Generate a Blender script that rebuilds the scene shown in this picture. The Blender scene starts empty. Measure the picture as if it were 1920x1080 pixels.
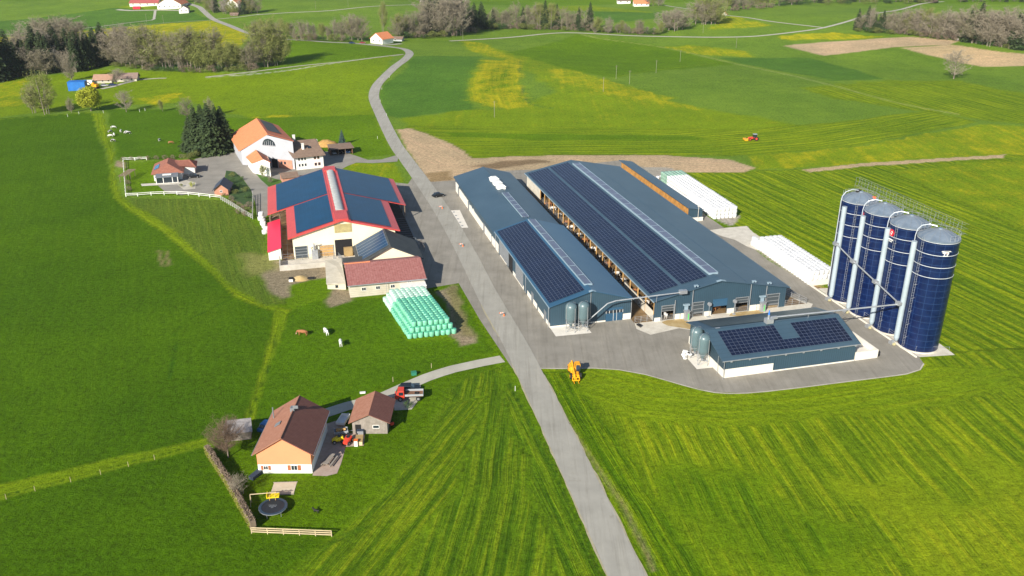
import bpy, bmesh, math, random
import numpy as np
from mathutils import Vector, Matrix, Euler
R = math.radians
SC = bpy.context.scene
COL = SC.collection
# ---------------------------------------------------------------- camera
FPX = 1643.38; PITCH = R(22.9506); HC = 85.0; HAZE_D = .00005
cam = bpy.data.cameras.new('camera'); camo = bpy.data.objects.new('camera', cam); COL.objects.link(camo)
cam.sensor_width = 36; cam.lens = FPX/1920*36; cam.clip_start = 1; cam.clip_end = 20000
camo.location = (0, 0, HC); camo.rotation_euler = (R(90)-PITCH, 0, 0); SC.camera = camo
# ---------------------------------------------------------------- sky, sun, exposure
SUN_EL = R(28); SHADOW_DIR = R(61.5)      # shadows run towards this heading (from +X, anticlockwise)
w = bpy.data.worlds.new('World'); SC.world = w; w.use_nodes = True
nt = w.node_tree; bg = nt.nodes['Background']; sky = nt.nodes.new('ShaderNodeTexSky')
sky.sky_type = 'NISHITA'; sky.sun_disc = False; sky.sun_elevation = SUN_EL
sx, sy = -math.cos(SHADOW_DIR), -math.sin(SHADOW_DIR)
sky.sun_rotation = math.atan2(sx, sy); sky.altitude = 700; sky.air_density = 1.0; sky.dust_density = 0.6
nt.links.new(sky.outputs[0], bg.inputs[0]); bg.inputs[1].default_value = 0.076
sl = bpy.data.lights.new('sun', 'SUN'); sl.energy = 4.6; sl.angle = R(0.55); sl.color = (1, .93, .82)
so = bpy.data.objects.new('sun', sl); COL.objects.link(so)
so.rotation_euler = Vector((sx*math.cos(SUN_EL), sy*math.cos(SUN_EL), math.sin(SUN_EL))).to_track_quat('Z', 'Y').to_euler()
SC.view_settings.view_transform = 'Standard'; SC.view_settings.look = 'None'
SC.view_settings.exposure = 0.76; SC.view_settings.gamma = 1
# ---------------------------------------------------------------- terrain and placing
def sstep(a, b, x):
    t = np.clip((x-a)/(b-a), 0, 1); return t*t*(3-2*t)
def terr(x, y):
    return sstep(400, 620, y)*(3.2*np.sin(x/88+1.3+y/300)+2.6*np.sin(y/62+x/170)) 
def G(px, py, h=0.0):
    """point of the ground seen at (px, py) of the 1920x1080 photograph, as (x, y, z)"""
    dx = (px-960)/FPX; dy = math.cos(PITCH)-(py-540)/FPX*math.sin(PITCH); dz = -math.sin(PITCH)-(py-540)/FPX*math.cos(PITCH)
    z = h
    for _ in range(30):
        t = (z-HC)/dz; x, y = dx*t, dy*t; z = .5*z+.5*(h+float(terr(x, y)))
    return (x, y, z)
def depth(x, y, z): return y*math.cos(PITCH)+(HC-z)*math.sin(PITCH)
def hpx(px, py, n):
    """height in metres of something n pixels tall standing at (px, py)"""
    x, y, z = G(px, py); return n*depth(x, y, z)/FPX/math.cos(PITCH)*1.03
ANG = R(14.404); O = (8.506, 177.809)
def FB(x, y):     # farmyard frame (x to the right along the gables, y away) to the world
    c, s = math.cos(ANG), math.sin(ANG); return (O[0]+x*c-y*s, O[1]+x*s+y*c)
def toFB(X, Y):
    c, s = math.cos(ANG), math.sin(ANG); X -= O[0]; Y -= O[1]; return (X*c+Y*s, -X*s+Y*c)
# ---------------------------------------------------------------- materials
MATS = {}
def ramp(nt, fac, stops):
    r = nt.nodes.new('ShaderNodeValToRGB'); nt.links.new(fac, r.inputs[0])
    e = r.color_ramp.elements
    while len(e) < len(stops): e.new(.5)
    for i, (p, c) in enumerate(stops): e[i].position = p; e[i].color = (*c, 1) if len(c) == 3 else c
    return r.outputs[0]
def M(name, col, rough=.7, var=.12, scale=.6, metal=0, spec=.4, ribs=None, col2=None, bump=0, world=False, rdepth=.5, alpha=None):
    """procedural paint: base colour with two scales of noise, optional ribs (axis, pitch)"""
    if name in MATS: return MATS[name]
    m = bpy.data.materials.new(name); m.use_nodes = True; nt = m.node_tree; N = nt.nodes; L = nt.links
    b = N['Principled BSDF']; b.inputs['Roughness'].default_value = rough; b.inputs['Metallic'].default_value = metal
    b.inputs['Specular IOR Level'].default_value = spec
    tc = N.new('ShaderNodeTexCoord'); src = tc.outputs['Object']
    if world: g = N.new('ShaderNodeNewGeometry'); src = g.outputs['Position']
    n1 = N.new('ShaderNodeTexNoise'); n1.inputs['Scale'].default_value = scale; n1.inputs['Detail'].default_value = 6
    n1.inputs['Roughness'].default_value = .65; L.new(src, n1.inputs['Vector'])
    c2 = col2 or tuple(min(1, c*(1+var)) for c in col); c1 = tuple(c*(1-var) for c in col) if not col2 else col
    out = ramp(nt, n1.outputs[0], [(.32, c1), (.68, c2)])
    if ribs:
        ax, pitch, amt = ribs
        sp = N.new('ShaderNodeSeparateXYZ'); L.new(src, sp.inputs[0])
        mm = N.new('ShaderNodeMath'); mm.operation = 'MULTIPLY'; mm.inputs[1].default_value = 1/pitch; L.new(sp.outputs['XYZ'.index(ax)], mm.inputs[0])
        fr = N.new('ShaderNodeMath'); fr.operation = 'FRACT'; L.new(mm.outputs[0], fr.inputs[0])
        gt = N.new('ShaderNodeMath'); gt.operation = 'LESS_THAN'; gt.inputs[1].default_value = .18; L.new(fr.outputs[0], gt.inputs[0])
        ml = N.new('ShaderNodeMath'); ml.operation = 'MULTIPLY'; ml.inputs[1].default_value = amt; L.new(gt.outputs[0], ml.inputs[0])
        mx = N.new('ShaderNodeMix'); mx.data_type = 'RGBA'; mx.blend_type = 'MULTIPLY'; L.new(ml.outputs[0], mx.inputs[0])
        L.new(out, mx.inputs[6]); mx.inputs[7].default_value = (.35, .35, .35, 1); out = mx.outputs[2]
    L.new(out, b.inputs['Base Color'])
    if bump:
        n2 = N.new('ShaderNodeTexNoise'); n2.inputs['Scale'].default_value = scale*8; n2.inputs['Detail'].default_value = 4; L.new(src, n2.inputs['Vector'])
        bp = N.new('ShaderNodeBump'); bp.inputs['Strength'].default_value = bump; bp.inputs['Distance'].default_value = .1
        L.new(n2.outputs[0], bp.inputs['Height']); L.new(bp.outputs[0], b.inputs['Normal'])
    MATS[name] = m; return m
# ---------------------------------------------------------------- mesh helper
class MB:
    def __init__(s, off=(0, 0, 0)): s.v = []; s.f = []; s.m = []; s.o = off; s.cur = 0
    def mat(s, i): s.cur = i; return s
    def add(s, vs, fs):
        n = len(s.v); ox, oy, oz = s.o
        s.v += [(a-ox, b-oy, c-oz) for a, b, c in vs]
        s.f += [tuple(n+i for i in f) for f in fs]; s.m += [s.cur]*len(fs); return s
    def box(s, x0, y0, z0, x1, y1, z1):
        return s.add([(x0, y0, z0), (x1, y0, z0), (x1, y1, z0), (x0, y1, z0), (x0, y0, z1), (x1, y0, z1), (x1, y1, z1), (x0, y1, z1)],
                     [(0, 3, 2, 1), (4, 5, 6, 7), (0, 1, 5, 4), (1, 2, 6, 5), (2, 3, 7, 6), (3, 0, 4, 7)])
    def cbox(s, c, sz, rz=0):
        cx, cy, cz = c; a, b, h = sz[0]/2, sz[1]/2, sz[2]/2; co, si = math.cos(rz), math.sin(rz)
        P = [(-a, -b), (a, -b), (a, b), (-a, b)]; P = [(cx+x*co-y*si, cy+x*si+y*co) for x, y in P]
        return s.prism(P, cz-h, cz+h)
    def prism(s, pts, z0, z1):
        n = len(pts)
        return s.add([(x, y, z0) for x, y in pts]+[(x, y, z1) for x, y in pts],
                     [tuple(range(n-1, -1, -1)), tuple(range(n, 2*n))]+[(i, (i+1) % n, n+(i+1) % n, n+i) for i in range(n)])
    def slab(s, q, t):    # quad or polygon (ccw from above) with thickness t downwards
        n = len(q)
        return s.add(list(q)+[(a, b, c-t) for a, b, c in q],
                     [tuple(range(n)), tuple(range(2*n-1, n-1, -1))]+[(i, n+i, n+(i+1) % n, (i+1) % n) for i in range(n)])
    def quad(s, *p): return s.add(p, [tuple(range(len(p)))])
    def tube(s, p0, p1, r0, r1=None, n=6, cap=True):
        r1 = r0 if r1 is None else r1; p0 = Vector(p0); p1 = Vector(p1); d = p1-p0
        if d.length < 1e-6: return s
        q = d.to_track_quat('Z', 'Y'); vs = []
        for p, r in ((p0, r0), (p1, r1)):
            for i in range(n):
                a = 2*math.pi*i/n; vs.append(tuple(p+q @ Vector((math.cos(a)*r, math.sin(a)*r, 0))))
        fs = [(i, (i+1) % n, n+(i+1) % n, n+i) for i in range(n)]
        if cap: fs += [tuple(range(n-1, -1, -1)), tuple(range(n, 2*n))]
        return s.add(vs, fs)
    def path(s, pts, r, n=6):
        for a, b in zip(pts, pts[1:]): s.tube(a, b, r, r, n)
        return s
    def lathe(s, prof, c=(0, 0, 0), n=24, caps=True):    # prof: (r, z)
        vs = []; fs = []
        for r, z in prof:
            for i in range(n): a = 2*math.pi*i/n; vs.append((c[0]+r*math.cos(a), c[1]+r*math.sin(a), c[2]+z))
        for k in range(len(prof)-1):
            for i in range(n): fs.append((k*n+i, k*n+(i+1) % n, (k+1)*n+(i+1) % n, (k+1)*n+i))
        if caps: fs += [tuple(range(n-1, -1, -1)), tuple(range((len(prof)-1)*n, len(prof)*n))]
        return s.add(vs, fs)
    def build(s, name, mats, parent=None, smooth=False, label=None):
        me = bpy.data.meshes.new(name); me.from_pydata(s.v, [], s.f); me.update()
        mats = mats if isinstance(mats, (list, tuple)) else [mats]
        for m in mats: me.materials.append(m)
        if len(mats) > 1: me.polygons.foreach_set('material_index', s.m)
        if smooth:
            me.polygons.foreach_set('use_smooth', [True]*len(me.polygons))
            if smooth != 1:
                try: me.set_sharp_from_angle(angle=R(smooth))
                except Exception: pass
        ob = bpy.data.objects.new(name, me); COL.objects.link(ob)
        if parent is not None: ob.parent = parent
        if label: ob['label'] = label
        return ob
def _split(s, name, mats, parent=None, **k):
    # one object for every loose piece
    par = list(range(len(s.v)))
    def fi(a):
        while par[a] != a: par[a] = par[par[a]]; a = par[a]
        return a
    for f in s.f:
        for b in f[1:]: par[fi(b)] = fi(f[0])
    g = {}
    for f, m in zip(s.f, s.m): g.setdefault(fi(f[0]), []).append((f, m))
    out = []
    for fs in g.values():
        mb = MB(); ids = sorted({i for f, _ in fs for i in f}); ix = {v: i for i, v in enumerate(ids)}; mb.v = [s.v[i] for i in ids]; mb.f = [tuple(ix[i] for i in f) for f, _ in fs]; mb.m = [m for _, m in fs]
        out.append(mb.build(name, mats, parent, **k))
    return out
MB.split = _split
def tag(o, label=None, cat=None, group=None, kind=None):
    if label: o['label'] = label
    if cat: o['category'] = cat
    if group: o['group'] = group
    if kind: o['kind'] = kind
    return o
def thing(name, label, cat, loc=(0, 0, 0), rz=0, group=None):
    o = bpy.data.objects.new(name, None); COL.objects.link(o); o.empty_display_size = .5
    o.location = loc if len(loc) == 3 else (*loc, 0); o.rotation_euler = (0, 0, rz)
    return tag(o, label, cat, group)
KIDS = {}
def dup(root, loc, rz=None, label=None, scale=None, group=None):
    r = root.copy(); COL.objects.link(r); r.location = loc if len(loc) == 3 else (*loc, 0)
    if rz is not None: r.rotation_euler = (0, 0, rz)
    if scale is not None: r.scale = (scale,)*3 if not hasattr(scale, '__len__') else scale
    if label: r['label'] = label
    if group: r['group'] = group
    ch = KIDS.get(root.name)
    if ch is None: ch = KIDS[root.name] = [(c, list(c.children)) for c in root.children]
    for c0, gs in ch:
        c = c0.copy(); COL.objects.link(c); c.parent = r
        for g0 in gs:
            g = g0.copy(); COL.objects.link(g); g.parent = c
    return r
ORD = ['first', 'second', 'third', 'fourth', 'fifth', 'sixth', 'seventh', 'eighth', 'ninth', 'tenth', 'eleventh', 'twelfth', 'thirteenth',
       'fourteenth', 'fifteenth', 'sixteenth', 'seventeenth', 'eighteenth', 'nineteenth', 'twentieth']
def nth(i):
    if i < 20: return ORD[i]
    t, u = divmod(i+1, 10); T = {2: 'twent', 3: 'thirt', 4: 'fort', 5: 'fift'}[t]
    return T+'ieth' if u == 0 else T+'y-'+ORD[u-1]
# ================================================================ GROUND
def Gp(pts): return [G(x, y)[:2] for x, y in pts]
def smooth_line(P, step=4):
    out = []
    for i in range(len(P)-1):
        p0 = P[max(i-1, 0)]; p1 = P[i]; p2 = P[i+1]; p3 = P[min(i+2, len(P)-1)]
        n = max(1, int(math.dist(p1, p2)/step))
        for k in range(n):
            t = k/n; t2 = t*t; t3 = t2*t
            out.append(tuple(.5*((2*b)+(-a+c)*t+(2*a-5*b+4*c-d)*t2+(-a+3*b-3*c+d)*t3) for a, b, c, d in zip(p0, p1, p2, p3)))
    out.append(P[-1]); return out
def poly_sd(X, Y, P):
    """signed distance (negative inside) of points to polygon"""
    ins = np.zeros(X.shape, bool); D = np.full(X.shape, 1e9)
    n = len(P)
    for i in range(n):
        x1, y1 = P[i]; x2, y2 = P[(i+1) % n]
        if abs(y2-y1) > 1e-9:
            c = ((y1 > Y) != (y2 > Y)) & (X < (x2-x1)*(Y-y1)/(y2-y1)+x1); ins ^= c
        dx, dy = x2-x1, y2-y1; L = dx*dx+dy*dy+1e-9
        t = np.clip(((X-x1)*dx+(Y-y1)*dy)/L, 0, 1); D = np.minimum(D, np.hypot(X-x1-t*dx, Y-y1-t*dy))
    return np.where(ins, -D, D)
def line_st(X, Y, P):
    """distance across (signed) and along a polyline, ends extended"""
    D = np.full(X.shape, 1e18); S = np.zeros(X.shape); T = np.zeros(X.shape); acc = 0
    for i in range(len(P)-1):
        x1, y1 = P[i]; x2, y2 = P[i+1]; L = math.hypot(x2-x1, y2-y1); dx, dy = (x2-x1)/L, (y2-y1)/L
        t = (X-x1)*dx+(Y-y1)*dy
        lo = -1e9 if i == 0 else 0; hi = 1e9 if i == len(P)-2 else L
        tc = np.clip(t, lo, hi); d = np.hypot(X-x1-tc*dx, Y-y1-tc*dy); s = -(X-x1)*dy+(Y-y1)*dx
        m = d < D; D = np.where(m, d, D); S = np.where(m, np.where(s < 0, -d, d), S); T = np.where(m, acc+tc, T); acc += L
    return S, T
def vnoise(X, Y, sc, seed):
    rng = np.random.RandomState(seed); g = rng.rand(256, 256)
    x = X/sc; y = Y/sc; xi = np.floor(x).astype(int); yi = np.floor(y).astype(int); fx = x-xi; fy = y-yi
    fx = fx*fx*(3-2*fx); fy = fy*fy*(3-2*fy); a = g[xi % 256, yi % 256]; b = g[(xi+1) % 256, yi % 256]; c = g[xi % 256, (yi+1) % 256]; d = g[(xi+1) % 256, (yi+1) % 256]
    return (a*(1-fx)+b*fx)*(1-fy)+(c*(1-fx)+d*fx)*fy
def s2l(c): return tuple(((v/255+.055)/1.055)**2.4 if v > 10 else v/255/12.92 for v in c)
# field colours as the grass itself (albedo)
DARK = (.060, .130, .001); MID = (.102, .190, .002); LIME = (.220, .285, .006); LIM2 = (.158, .240, .004); BLUE = (.078, .168, .016)
OLIVE = (.098, .155, .014); FARG = (.130, .218, .018); SOIL = (.47, .345, .205); TAN = (.50, .37, .20); EARTH = (.27, .22, .14); DRY = (.21, .22, .06)
ORTH = (.28, .20, .10)
# polygon in photo pixels, colour, edge softness (m), wobble (m), flowers, (guide line, strength)
RD = [(1140, 1080), (1041, 870), (930, 640), (880, 560)]
FIELDS = [
 ([(-400, -5), (2400, -5), (2400, 400), (-400, 400)], FARG, 5, 0, .05, None),
 ([(-300, 30), (0, 40), (240, 10), (290, 0), (290, 30), (0, 66), (-300, 90)], LIM2, 3, 2, .25, None),
 ([(-300, 38), (0, 40), (160, 22), (215, 14), (300, 20), (360, 22), (395, 37), (160, 58), (0, 66), (-300, 80)], BLUE, 1, 0, 0, None),
 ([(-300, 90), (0, 70), (230, 50), (400, 38), (470, 63), (450, 90), (330, 100), (0, 100)], LIM2, 2, 1, .72, None),
 ([(-300, 150), (0, 150), (200, 130), (480, 140), (740, 105), (690, 180), (725, 260), (735, 290), (600, 280), (470, 222), (350, 190), (190, 200), (0, 220), (-300, 235)], LIM2, 2, 2, .12, None),
 ([(-200, 152), (0, 150), (50, 143), (60, 190), (0, 205), (-200, 205)], LIM2, 6, 4, .5, None),
 ([(240, 185), (330, 172), (350, 190), (290, 200)], LIM2, 6, 6, .7, None),
 ([(480, 215), (560, 225), (560, 240), (500, 222), (440, 235)], LIM2, 6, 6, .8, None),
 ([(500, 74), (700, 86), (755, 92), (760, 102), (480, 136), (540, 90)], MID, 1, 0, .05, None),
 # centre back
 ([(775, 82), (850, 74), (1085, 62), (1250, 90), (1400, 130), (1560, 160), (1640, 190), (1500, 240), (1200, 175), (1040, 130), (930, 85), (780, 95)], FARG, 3, 2, .0, None),
 ([(1085, 64), (1240, 86), (1380, 120), (1250, 132), (1150, 146), (1040, 128), (930, 100)], MID, 4, 2, .0, None),
 ([(860, 76), (900, 80), (1060, 128), (1250, 190), (1500, 235), (1500, 248), (760, 240), (860, 205), (940, 207), (1050, 170), (900, 100)], LIM2, 5, 4, .30, None),
 ([(1020, 130), (1060, 128), (1260, 185), (1330, 210), (1190, 190), (1040, 150)], LIM2, 5, 4, .6, None),
 ([(860, 76), (905, 80), (990, 118), (950, 112), (880, 95)], LIM2, 3, 2, .58, None),
 ([(775, 105), (905, 106), (880, 150), (872, 175), (890, 205), (820, 212), (745, 222), (722, 215), (712, 180), (720, 160), (760, 130)], BLUE, 1.5, 1, 0, None),
 ([(905, 112), (975, 112), (978, 160), (990, 195), (950, 207), (905, 202), (880, 185), (877, 165), (885, 140)], LIM2, 7, 3, .72, ([(900, 112), (888, 160), (905, 205)], .5)),
 ([(930, 125), (958, 125), (955, 175), (905, 175), (908, 145)], MID, 4, 3, .6, ([(930, 112), (925, 160), (935, 205)], .6)),
 ([(745, 222), (900, 206), (1200, 215), (1500, 235), (1440, 245), (760, 238)], LIM2, 3, 2, .28, None),
 ([(1340, 108), (1520, 108), (1600, 130), (1660, 148), (1560, 152), (1420, 125)], BLUE, 1.5, 1, 0, None),
 ([(1240, 88), (1290, 84), (1400, 96), (1415, 107), (1320, 104)], LIM2, 5, 3, .58, None),
 ([(1460, 66), (1560, 60), (1660, 70), (1600, 74), (1470, 75)], LIM2, 4, 3, .75, None),
 ([(1340, 40), (1380, 28), (1400, 38), (1460, 48), (1330, 56)], LIM2, 4, 3, .6, None),
 ([(1110, 22), (1240, 22), (1235, 34), (1160, 42), (1120, 36)], BLUE, 1.5, 1, 0, None),
 ([(1000, 12), (1110, 10), (1230, 24), (1100, 20), (980, 24)], LIM2, 4, 3, .35, None),
 ([(1720, 25), (2100, 22), (2100, 60), (1900, 40), (1640, 38)], FARG, 3, 0, 0, None),
 ([(1470, 86), (1500, 82), (1700, 69), (1800, 76), (1780, 85), (1680, 88), (1560, 103), (1545, 104)], SOIL, 1.2, .6, 0, ([(1500, 90), (1790, 80)], .25)),
 ([(1690, 90), (1790, 84), (1880, 98), (2100, 112), (2100, 122), (1840, 125), (1760, 108)], TAN, 1.2, .6, 0, ([(1700, 90), (1900, 120)], .25)),
 # mown land right
 ([(1500, 165), (1660, 150), (1800, 152), (1920, 175), (2200, 205), (2200, 260), (1900, 232), (1700, 205), (1560, 185)], LIM2, 6, 3, .0, ([(1660, 158), (1920, 226)], 1.5)),
 ([(755, 236), (1000, 238), (1400, 242), (1560, 230), (1740, 208), (1830, 228), (1600, 275), (1400, 292), (1100, 291), (885, 299), (830, 264), (775, 244)], LIM2, 1.5, 1, .0, ([(780, 268), (1000, 269), (1300, 270), (1480, 255), (1640, 232), (1800, 200)], 1.5)),
 ([(840, 248), (1300, 256), (1330, 262), (1000, 262), (850, 256)], MID, 1.2, .8, .1, None),
 ([(1400, 292), (1600, 276), (1840, 232), (2300, 265), (2300, 300), (1880, 292), (1640, 308), (1420, 318)], LIM2, 2, 2, .5, None),
 ([(1180, 326), (1420, 320), (1640, 310), (1900, 290), (2300, 290), (2300, 420), (2700, 800), (2900, 1200), (2500, 1200), (1720, 690), (1700, 650), (1500, 520), (1400, 440)], LIM2, 2, 1, .0, ([(1316, 335), (1565, 460)], 2.0)),
 ([(1660, 318), (1900, 298), (2300, 300), (2300, 560), (1920, 430), (1760, 360)], LIM2, 3, 2, .42, ([(1659, 312), (1920, 444)], .5)),
 ([(990, 690), (1180, 692), (1340, 738), (1700, 700), (1740, 660), (2100, 650), (2600, 900), (2600, 1300), (1240, 1300), (1213, 1080), (1100, 870)], LIM2, 1.5, .8, .0, ([(1280, 760), (1450, 1080)], 1.6)),
 ([(1005, 695), (1075, 700), (1130, 800), (1180, 870), (1330, 1080), (1340, 1200), (1240, 1200), (1213, 1080)], MID, 3, 1.5, .0, ([(1213, 1080), (1000, 690)], 1.9)),
 ([(1080, 693), (1170, 693), (1280, 725), (1340, 738), (1480, 730), (1700, 702), (1730, 690), (1900, 700), (1900, 730), (1600, 775), (1400, 790), (1180, 780), (1090, 740)], LIM2, 4, 1.5, .0, ([(1060, 720), (1200, 765), (1350, 780), (1500, 772), (1730, 735), (1900, 705)], .5)),
 ([(1240, 860), (1420, 900), (1560, 1000), (1640, 1080), (1400, 1080), (1290, 980)], MID, 14, 5, 0, ([(1280, 760), (1450, 1080)], 1.2)),
 ([(1650, 930), (1920, 900), (2100, 1080), (1750, 1100)], LIME, 16, 6, .05, ([(1600, 800), (1830, 1080)], .8)),
 # left of the road
 ([(-400, 235), (0, 222), (60, 218), (172, 210), (186, 260), (202, 300), (207, 340), (214, 372), (238, 392), (300, 430), (360, 480), (408, 522), (440, 557), (500, 578), (540, 590), (522, 650), (492, 720), (462, 790), (440, 815), (390, 822), (200, 868), (0, 908), (-500, 1000)], DARK, .5, .5, 0, ([(180, 260), (60, 1000)], .16)),
 ([(-500, 1010), (0, 937), (390, 838), (384, 850), (475, 1000), (620, 1006), (700, 1010), (560, 1090), (520, 1200), (-500, 1300)], DARK, .6, .6, 0, None),
 ([(-500, 1000), (0, 908), (390, 820), (396, 836), (0, 937), (-500, 1020)], LIM2, .8, .4, .0, ([(0, 922), (390, 829)], .5)),
 ([(515, 585), (540, 588), (533, 620), (510, 700), (490, 770), (478, 800), (440, 822), (455, 795), (480, 730), (503, 640)], LIM2, .6, .4, 0, ([(528, 590), (515, 650), (490, 735), (455, 815)], 1.0)),
 ([(172, 212), (192, 212), (205, 250), (215, 290), (212, 320), (226, 365), (250, 385), (300, 412), (352, 455), (400, 500), (440, 540), (500, 570), (545, 580), (545, 592), (500, 580), (440, 558), (408, 524), (360, 482), (300, 432), (236, 392), (212, 372), (205, 335), (208, 305), (188, 260)], LIM2, .5, .3, 0, ([(182, 212), (198, 270), (212, 330), (222, 372), (260, 405), (330, 450), (420, 525), (520, 575)], .9)),
 ([(250, 384), (240, 372), (414, 374), (475, 415), (500, 440), (500, 490), (530, 495), (540, 570), (500, 572), (440, 540), (400, 500), (352, 455), (300, 412)], OLIVE, .8, .5, 0, ([(390, 375), (405, 430), (430, 500)], .55)),
 ([(205, 212), (470, 222), (700, 215), (735, 290), (660, 300), (640, 312), (560, 300), (420, 290), (350, 290), (235, 300), (222, 300), (213, 270)], MID, 1, .5, .0, None),
 ([(200, 205), (350, 205), (370, 260), (350, 300), (225, 298), (212, 250)], (.066, .142, .002), 2, 1, .0, None),
 ([(540, 585), (600, 560), (660, 560), (720, 560), (760, 640), (850, 640), (860, 530), (925, 660), (780, 705), (640, 752), (560, 765), (480, 795), (500, 700), (533, 610)], (.070, .148, .001), .8, .5, 0, None),
 ([(900, 660), (790, 700), (640, 752), (540, 775), (470, 810), (400, 835), (390, 850), (475, 996), (622, 1004), (720, 920), (800, 800), (830, 745), (930, 690)], (.078, .152, .001), 1, .4, 0, None),
 ([(940, 684), (1140, 1080), (1150, 1120), (520, 1120), (560, 1080), (680, 960), (760, 860), (820, 760), (860, 715)], (.098, .182, .004), 2.5, 1.5, 0, ([(930, 700), (905, 900), (860, 1080)], 2.1)),
 ([(830, 760), (910, 745), (900, 800), (760, 1100), (520, 1120), (560, 1080), (690, 950), (780, 850)], (.112, .195, .004), 3, 1.5, 0, ([(860, 745), (570, 1080)], 2.1)),
 ([(945, 690), (1140, 1080), (1150, 1120), (1060, 1120), (985, 880), (945, 750)], (.092, .176, .004), 3, 1.5, 0, ([(945, 690), (1140, 1080)], 2.1)),
 ([(655, 306), (740, 305), (758, 340), (735, 345), (640, 318)], LIM2, .4, .2, .35, None),
 ([(240, 304), (300, 302), (340, 366), (240, 366)], MID, .4, .2, .05, None),
 # earth, gravel and worn places
 ([(745, 243), (772, 241), (795, 250), (832, 262), (868, 282), (885, 297), (960, 293), (1100, 290), (1250, 291), (1370, 300), (1418, 315), (1395, 323), (1240, 323), (1190, 326), (1060, 340), (905, 330), (857, 342), (800, 342), (780, 310), (755, 265)], SOIL, .8, .6, 0, ([(760, 250), (850, 300), (1100, 310)], .25)),
 ([(800, 326), (850, 320), (855, 336), (806, 340)], ORTH, 2, 2, 0, None),
 ([(880, 312), (960, 300), (1060, 302), (1000, 308), (930, 318)], (.23, .16, .09), 2.5, 2, 0, None),
 ([(1505, 318), (1620, 306), (1780, 296), (1885, 290), (1880, 296), (1760, 303), (1620, 312), (1520, 323)], SOIL, .5, .4, 0, None),
 ([(810, 545), (850, 535), (862, 560), (880, 610), (893, 640), (860, 648), (845, 625), (850, 600), (830, 565)], EARTH, 1.2, 1.2, 0, None),
 ([(830, 540), (856, 532), (880, 590), (888, 630), (868, 625)], (.21, .19, .08), 2, 1.5, 0, None),
 ([(485, 495), (525, 490), (660, 500), (660, 535), (600, 540), (560, 555), (530, 560), (505, 545), (490, 520)], EARTH, 2, 1.5, 0, None),
 ([(445, 480), (520, 478), (520, 510), (470, 520)], DRY, 4, 2, 0, None),
 ([(545, 535), (640, 515), (640, 545), (610, 562), (550, 560)], MID, 1, .7, 0, None),
 ([(610, 560), (625, 540), (660, 545), (660, 565), (620, 575)], EARTH, 1.2, 1, 0, None),
 ([(222, 300), (236, 305), (236, 316), (216, 312)], EARTH, .8, .8, 0, None),
 ([(1330, 430), (1400, 425), (1420, 445), (1470, 480), (1545, 535), (1500, 528), (1420, 470), (1380, 440)], (.36, .33, .27), .6, .5, 0, None),
 ([(1190, 312), (1260, 315), (1385, 405), (1370, 425), (1290, 385), (1200, 325)], (.36, .33, .27), .6, .5, 0, None),
 ([(1500, 520), (1530, 533), (1556, 545), (1530, 545), (1505, 530)], ORTH, .8, .6, 0, None),
]
THIN = [
 ([(298, 470), (302, 485), (306, 500)], .9, (.22, .19, .08), .5), ([(311, 470), (315, 484), (319, 499)], .9, (.22, .19, .08), .5),  # narrow marks in the fields: polyline px, width m, colour, softness
 ([(330, 625), (345, 605), (435, 560)], .35, (.02, .07, .003), .3), ([(330, 625), (322, 680), (318, 712)], .3, (.02, .08, .003), .3),
 ([(0, 224), (172, 211)], .8, LIM2, .5), ([(390, 145), (540, 132), (755, 103)], 1.5, (.45, .44, .36), .5), ([(480, 136), (385, 145)], 1.2, (.40, .42, .28), .5),
 ([(1085, 63), (1125, 72), (1260, 92), (1400, 124), (1560, 160), (1680, 192), (1800, 215)], 1.6, (.30, .33, .10), .8),
 ([(1150, 146), (1240, 130), (1340, 118)], 1.2, LIM2, .8), ([(1340, 108), (1440, 130), (1560, 150)], 1.2, LIM2, .8),
 ([(975, 112), (978, 165), (995, 195), (1040, 203)], 1.0, (.05, .13, .03), .5), ([(800, 252), (840, 262), (880, 278)], 1.0, LIME, .6),
 ([(1010, 700), (1060, 790), (1120, 880), (1180, 970), (1230, 1070)], .7, (.21, .19, .08), .6),
 ([(955, 720), (1060, 930), (1130, 1080)], .5, (.03, .08, .004), .3), ([(600, 1030), (700, 985), (640, 1005)], .5, (.03, .09, .004), .5),
 ([(420, 800), (390, 828), (0, 932)], .3, (.02, .07, .003), .3), ([(525, 600), (500, 700), (465, 788)], .25, (.02, .06, .003), .2),
]
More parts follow.
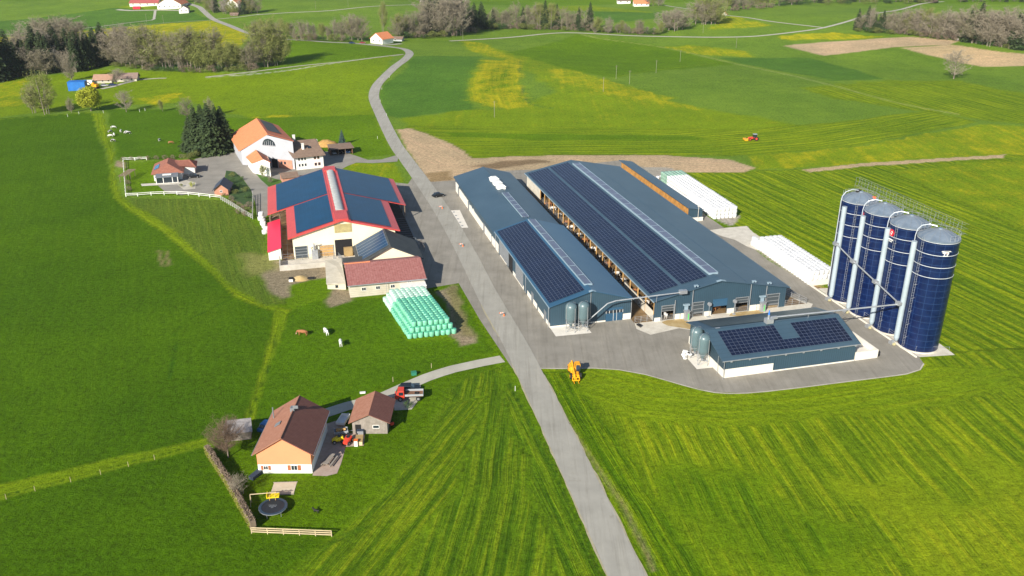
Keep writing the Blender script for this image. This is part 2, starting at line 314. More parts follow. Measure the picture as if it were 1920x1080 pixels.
def ground():
    # rows grow with distance; columns follow the same growth so the cells stay near-square
    ys = [55.]
    while ys[-1] < 1250: ys.append(ys[-1]+max(.55, (ys[-1]-55)*.0042+.35))
    ys = [-400, -100, 20, 45]+ys+[1300, 1500, 2000, 4000, 12000]
    NC = 520; V = []
    for y in ys:
        half = 75+max(y, 0)*.72 if y < 1260 else 75+1260*.72+(y-1260)*3
        xs = np.linspace(-half, half, NC)
        V.append(np.stack([xs, np.full(NC, y)], 1))
    V = np.array(V); X = V[..., 0].ravel(); Y = V[..., 1].ravel()
    WX = X+(vnoise(X, Y, 9, 1)-.5)*2+(vnoise(X, Y, 3, 2)-.5); WY = Y+(vnoise(X, Y, 9, 3)-.5)*2+(vnoise(X, Y, 3, 4)-.5)
    dxw, dyw = WX-X, WY-Y
    C = np.tile(np.array(MID), (X.size, 1)); FL = np.zeros(X.size); S = X.copy(); T = Y.copy(); A = np.full(X.size, .12)
    for px, col, soft, wob, fl, gd in FIELDS:
        P = Gp(px); sd = poly_sd(X+dxw*wob, Y+dyw*wob, P); k = np.clip(.5-sd/soft, 0, 1)[:, None]; k = k*k*(3-2*k)
        C = C*(1-k)+np.array(col)*k; k = k[:, 0]; FL = FL*(1-k)+fl*k
        if gd:
            s, t = line_st(X, Y, Gp(gd[0])); m = k > .5; S = np.where(m, s, S); T = np.where(m, t, T)
            A = np.where(m, gd[1], A)*np.clip(np.abs(2*k-1)*1.3-.1, 0, 1)
        else: A = np.where(k > .5, .10, A)*np.clip(np.abs(2*k-1)*1.3-.1, 0, 1)
    for px, wd, col, soft in THIN:
        s, t = line_st(X+dxw*.3, Y+dyw*.3, smooth_line(Gp(px), 6)); P = Gp(px)
        xs = [p[0] for p in P]; ys_ = [p[1] for p in P]; L = sum(math.dist(a, b) for a, b in zip(P, P[1:]))
        k = np.clip(.5+(wd/2-np.abs(s))/soft, 0, 1)*((t > 0) & (t < L)); k *= (.55+.45*vnoise(X, Y, 5, 9)); C = C*(1-k[:, None])+np.array(col)*k[:, None]; A *= 1-k
    # broad drifts in the sward: damp and dry ground, richer and poorer growth
    n = (vnoise(X, Y, 34, 5)-.5)*.22+(vnoise(X, Y, 12, 6)-.5)*.16
    C = np.clip(C*(1+n[:, None]*np.array([1.25, .9, .9])), .001, 1)
    Z = terr(X, Y)
    nr = len(ys); idx = np.arange(nr*NC).reshape(nr, NC)
    F = np.stack([idx[:-1, :-1], idx[:-1, 1:], idx[1:, 1:], idx[1:, :-1]], -1).reshape(-1, 4)
    me = bpy.data.meshes.new('ground'); me.vertices.add(X.size); me.vertices.foreach_set('co', np.stack([X, Y, Z], 1).ravel())
    me.loops.add(F.size); me.loops.foreach_set('vertex_index', F.ravel()); me.polygons.add(len(F)); me.polygons.foreach_set('loop_start', np.arange(0, F.size, 4))
    me.update(calc_edges=True); me.validate()
    me.polygons.foreach_set('use_smooth', np.ones(len(F), bool))
    a = me.attributes.new('field_col', 'FLOAT_COLOR', 'POINT'); a.data.foreach_set('color', np.concatenate([C, FL[:, None]], 1).astype(np.float32).ravel())
    a = me.attributes.new('mow', 'FLOAT_VECTOR', 'POINT'); a.data.foreach_set('vector', np.stack([S, T, A], 1).astype(np.float32).ravel())
    o = bpy.data.objects.new('ground', me); COL.objects.link(o); tag(o, 'green meadows and fields around the farm', kind='structure'); return o
def ground_mat():
    m = bpy.data.materials.new('meadow'); m.use_nodes = True; nt = m.node_tree; N = nt.nodes; L = nt.links; b = N['Principled BSDF']
    b.inputs['Roughness'].default_value = .95; b.inputs['Specular IOR Level'].default_value = .08
    def nd(t, **k):
        n = N.new(t)
        for a, v in k.items(): setattr(n, a, v)
        return n
    def math_(op, a, b_=None, clamp=False):
        n = nd('ShaderNodeMath', operation=op, use_clamp=clamp)
        for i, v in ((0, a), (1, b_)):
            if v is None: continue
            if isinstance(v, (int, float)): n.inputs[i].default_value = v
            else: L.new(v, n.inputs[i])
        return n.outputs[0]
    def noise(vec, sc, det=4, ro=.6):
        n = nd('ShaderNodeTexNoise'); n.inputs['Scale'].default_value = sc; n.inputs['Detail'].default_value = det; n.inputs['Roughness'].default_value = ro
        L.new(vec, n.inputs['Vector']); return n.outputs[0]
    def mixc(f, a, b_, mode='MIX'):
        n = nd('ShaderNodeMix', data_type='RGBA', blend_type=mode)
        if isinstance(f, float): n.inputs[0].default_value = f
        else: L.new(f, n.inputs[0])
        for i, v in ((6, a), (7, b_)):
            if isinstance(v, tuple): n.inputs[i].default_value = (*v, 1)
            else: L.new(v, n.inputs[i])
        return n.outputs[2]
    fc = nd('ShaderNodeAttribute', attribute_name='field_col'); mw = nd('ShaderNodeAttribute', attribute_name='mow')
    sp = nd('ShaderNodeSeparateXYZ'); L.new(mw.outputs['Vector'], sp.inputs[0]); s, t, amp = sp.outputs
    geo = nd('ShaderNodeNewGeometry'); pos = geo.outputs['Position']
    # streaks left by mowing: noise stretched along the rows plus a loose regular swath
    cb = nd('ShaderNodeCombineXYZ'); wv = noise(pos, .05, 2); wv2 = math_('MULTIPLY', math_('SUBTRACT', wv, .5), 1.3)
    s2 = math_('ADD', s, wv2); L.new(s2, cb.inputs[0]); L.new(math_('MULTIPLY', t, .03), cb.inputs[1])
    st1 = noise(cb.outputs[0], .8, 6, .72)
    st2 = math_('SINE', math_('MULTIPLY', s2, 1.9)); st2 = math_('MULTIPLY', st2, noise(pos, .06, 3))
    st = math_('ADD', math_('MULTIPLY', math_('SUBTRACT', st1, .5), 5.2), math_('MULTIPLY', st2, .30))
    st = math_('MULTIPLY', st, amp)
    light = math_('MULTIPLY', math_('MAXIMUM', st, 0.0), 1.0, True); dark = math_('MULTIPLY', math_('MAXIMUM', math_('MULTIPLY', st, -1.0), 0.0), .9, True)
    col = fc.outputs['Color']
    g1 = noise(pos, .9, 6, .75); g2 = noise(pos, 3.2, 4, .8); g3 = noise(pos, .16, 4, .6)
    mow_pale = mixc(1.0, col, (1.75, 1.38, 1.6), 'MULTIPLY'); shade = mixc(1.0, col, (.55, .68, .7), 'MULTIPLY')  # paler and darker grass tints of the mown rows
    col = mixc(light, col, mow_pale); col = mixc(dark, col, shade)
    k = math_('ADD', math_('MULTIPLY', math_('SUBTRACT', g1, .5), 2.1), math_('MULTIPLY', math_('SUBTRACT', g2, .5), 2.2))
    k = math_('ADD', k, math_('MULTIPLY', math_('SUBTRACT', g3, .5), .5)); k = math_('ADD', k, 1.0)
    kc = nd('ShaderNodeCombineXYZ'); [L.new(k, kc.inputs[i]) for i in range(3)]
    col = mixc(1.0, col, kc.outputs[0], 'MULTIPLY')
    # dandelions in flower
    d1 = noise(pos, .09, 4, .65); d2 = noise(pos, .8, 5, .9); d3 = noise(cb.outputs[0], .35, 3, .6)
    f = math_('ADD', math_('ADD', math_('MULTIPLY', d1, .7), math_('MULTIPLY', d2, 1.15)), math_('MULTIPLY', d3, .5))
    f = math_('ADD', f, math_('MULTIPLY', fc.outputs['Alpha'], .55)); f = math_('MULTIPLY', math_('SUBTRACT', f, 1.40), 2.4, True)
    f = math_('MULTIPLY', f, math_('MULTIPLY', fc.outputs['Alpha'], 3.0, True))
    col = mixc(math_('MULTIPLY', f, .80), col, (.62, .47, .010)); L.new(col, b.inputs['Base Color'])
    bp = nd('ShaderNodeBump'); bp.inputs['Strength'].default_value = .8; bp.inputs['Distance'].default_value = .4
    L.new(math_('ADD', math_('ADD', g1, math_('MULTIPLY', g2, .5)), math_('MULTIPLY', st, .35)), bp.inputs['Height']); L.new(bp.outputs[0], b.inputs['Normal'])
    return m
ground().data.materials.append(ground_mat())
# ================================================================ ROADS AND YARD
def asphalt(name, c1, c2, tracks=None):
    m = M(name, c1, .9, .1, .18, spec=.25, col2=c2, world=True, bump=.15); nt = m.node_tree; N = nt.nodes; L = nt.links; b = N['Principled BSDF']
    base = b.inputs['Base Color'].links[0].from_socket; g = N.new('ShaderNodeNewGeometry'); out = base
    for rot, sc, sx_, lo, hi, c, amt in ((ANG, 1.1, .04, .50, .72, (.62, .60, .57), .55), (ANG, .5, .05, .52, .70, (1.22, 1.21, 1.18), .7), (0, .22, 1, .60, .72, (.66, .62, .55), .6), (.4, 3.5, 1, .62, .7, (.75, .73, .70), .5)):
        mp = N.new('ShaderNodeMapping'); mp.vector_type = 'POINT'; mp.inputs['Rotation'].default_value = (0, 0, -rot); mp.inputs['Scale'].default_value = (1, sx_, 1); L.new(g.outputs['Position'], mp.inputs[0])
        mp.inputs['Rotation'].default_value = (0, 0, -rot)
        n = N.new('ShaderNodeTexNoise'); n.inputs['Scale'].default_value = sc; n.inputs['Detail'].default_value = 6; n.inputs['Roughness'].default_value = .7; L.new(mp.outputs[0], n.inputs['Vector'])
        r = N.new('ShaderNodeMapRange'); r.inputs[1].default_value = lo; r.inputs[2].default_value = hi; r.inputs[4].default_value = amt; L.new(n.outputs[0], r.inputs[0])
        mx = N.new('ShaderNodeMix'); mx.data_type = 'RGBA'; mx.blend_type = 'MULTIPLY'; mx.clamp_result = False; L.new(r.outputs[0], mx.inputs[0]); L.new(out, mx.inputs[6]); mx.inputs[7].default_value = (*c, 1); out = mx.outputs[2]
    L.new(out, b.inputs['Base Color']); return m
ASPH = asphalt('asphalt_road', (.30, .288, .248), (.37, .354, .306)); YARD = asphalt('asphalt_yard', (.222, .206, .172), (.298, .277, .236)); TRACK = M('farm_track', (.36, .34, .28), .95, col2=(.46, .44, .36), scale=.3, world=True)
CONC = M('concrete', (.50, .46, .38), .9, .12, .5, col2=(.66, .62, .53), bump=.2, world=True); WCONC = M('white_concrete', (.70, .66, .58), .85, .08, .5, world=True)
GRAV = M('pale_gravel', (.38, .35, .28), .95, col2=(.56, .52, .44), scale=.4, bump=.3, world=True)
def strip(name, pts, width, mat, z, step=3, wob=.0, px=True, edge=None, label=None):
    P = smooth_line(Gp(pts) if px else pts, step); mb = MB(); n = len(P); vs = []; rnd = random.Random(3)
    for i, p in enumerate(P):
        a = P[max(i-1, 0)]; b = P[min(i+1, n-1)]; d = (b[0]-a[0], b[1]-a[1]); l = math.hypot(*d); nx, ny = -d[1]/l, d[0]/l
        wd = width(i/(n-1)) if callable(width) else width
        for k in (-.5, .5):
            q = (p[0]+nx*(wd*k+rnd.uniform(-wob, wob)), p[1]+ny*(wd*k+rnd.uniform(-wob, wob))); vs.append((q[0], q[1], float(terr(q[0], q[1]))+z))
    mb.add(vs, [(2*i, 2*i+2, 2*i+3, 2*i+1)[::-1] for i in range(n-1)])
    o = mb.build(name, mat); tag(o, label, kind='structure'); return o
def sheet(name, pts, mat, z, px=True, smooth=0, label=None, parent=None, skirt=None):
    P = Gp(pts) if px else pts
    if smooth: P = smooth_line(list(P)+[P[0]], smooth)[:-1]
    bm = bmesh.new(); vs = [bm.verts.new((x, y, z)) for x, y in P]; f = bm.faces.new(vs); f.normal_update()
    if f.normal.z < 0: f.normal_flip()
    bmesh.ops.triangulate(bm, faces=[f])
    me = bpy.data.meshes.new(name); bm.to_mesh(me); bm.free(); me.materials.append(mat)
    o = bpy.data.objects.new(name, me); COL.objects.link(o); tag(o, label, kind='structure'); return o
MAIN = [(1300, 1330), (1176, 1080), (1100, 920), (1030, 775), (966, 645), (915, 555), (872, 470), (832, 400), (795, 345), (766, 305), (740, 268), (713, 213), (701, 182), (707, 160), (723, 142), (741, 125), (760, 111), (768, 100), (757, 92), (728, 87.5), (692, 84), (660, 81), (615, 79), (575, 76), (535, 73.5), (500, 68), (472, 64), (430, 48), (400, 36), (383, 22), (372, 13), (350, 6), (330, 0)]
YARDP = [(1000, 690), (1060, 691), (1110, 690), (1160, 693), (1210, 702), (1280, 722), (1340, 736), (1400, 737), (1480, 729), (1600, 714), (1700, 701), (1725, 693), (1732, 682), (1722, 668), (1700, 654), (1640, 612), (1520, 535), (1480, 512), (1440, 488), (1408, 462), (1340, 415), (1280, 375), (1200, 318), (1170, 300), (1000, 318), (900, 322), (857, 338), (795, 342), (775, 330), (765, 345), (738, 342), (600, 420), (600, 480), (700, 500), (790, 500), (800, 541), (830, 536), (860, 531), (900, 600), (960, 690)]
sheet('yard', YARDP, YARD, .03, label='grey asphalt farmyard between the barns')
strip('road', MAIN, lambda t: 5.3+.0*t, ASPH, .07, 3, .05, label='grey asphalt road running past the farm')
VERG = M('worn_verge', (.30, .27, .15), .95, col2=(.42, .38, .27), scale=.6, world=True)
RL = smooth_line(Gp(MAIN[:9]), 2)
for sg, y0_, y1_ in ((1, 60, 163), (1, 172, 192), (-1, 60, 157)):
    P = []
    for a, b in zip(RL, RL[1:]):
        d = (b[0]-a[0], b[1]-a[1]); l = math.hypot(*d)
        if y0_ < a[1] < y1_: P.append((a[0]-sg*d[1]/l*2.7, a[1]+sg*d[0]/l*2.7))
    strip('road_verge', P, .34, VERG, .055, 2, .17, px=False)
# ================================================================ FARMYARD BUILDINGS (farmyard frame)
BLUE_R = M('blue_grey_sheet_roof', (.040, .078, .112), .42, .10, .12, spec=.5, ribs=('Y', 1.1, .2), col2=(.056, .100, .138))
BLUE_R2 = M('blue_sheet_roof', (.022, .082, .155), .35, .10, .12, spec=.6, ribs=('Y', 1.1, .14), col2=(.036, .100, .17))
CLAD = M('blue_grey_cladding', (.036, .074, .105), .5, .08, .2, ribs=('X', .5, .55))
CLADY = M('blue_grey_side_cladding', (.036, .074, .105), .5, .08, .2, ribs=('Y', .5, .55))
PV = M('solar_cells', (.006, .010, .028), .25, .3, .25, spec=.45, col2=(.010, .017, .044)); PVF = M('panel_frames', (.085, .105, .15), .45, .1)
PVB = M('blue_solar_cells', (.003, .040, .095), .35, .3, .25, spec=.25, col2=(.005, .056, .13)); PVBF = M('blue_panel_frames', (.010, .070, .15), .4, .1)
GALV = M('galvanised_steel', (.42, .44, .46), .42, .12, .8, metal=.5); GALVD = M('dull_galvanised', (.22, .24, .26), .5, .1, metal=.3)
POLY = M('translucent_ridge_light', (.12, .14, .20), .4, .15, .4, spec=.5); WHITE = M('white_paint', (.78, .77, .73), .6, .06); WALU = M('pale_flashing', (.26, .35, .41), .4, .1)
DARKIN = M('dark_opening', (.012, .012, .013), .9, .1); GLASS = M('window_glass', (.02, .03, .04), .08, .2, spec=.9)
WOODY = M('yellow_timber', (.50, .30, .11), .75, .2, 1.2); WOODD = M('old_timber', (.16, .12, .085), .9, .25, 1.0); STRAW = M('straw_litter', (.30, .20, .08), .95, .3, .7, col2=(.42, .30, .14)); DUNG = M('wet_dung_floor', (.12, .075, .035), .6, .3, .35, col2=(.26, .17, .08))
BLK = M('black_rubber', (.02, .02, .02), .8); STEELG = M('grey_shutter', (.06, .075, .085), .5, .1, ribs=('Z', .3, .5))
def root_fb(name, label, cat, x, y, group=None, rz=0):
    X, Y = FB(x, y); return thing(name, label, cat, (X, Y, 0), ANG+rz, group)
def arr(mb, P, nx, ny, skip=None, gap=.055, lift=.11, t=.04):
    """grid of solar panels on the slope P(u,v)->xyz with u, v in 0..1; material 0 = cells, 1 = the frame sheet below"""
    a, b, c, d = Vector(P(0, 0)), Vector(P(1, 0)), Vector(P(1, 1)), Vector(P(0, 1)); n = (b-a).cross(d-a).normalized()
    if n.z < 0: n = -n
    lu, lv = (b-a).length, (d-a).length; rnd = random.Random(nx*ny)
    for i in range(nx):
        for j in range(ny):
            if skip and skip(i, j): continue
            u0, u1 = i/nx, (i+1)/nx; v0, v1 = j/ny, (j+1)/ny; gu, gv = gap/2/lu, gap/2/lv
            for m, g, h in ((1, 0, lift-.012), (0, 1, lift)):
                k = 0 if g == 0 else 1
                q = [Vector(P(u, v))+n*h for u, v in ((u0+gu*k, v0+gv*k), (u1-gu*k, v0+gv*k), (u1-gu*k, v1-gv*k), (u0+gu*k, v1-gv*k))]
                if (q[1]-q[0]).cross(q[2]-q[0]).z < 0: q.reverse()
                mb.mat(m).quad(*[tuple(p) for p in q])
def gable_walls(mb, x0, x1, y0, y1, zl, zr, zp, xp, t=.25, sides='FBLR'):
    """front/back gables with ridge along y; F at y0, B at y1"""
    if 'F' in sides: mb.add([(x0, y0, 0), (x1, y0, 0), (x1, y0, zr), (xp, y0, zp), (x0, y0, zl), (x0, y0+t, 0), (x1, y0+t, 0), (x1, y0+t, zr), (xp, y0+t, zp), (x0, y0+t, zl)],
        [(0, 1, 2, 3, 4), (9, 8, 7, 6, 5), (0, 5, 6, 1), (1, 6, 7, 2), (2, 7, 8, 3), (3, 8, 9, 4), (4, 9, 5, 0)])
    if 'B' in sides: mb.add([(x0, y1-t, 0), (x1, y1-t, 0), (x1, y1-t, zr), (xp, y1-t, zp), (x0, y1-t, zl), (x0, y1, 0), (x1, y1, 0), (x1, y1, zr), (xp, y1, zp), (x0, y1, zl)],
        [(0, 1, 2, 3, 4), (9, 8, 7, 6, 5), (0, 5, 6, 1), (1, 6, 7, 2), (2, 7, 8, 3), (3, 8, 9, 4), (4, 9, 5, 0)])
    if 'L' in sides: mb.box(x0, y0+t, 0, x0+t, y1-t, zl)
    if 'R' in sides: mb.box(x1-t, y0+t, 0, x1, y1-t, zr)
    return mb
def gable_roof(mb, x0, x1, y0, y1, zl, zr, zp, xp, t=.18):
    mb.slab([(x0, y0, zl), (xp, y0, zp), (xp, y1, zp), (x0, y1, zl)], t); mb.slab([(xp, y0, zp), (x1, y0, zr), (x1, y1, zr), (xp, y1, zp)], t); return mb
def window(parent, off, p, w, h, face, frame=None, glass=None, name='window', bars=1, d=.06, shut=None, label=None):
    """window let into a wall: face '-y','+y','-x','+x' is the outward side; p is the bottom centre on the wall plane"""
    mb = MB(off); x, y, z = p; f = .08
    def B(a0, a1, z0, z1, o0, o1):
        if face[1] == 'y': s = -1 if face[0] == '-' else 1; ys = sorted((y+s*o0, y+s*o1)); mb.box(x+a0, ys[0], z0, x+a1, ys[1], z1)
        else: s = -1 if face[0] == '-' else 1; xs = sorted((x+s*o0, x+s*o1)); mb.box(xs[0], y+a0, z0, xs[1], y+a1, z1)
    B(-w/2, w/2, z, z+f, 0, d); B(-w/2, w/2, z+h-f, z+h, 0, d); B(-w/2, -w/2+f, z+f, z+h-f, 0, d); B(w/2-f, w/2, z+f, z+h-f, 0, d)
    for k in range(bars): c = -w/2+w*(k+1)/(bars+1); B(c-.03, c+.03, z+f, z+h-f, 0.004, d-.01)
    mb.mat(1); B(-w/2+f, w/2-f, z+f, z+h-f, .003, .02)
    if shut:
        mb.mat(2); B(-w/2-w*.5, -w/2-.03, z, z+h, 0, .05); B(w/2+.03, w/2+w*.5, z, z+h, 0, .05)
    return mb.build(name, [frame or WHITE, glass or GLASS]+([shut] if shut else []), parent, label=label)
def gate_rails(mb, p0, p1, z=1.5, n=4, posts=2.5, r=.035):
    L = math.dist(p0, p1); k = max(1, round(L/posts))
    for i in range(n):
        h = z*(i+1)/n; mb.tube((*p0, h), (*p1, h), r, r, 5)
    for i in range(k+1):
        t = i/k; x, y = p0[0]+(p1[0]-p0[0])*t, p0[1]+(p1[1]-p0[1])*t; mb.tube((x, y, 0), (x, y, z+.1), r*1.4, r*1.4, 5)
    return mb
# ---------------------------------------------------------------- low barn nearest the road
OFF = (9.6, 56, 0); rt = root_fb('cattle_barn', 'long low blue-grey barn nearest the road, its front half roofed with solar panels', 'barn', 9.6, 56)
mb = MB(OFF); gable_walls(mb, 0, 19.2, 0, 52, 5.3, 5.3, 8.0, 9.7); mb.build('wall', CLAD, rt)
mb = MB(OFF); gable_walls(mb, 0.15, 19.0, 52.002, 111.5, 4.5, 4.5, 7.0, 9.9, sides='BLR'); mb.build('rear_wall', CLADY, rt)
mb = MB(OFF); gable_roof(mb, -.35, 19.55, -.5, 52.3, 5.3, 5.3, 8.2, 9.7)
mb.mat(1); mb.box(-.47, -.52, 5.02, -.35, 52.3, 5.2); mb.box(19.55, -.52, 5.02, 19.67, 52.3, 5.2)
mb.slab([(8.9, -.56, 7.98), (9.7, -.56, 8.27), (9.7, .1, 8.27), (8.9, .1, 8.03)], .05); mb.slab([(9.7, -.56, 8.27), (10.5, -.56, 7.98), (10.5, .1, 8.03), (9.7, .1, 8.27)], .05)
mb.build('roof', [BLUE_R2, WALU], rt)
mb = MB(OFF); gable_roof(mb, -.25, 19.4, 52.32, 112.2, 4.5, 4.5, 7.15, 9.9)
mb.box(-.37, 52.3, 4.25, -.25, 112.2, 4.42); mb.tube((9.9, 52.4, 7.15), (9.9, 112.2, 7.15), .12, .12, 6); mb.build('rear_roof', BLUE_R, rt)
def P1(u, v): x = .15+u*8.2; return (x, 1.2+v*50, 5.3+(x+.35)*(2.9/10.05))
mb = MB(OFF); arr(mb, P1, 10, 44, gap=.075); mb.build('solar_array', [PV, PVF], rt, label='solar panels in a grid on the front left roof slope')
mb = MB(OFF)
mb.slab([(9.1, 3.5, 8.28), (10.9, 3.5, 8.12), (10.9, 51.4, 8.12), (9.1, 51.4, 8.28)], .25); mb.mat(1)
mb.box(8.98, 3.4, 7.95, 9.1, 51.5, 8.36); mb.box(10.9, 3.4, 7.85, 11.02, 51.5, 8.2); mb.box(9.1, 3.3, 7.95, 10.9, 3.5, 8.34)
for y in range(9, 50, 6): mb.box(9.1, y, 8.26, 10.9, y+.12, 8.32)
mb.build('ridge_skylight', [POLY, WALU], rt)
mb = MB(OFF); mb.slab([(8.9, 57, 7.28), (10.7, 57, 7.22), (10.7, 81, 7.22), (8.9, 81, 7.28)], .22); mb.mat(1); mb.box(8.8, 57, 7.0, 8.9, 81, 7.34); mb.box(10.7, 57, 6.95, 10.8, 81, 7.3)
for y in range(60, 80, 4): mb.box(8.9, y, 7.26, 10.7, y+.1, 7.32)
mb.build('ridge_skylight', [POLY, WALU], rt)
for y in (86.5, 91, 95.5):
    mb = MB(OFF); mb.box(8.5, y-1.1, 6.9, 11.1, y+1.1, 7.7); mb.mat(0)
    mb.add([(8.3, y-1.4, 7.7), (11.3, y-1.4, 7.7), (11.3, y+1.4, 7.7), (8.3, y+1.4, 7.7), (9, y-.9, 8.25), (10.6, y-.9, 8.25), (10.6, y+.9, 8.25), (9, y+.9, 8.25)], [(4, 5, 6, 7), (0, 1, 5, 4), (1, 2, 6, 5), (2, 3, 7, 6), (3, 0, 4, 7), (3, 2, 1, 0)])
    mb.build('roof_vent', WHITE, rt)
mb = MB(OFF)   # white foot of the side wall, with gaps at the doors
for a, b, h in ((0, 9.5, 1.0), (10.5, 19, 1.3), (22.5, 33, 1.0), (40, 47, 1.0), (49, 52, 2.6), (53.5, 57, 2.2), (58.5, 66, 2.2), (68.5, 88, 2.0), (90, 104, 2.6), (106, 110, 3.2)):
    mb.box(-.06, a, 0, -.002+(.15 if a > 52 else 0), b, h)
mb.box(-.06, -.06, 0, 19.26, -.002, .35); mb.box(17.4, -.1, 0, 19.3, -.002, 1.5)
mb.split('wall_base', WCONC, rt)
for y in (100, 96.5, 93, 85.5, 82): window(rt, OFF, (.09, y, 1.3), 1.5, 1.1, '-x')
for y0, y1, z0, z1, nm in ((33.5, 37.2, 0, 4.6, 'open_doorway'),):
    mb = MB(OFF); mb.box(-.09, y0, z0, -.003, y1, z1); mb.build(nm, DARKIN, rt)
for y0, y1 in ((37.6, 47.5), (23, 30)):   # light lattice sliding doors
    mb = MB(OFF); mb.box(-.1, y0, .5, -.004, y1, 4.6); mb.mat(1); n = int((y1-y0)/.8)
    for i in range(n+1): y = y0+(y1-y0)*i/n; mb.box(-.14, y-.03, .5, -.1, y+.03, 4.6)
    for k in range(6): z = .5+4.1*k/5; mb.box(-.15, y0, z-.03, -.14, y1, z+.03)
    mb.build('sliding_door', [GALVD, GALV], rt)
for y in (14.5, 3.8, 66.9, 89, 105): mb = MB(OFF); mb.box(-.07, y-.9, 0, .148, y+.9, 2.6); mb.build('side_door', GALVD, rt)
mb = MB(OFF)
for x, y in ((-.4, 0), (9.45, -.1), (19.3, -.12), (-.1, 20.5), (-.1, 52.1)): mb.tube((x, y, 0), (x, y, 5.1 if x != 9.45 else 7.7), .07, .07, 6)
mb.split('downpipe', GALV, rt)
mb = MB(OFF); mb.box(13.2, -.09, 0, 17.3, -.004, 3.3); mb.mat(1); mb.box(13.3, -.13, 2.0, 17.2, -.09, 2.7); mb.mat(2)
for x in (13.2, 14, 14.9, 15.7, 16.5, 17.22): mb.box(x, -.15, 2.0, x+.08, -.13, 2.7)
for x in (15, 15.8): mb.box(x, -.13, 0, x+.06, -.09, 2.0)
mb.build('sectional_door', [BLUE_R2, GLASS, WHITE], rt)
mb = MB(OFF); mb.box(7.8, -.5, 0, 9.1, -.004, 1.4); mb.box(8.0, -.4, 1.4, 8.9, -.004, 2.1); mb.build('meter_cabinet', GALV, rt)
# ---------------------------------------------------------------- great open barn
OFF = (40, 52, 0); rt = root_fb('free_stall_barn', 'largest blue-grey barn, wide shallow roof with two long banks of solar panels', 'barn', 40, 52)
YF = -2.7; YB = 107.5; zE = 5.3; zP = 8.7; XP = 39.7; X0, X1 = 23.9, 57.0
mb = MB(OFF)
# front gable built round its openings
OP = [(25.6, 28.7, 3.6), (33.3, 36.1, 3.6), (38.3, 42.0, 3.9), (44.1, 47.4, 3.6), (52.1, 55.4, 3.6)]
def topz(x): return zE+(zP-zE)*(x-X0)/(XP-X0)-.15 if x < XP else zP-(zP-zE)*(x-XP)/(X1-XP)-.15
xs = sorted({X0, X1, XP}|{v for o in OP for v in o[:2]})
for a, b in zip(xs, xs[1:]):
    op = next((o for o in OP if a >= o[0]-.01 and b <= o[1]+.01), None); zb = op[2] if op else 0
    mb.add([(a, YF, zb), (b, YF, zb), (b, YF, topz(b)), (a, YF, topz(a)), (a, YF+.25, zb), (b, YF+.25, zb), (b, YF+.25, topz(b)), (a, YF+.25, topz(a))],
           [(0, 1, 2, 3), (7, 6, 5, 4), (0, 4, 5, 1), (0, 3, 7, 4), (1, 5, 6, 2), (3, 2, 6, 7)])
gable_walls(mb, X0, X1, YF, YB, zE-.1, zE-.1, zP-.15, XP, sides='B'); mb.box(X1-.2, YF+.25, 3.2, X1, YB-.25, zE-.2)
mb.build('wall', CLAD, rt)
mb = MB(OFF); gable_roof(mb, X0-.5, X1+.6, YF-.6, YB+.5, zE-.05, zE-.08, zP, XP, .2)
mb.slab([(46.4, YF-.62, 7.42), (46.7, YF-.62, 7.40), (46.7, YB+.5, 7.40), (46.4, YB+.5, 7.42)], .04)
mb.mat(1); mb.box(X0-.66, YF-.6, zE-.35, X0-.5, YB+.5, zE-.15); mb.box(X1+.6, YF-.6, zE-.35, X1+.75, YB+.5, zE-.18)
mb.slab([(38.6, YF-.68, 8.52), (XP, YF-.68, 8.78), (XP, YF, 8.78), (38.6, YF, 8.56)], .05); mb.slab([(XP, YF-.68, 8.78), (40.8, YF-.68, 8.52), (40.8, YF, 8.56), (XP, YF, 8.78)], .05)
mb.build('roof', [BLUE_R, WALU], rt)
def sl(x): return zE-.05+(x-X0+.5)*(zP-zE+.05)/(XP-X0+.5)
for a, b, n in ((24.0, 30.9, 8), (31.7, 38.0, 7)):
    mb = MB(OFF); arr(mb, lambda u, v: (a+u*(b-a), .6+v*105.5, sl(a+u*(b-a))), n, 76, gap=.085); mb.build('solar_array', [PV, PVF], rt, label='upper bank of solar panels beside the ridge' if a > 30 else 'lower bank of solar panels along the eaves')
mb = MB(OFF); mb.slab([(38.8, 1.2, 8.9), (40.9, 1.2, 8.9), (40.9, 103, 8.9), (38.8, 103, 8.9)], .3); mb.mat(1)
mb.box(38.66, 1.1, 8.4, 38.8, 103.1, 8.98); mb.box(40.9, 1.1, 8.35, 41.04, 103.1, 8.98); mb.box(38.8, 1.0, 8.5, 40.9, 1.2, 8.98)
for y in range(6, 103, 5): mb.box(38.8, y, 8.9, 40.9, y+.1, 8.94)
mb.build('ridge_skylight', [POLY, WALU], rt)
mb = MB(OFF)
for i in range(23): y = YF+.4+i*4.9; mb.box(X0, y, 0, X0+.22, y+.22, zE-.25)
mb.split('timber_post', WOODY, rt)
mb = MB(OFF); mb.box(X0+.02, YF+.5, 0, X0+.18, YB-.5, .7); mb.box(X0+.02, YF+.7, .7, X0+.16, 16, 2.2); mb.box(X0-.02, YB-16, 0, X0+.2, YB-.5, 4.6); mb.build('curb_wall', CONC, rt)
mb = MB(OFF)
for z in (1.1, 1.6): mb.tube((X0+.1, YF+.5, z), (X0+.1, YB-1, z), .04, .04, 5)
rnd = random.Random(5)
for i in range(70):
    y = rnd.uniform(4, 90); mb.box(X0+.3, y, .7, X0+.36, y+.05, 2.4)
mb.build('feed_rail', GALV, rt)
mb = MB(OFF); mb.box(X0+.25, YF+.25, .04, X1-.25, YB-.3, .10); mb.build('barn_floor', DUNG, rt)
mb = MB(OFF); mb.box(X1-6, YF+.3, .1, X1-1.5, 60, .5); mb.box(40.5, 0, .1, 42, 60, .8); mb.build('straw_bedding', STRAW, rt)
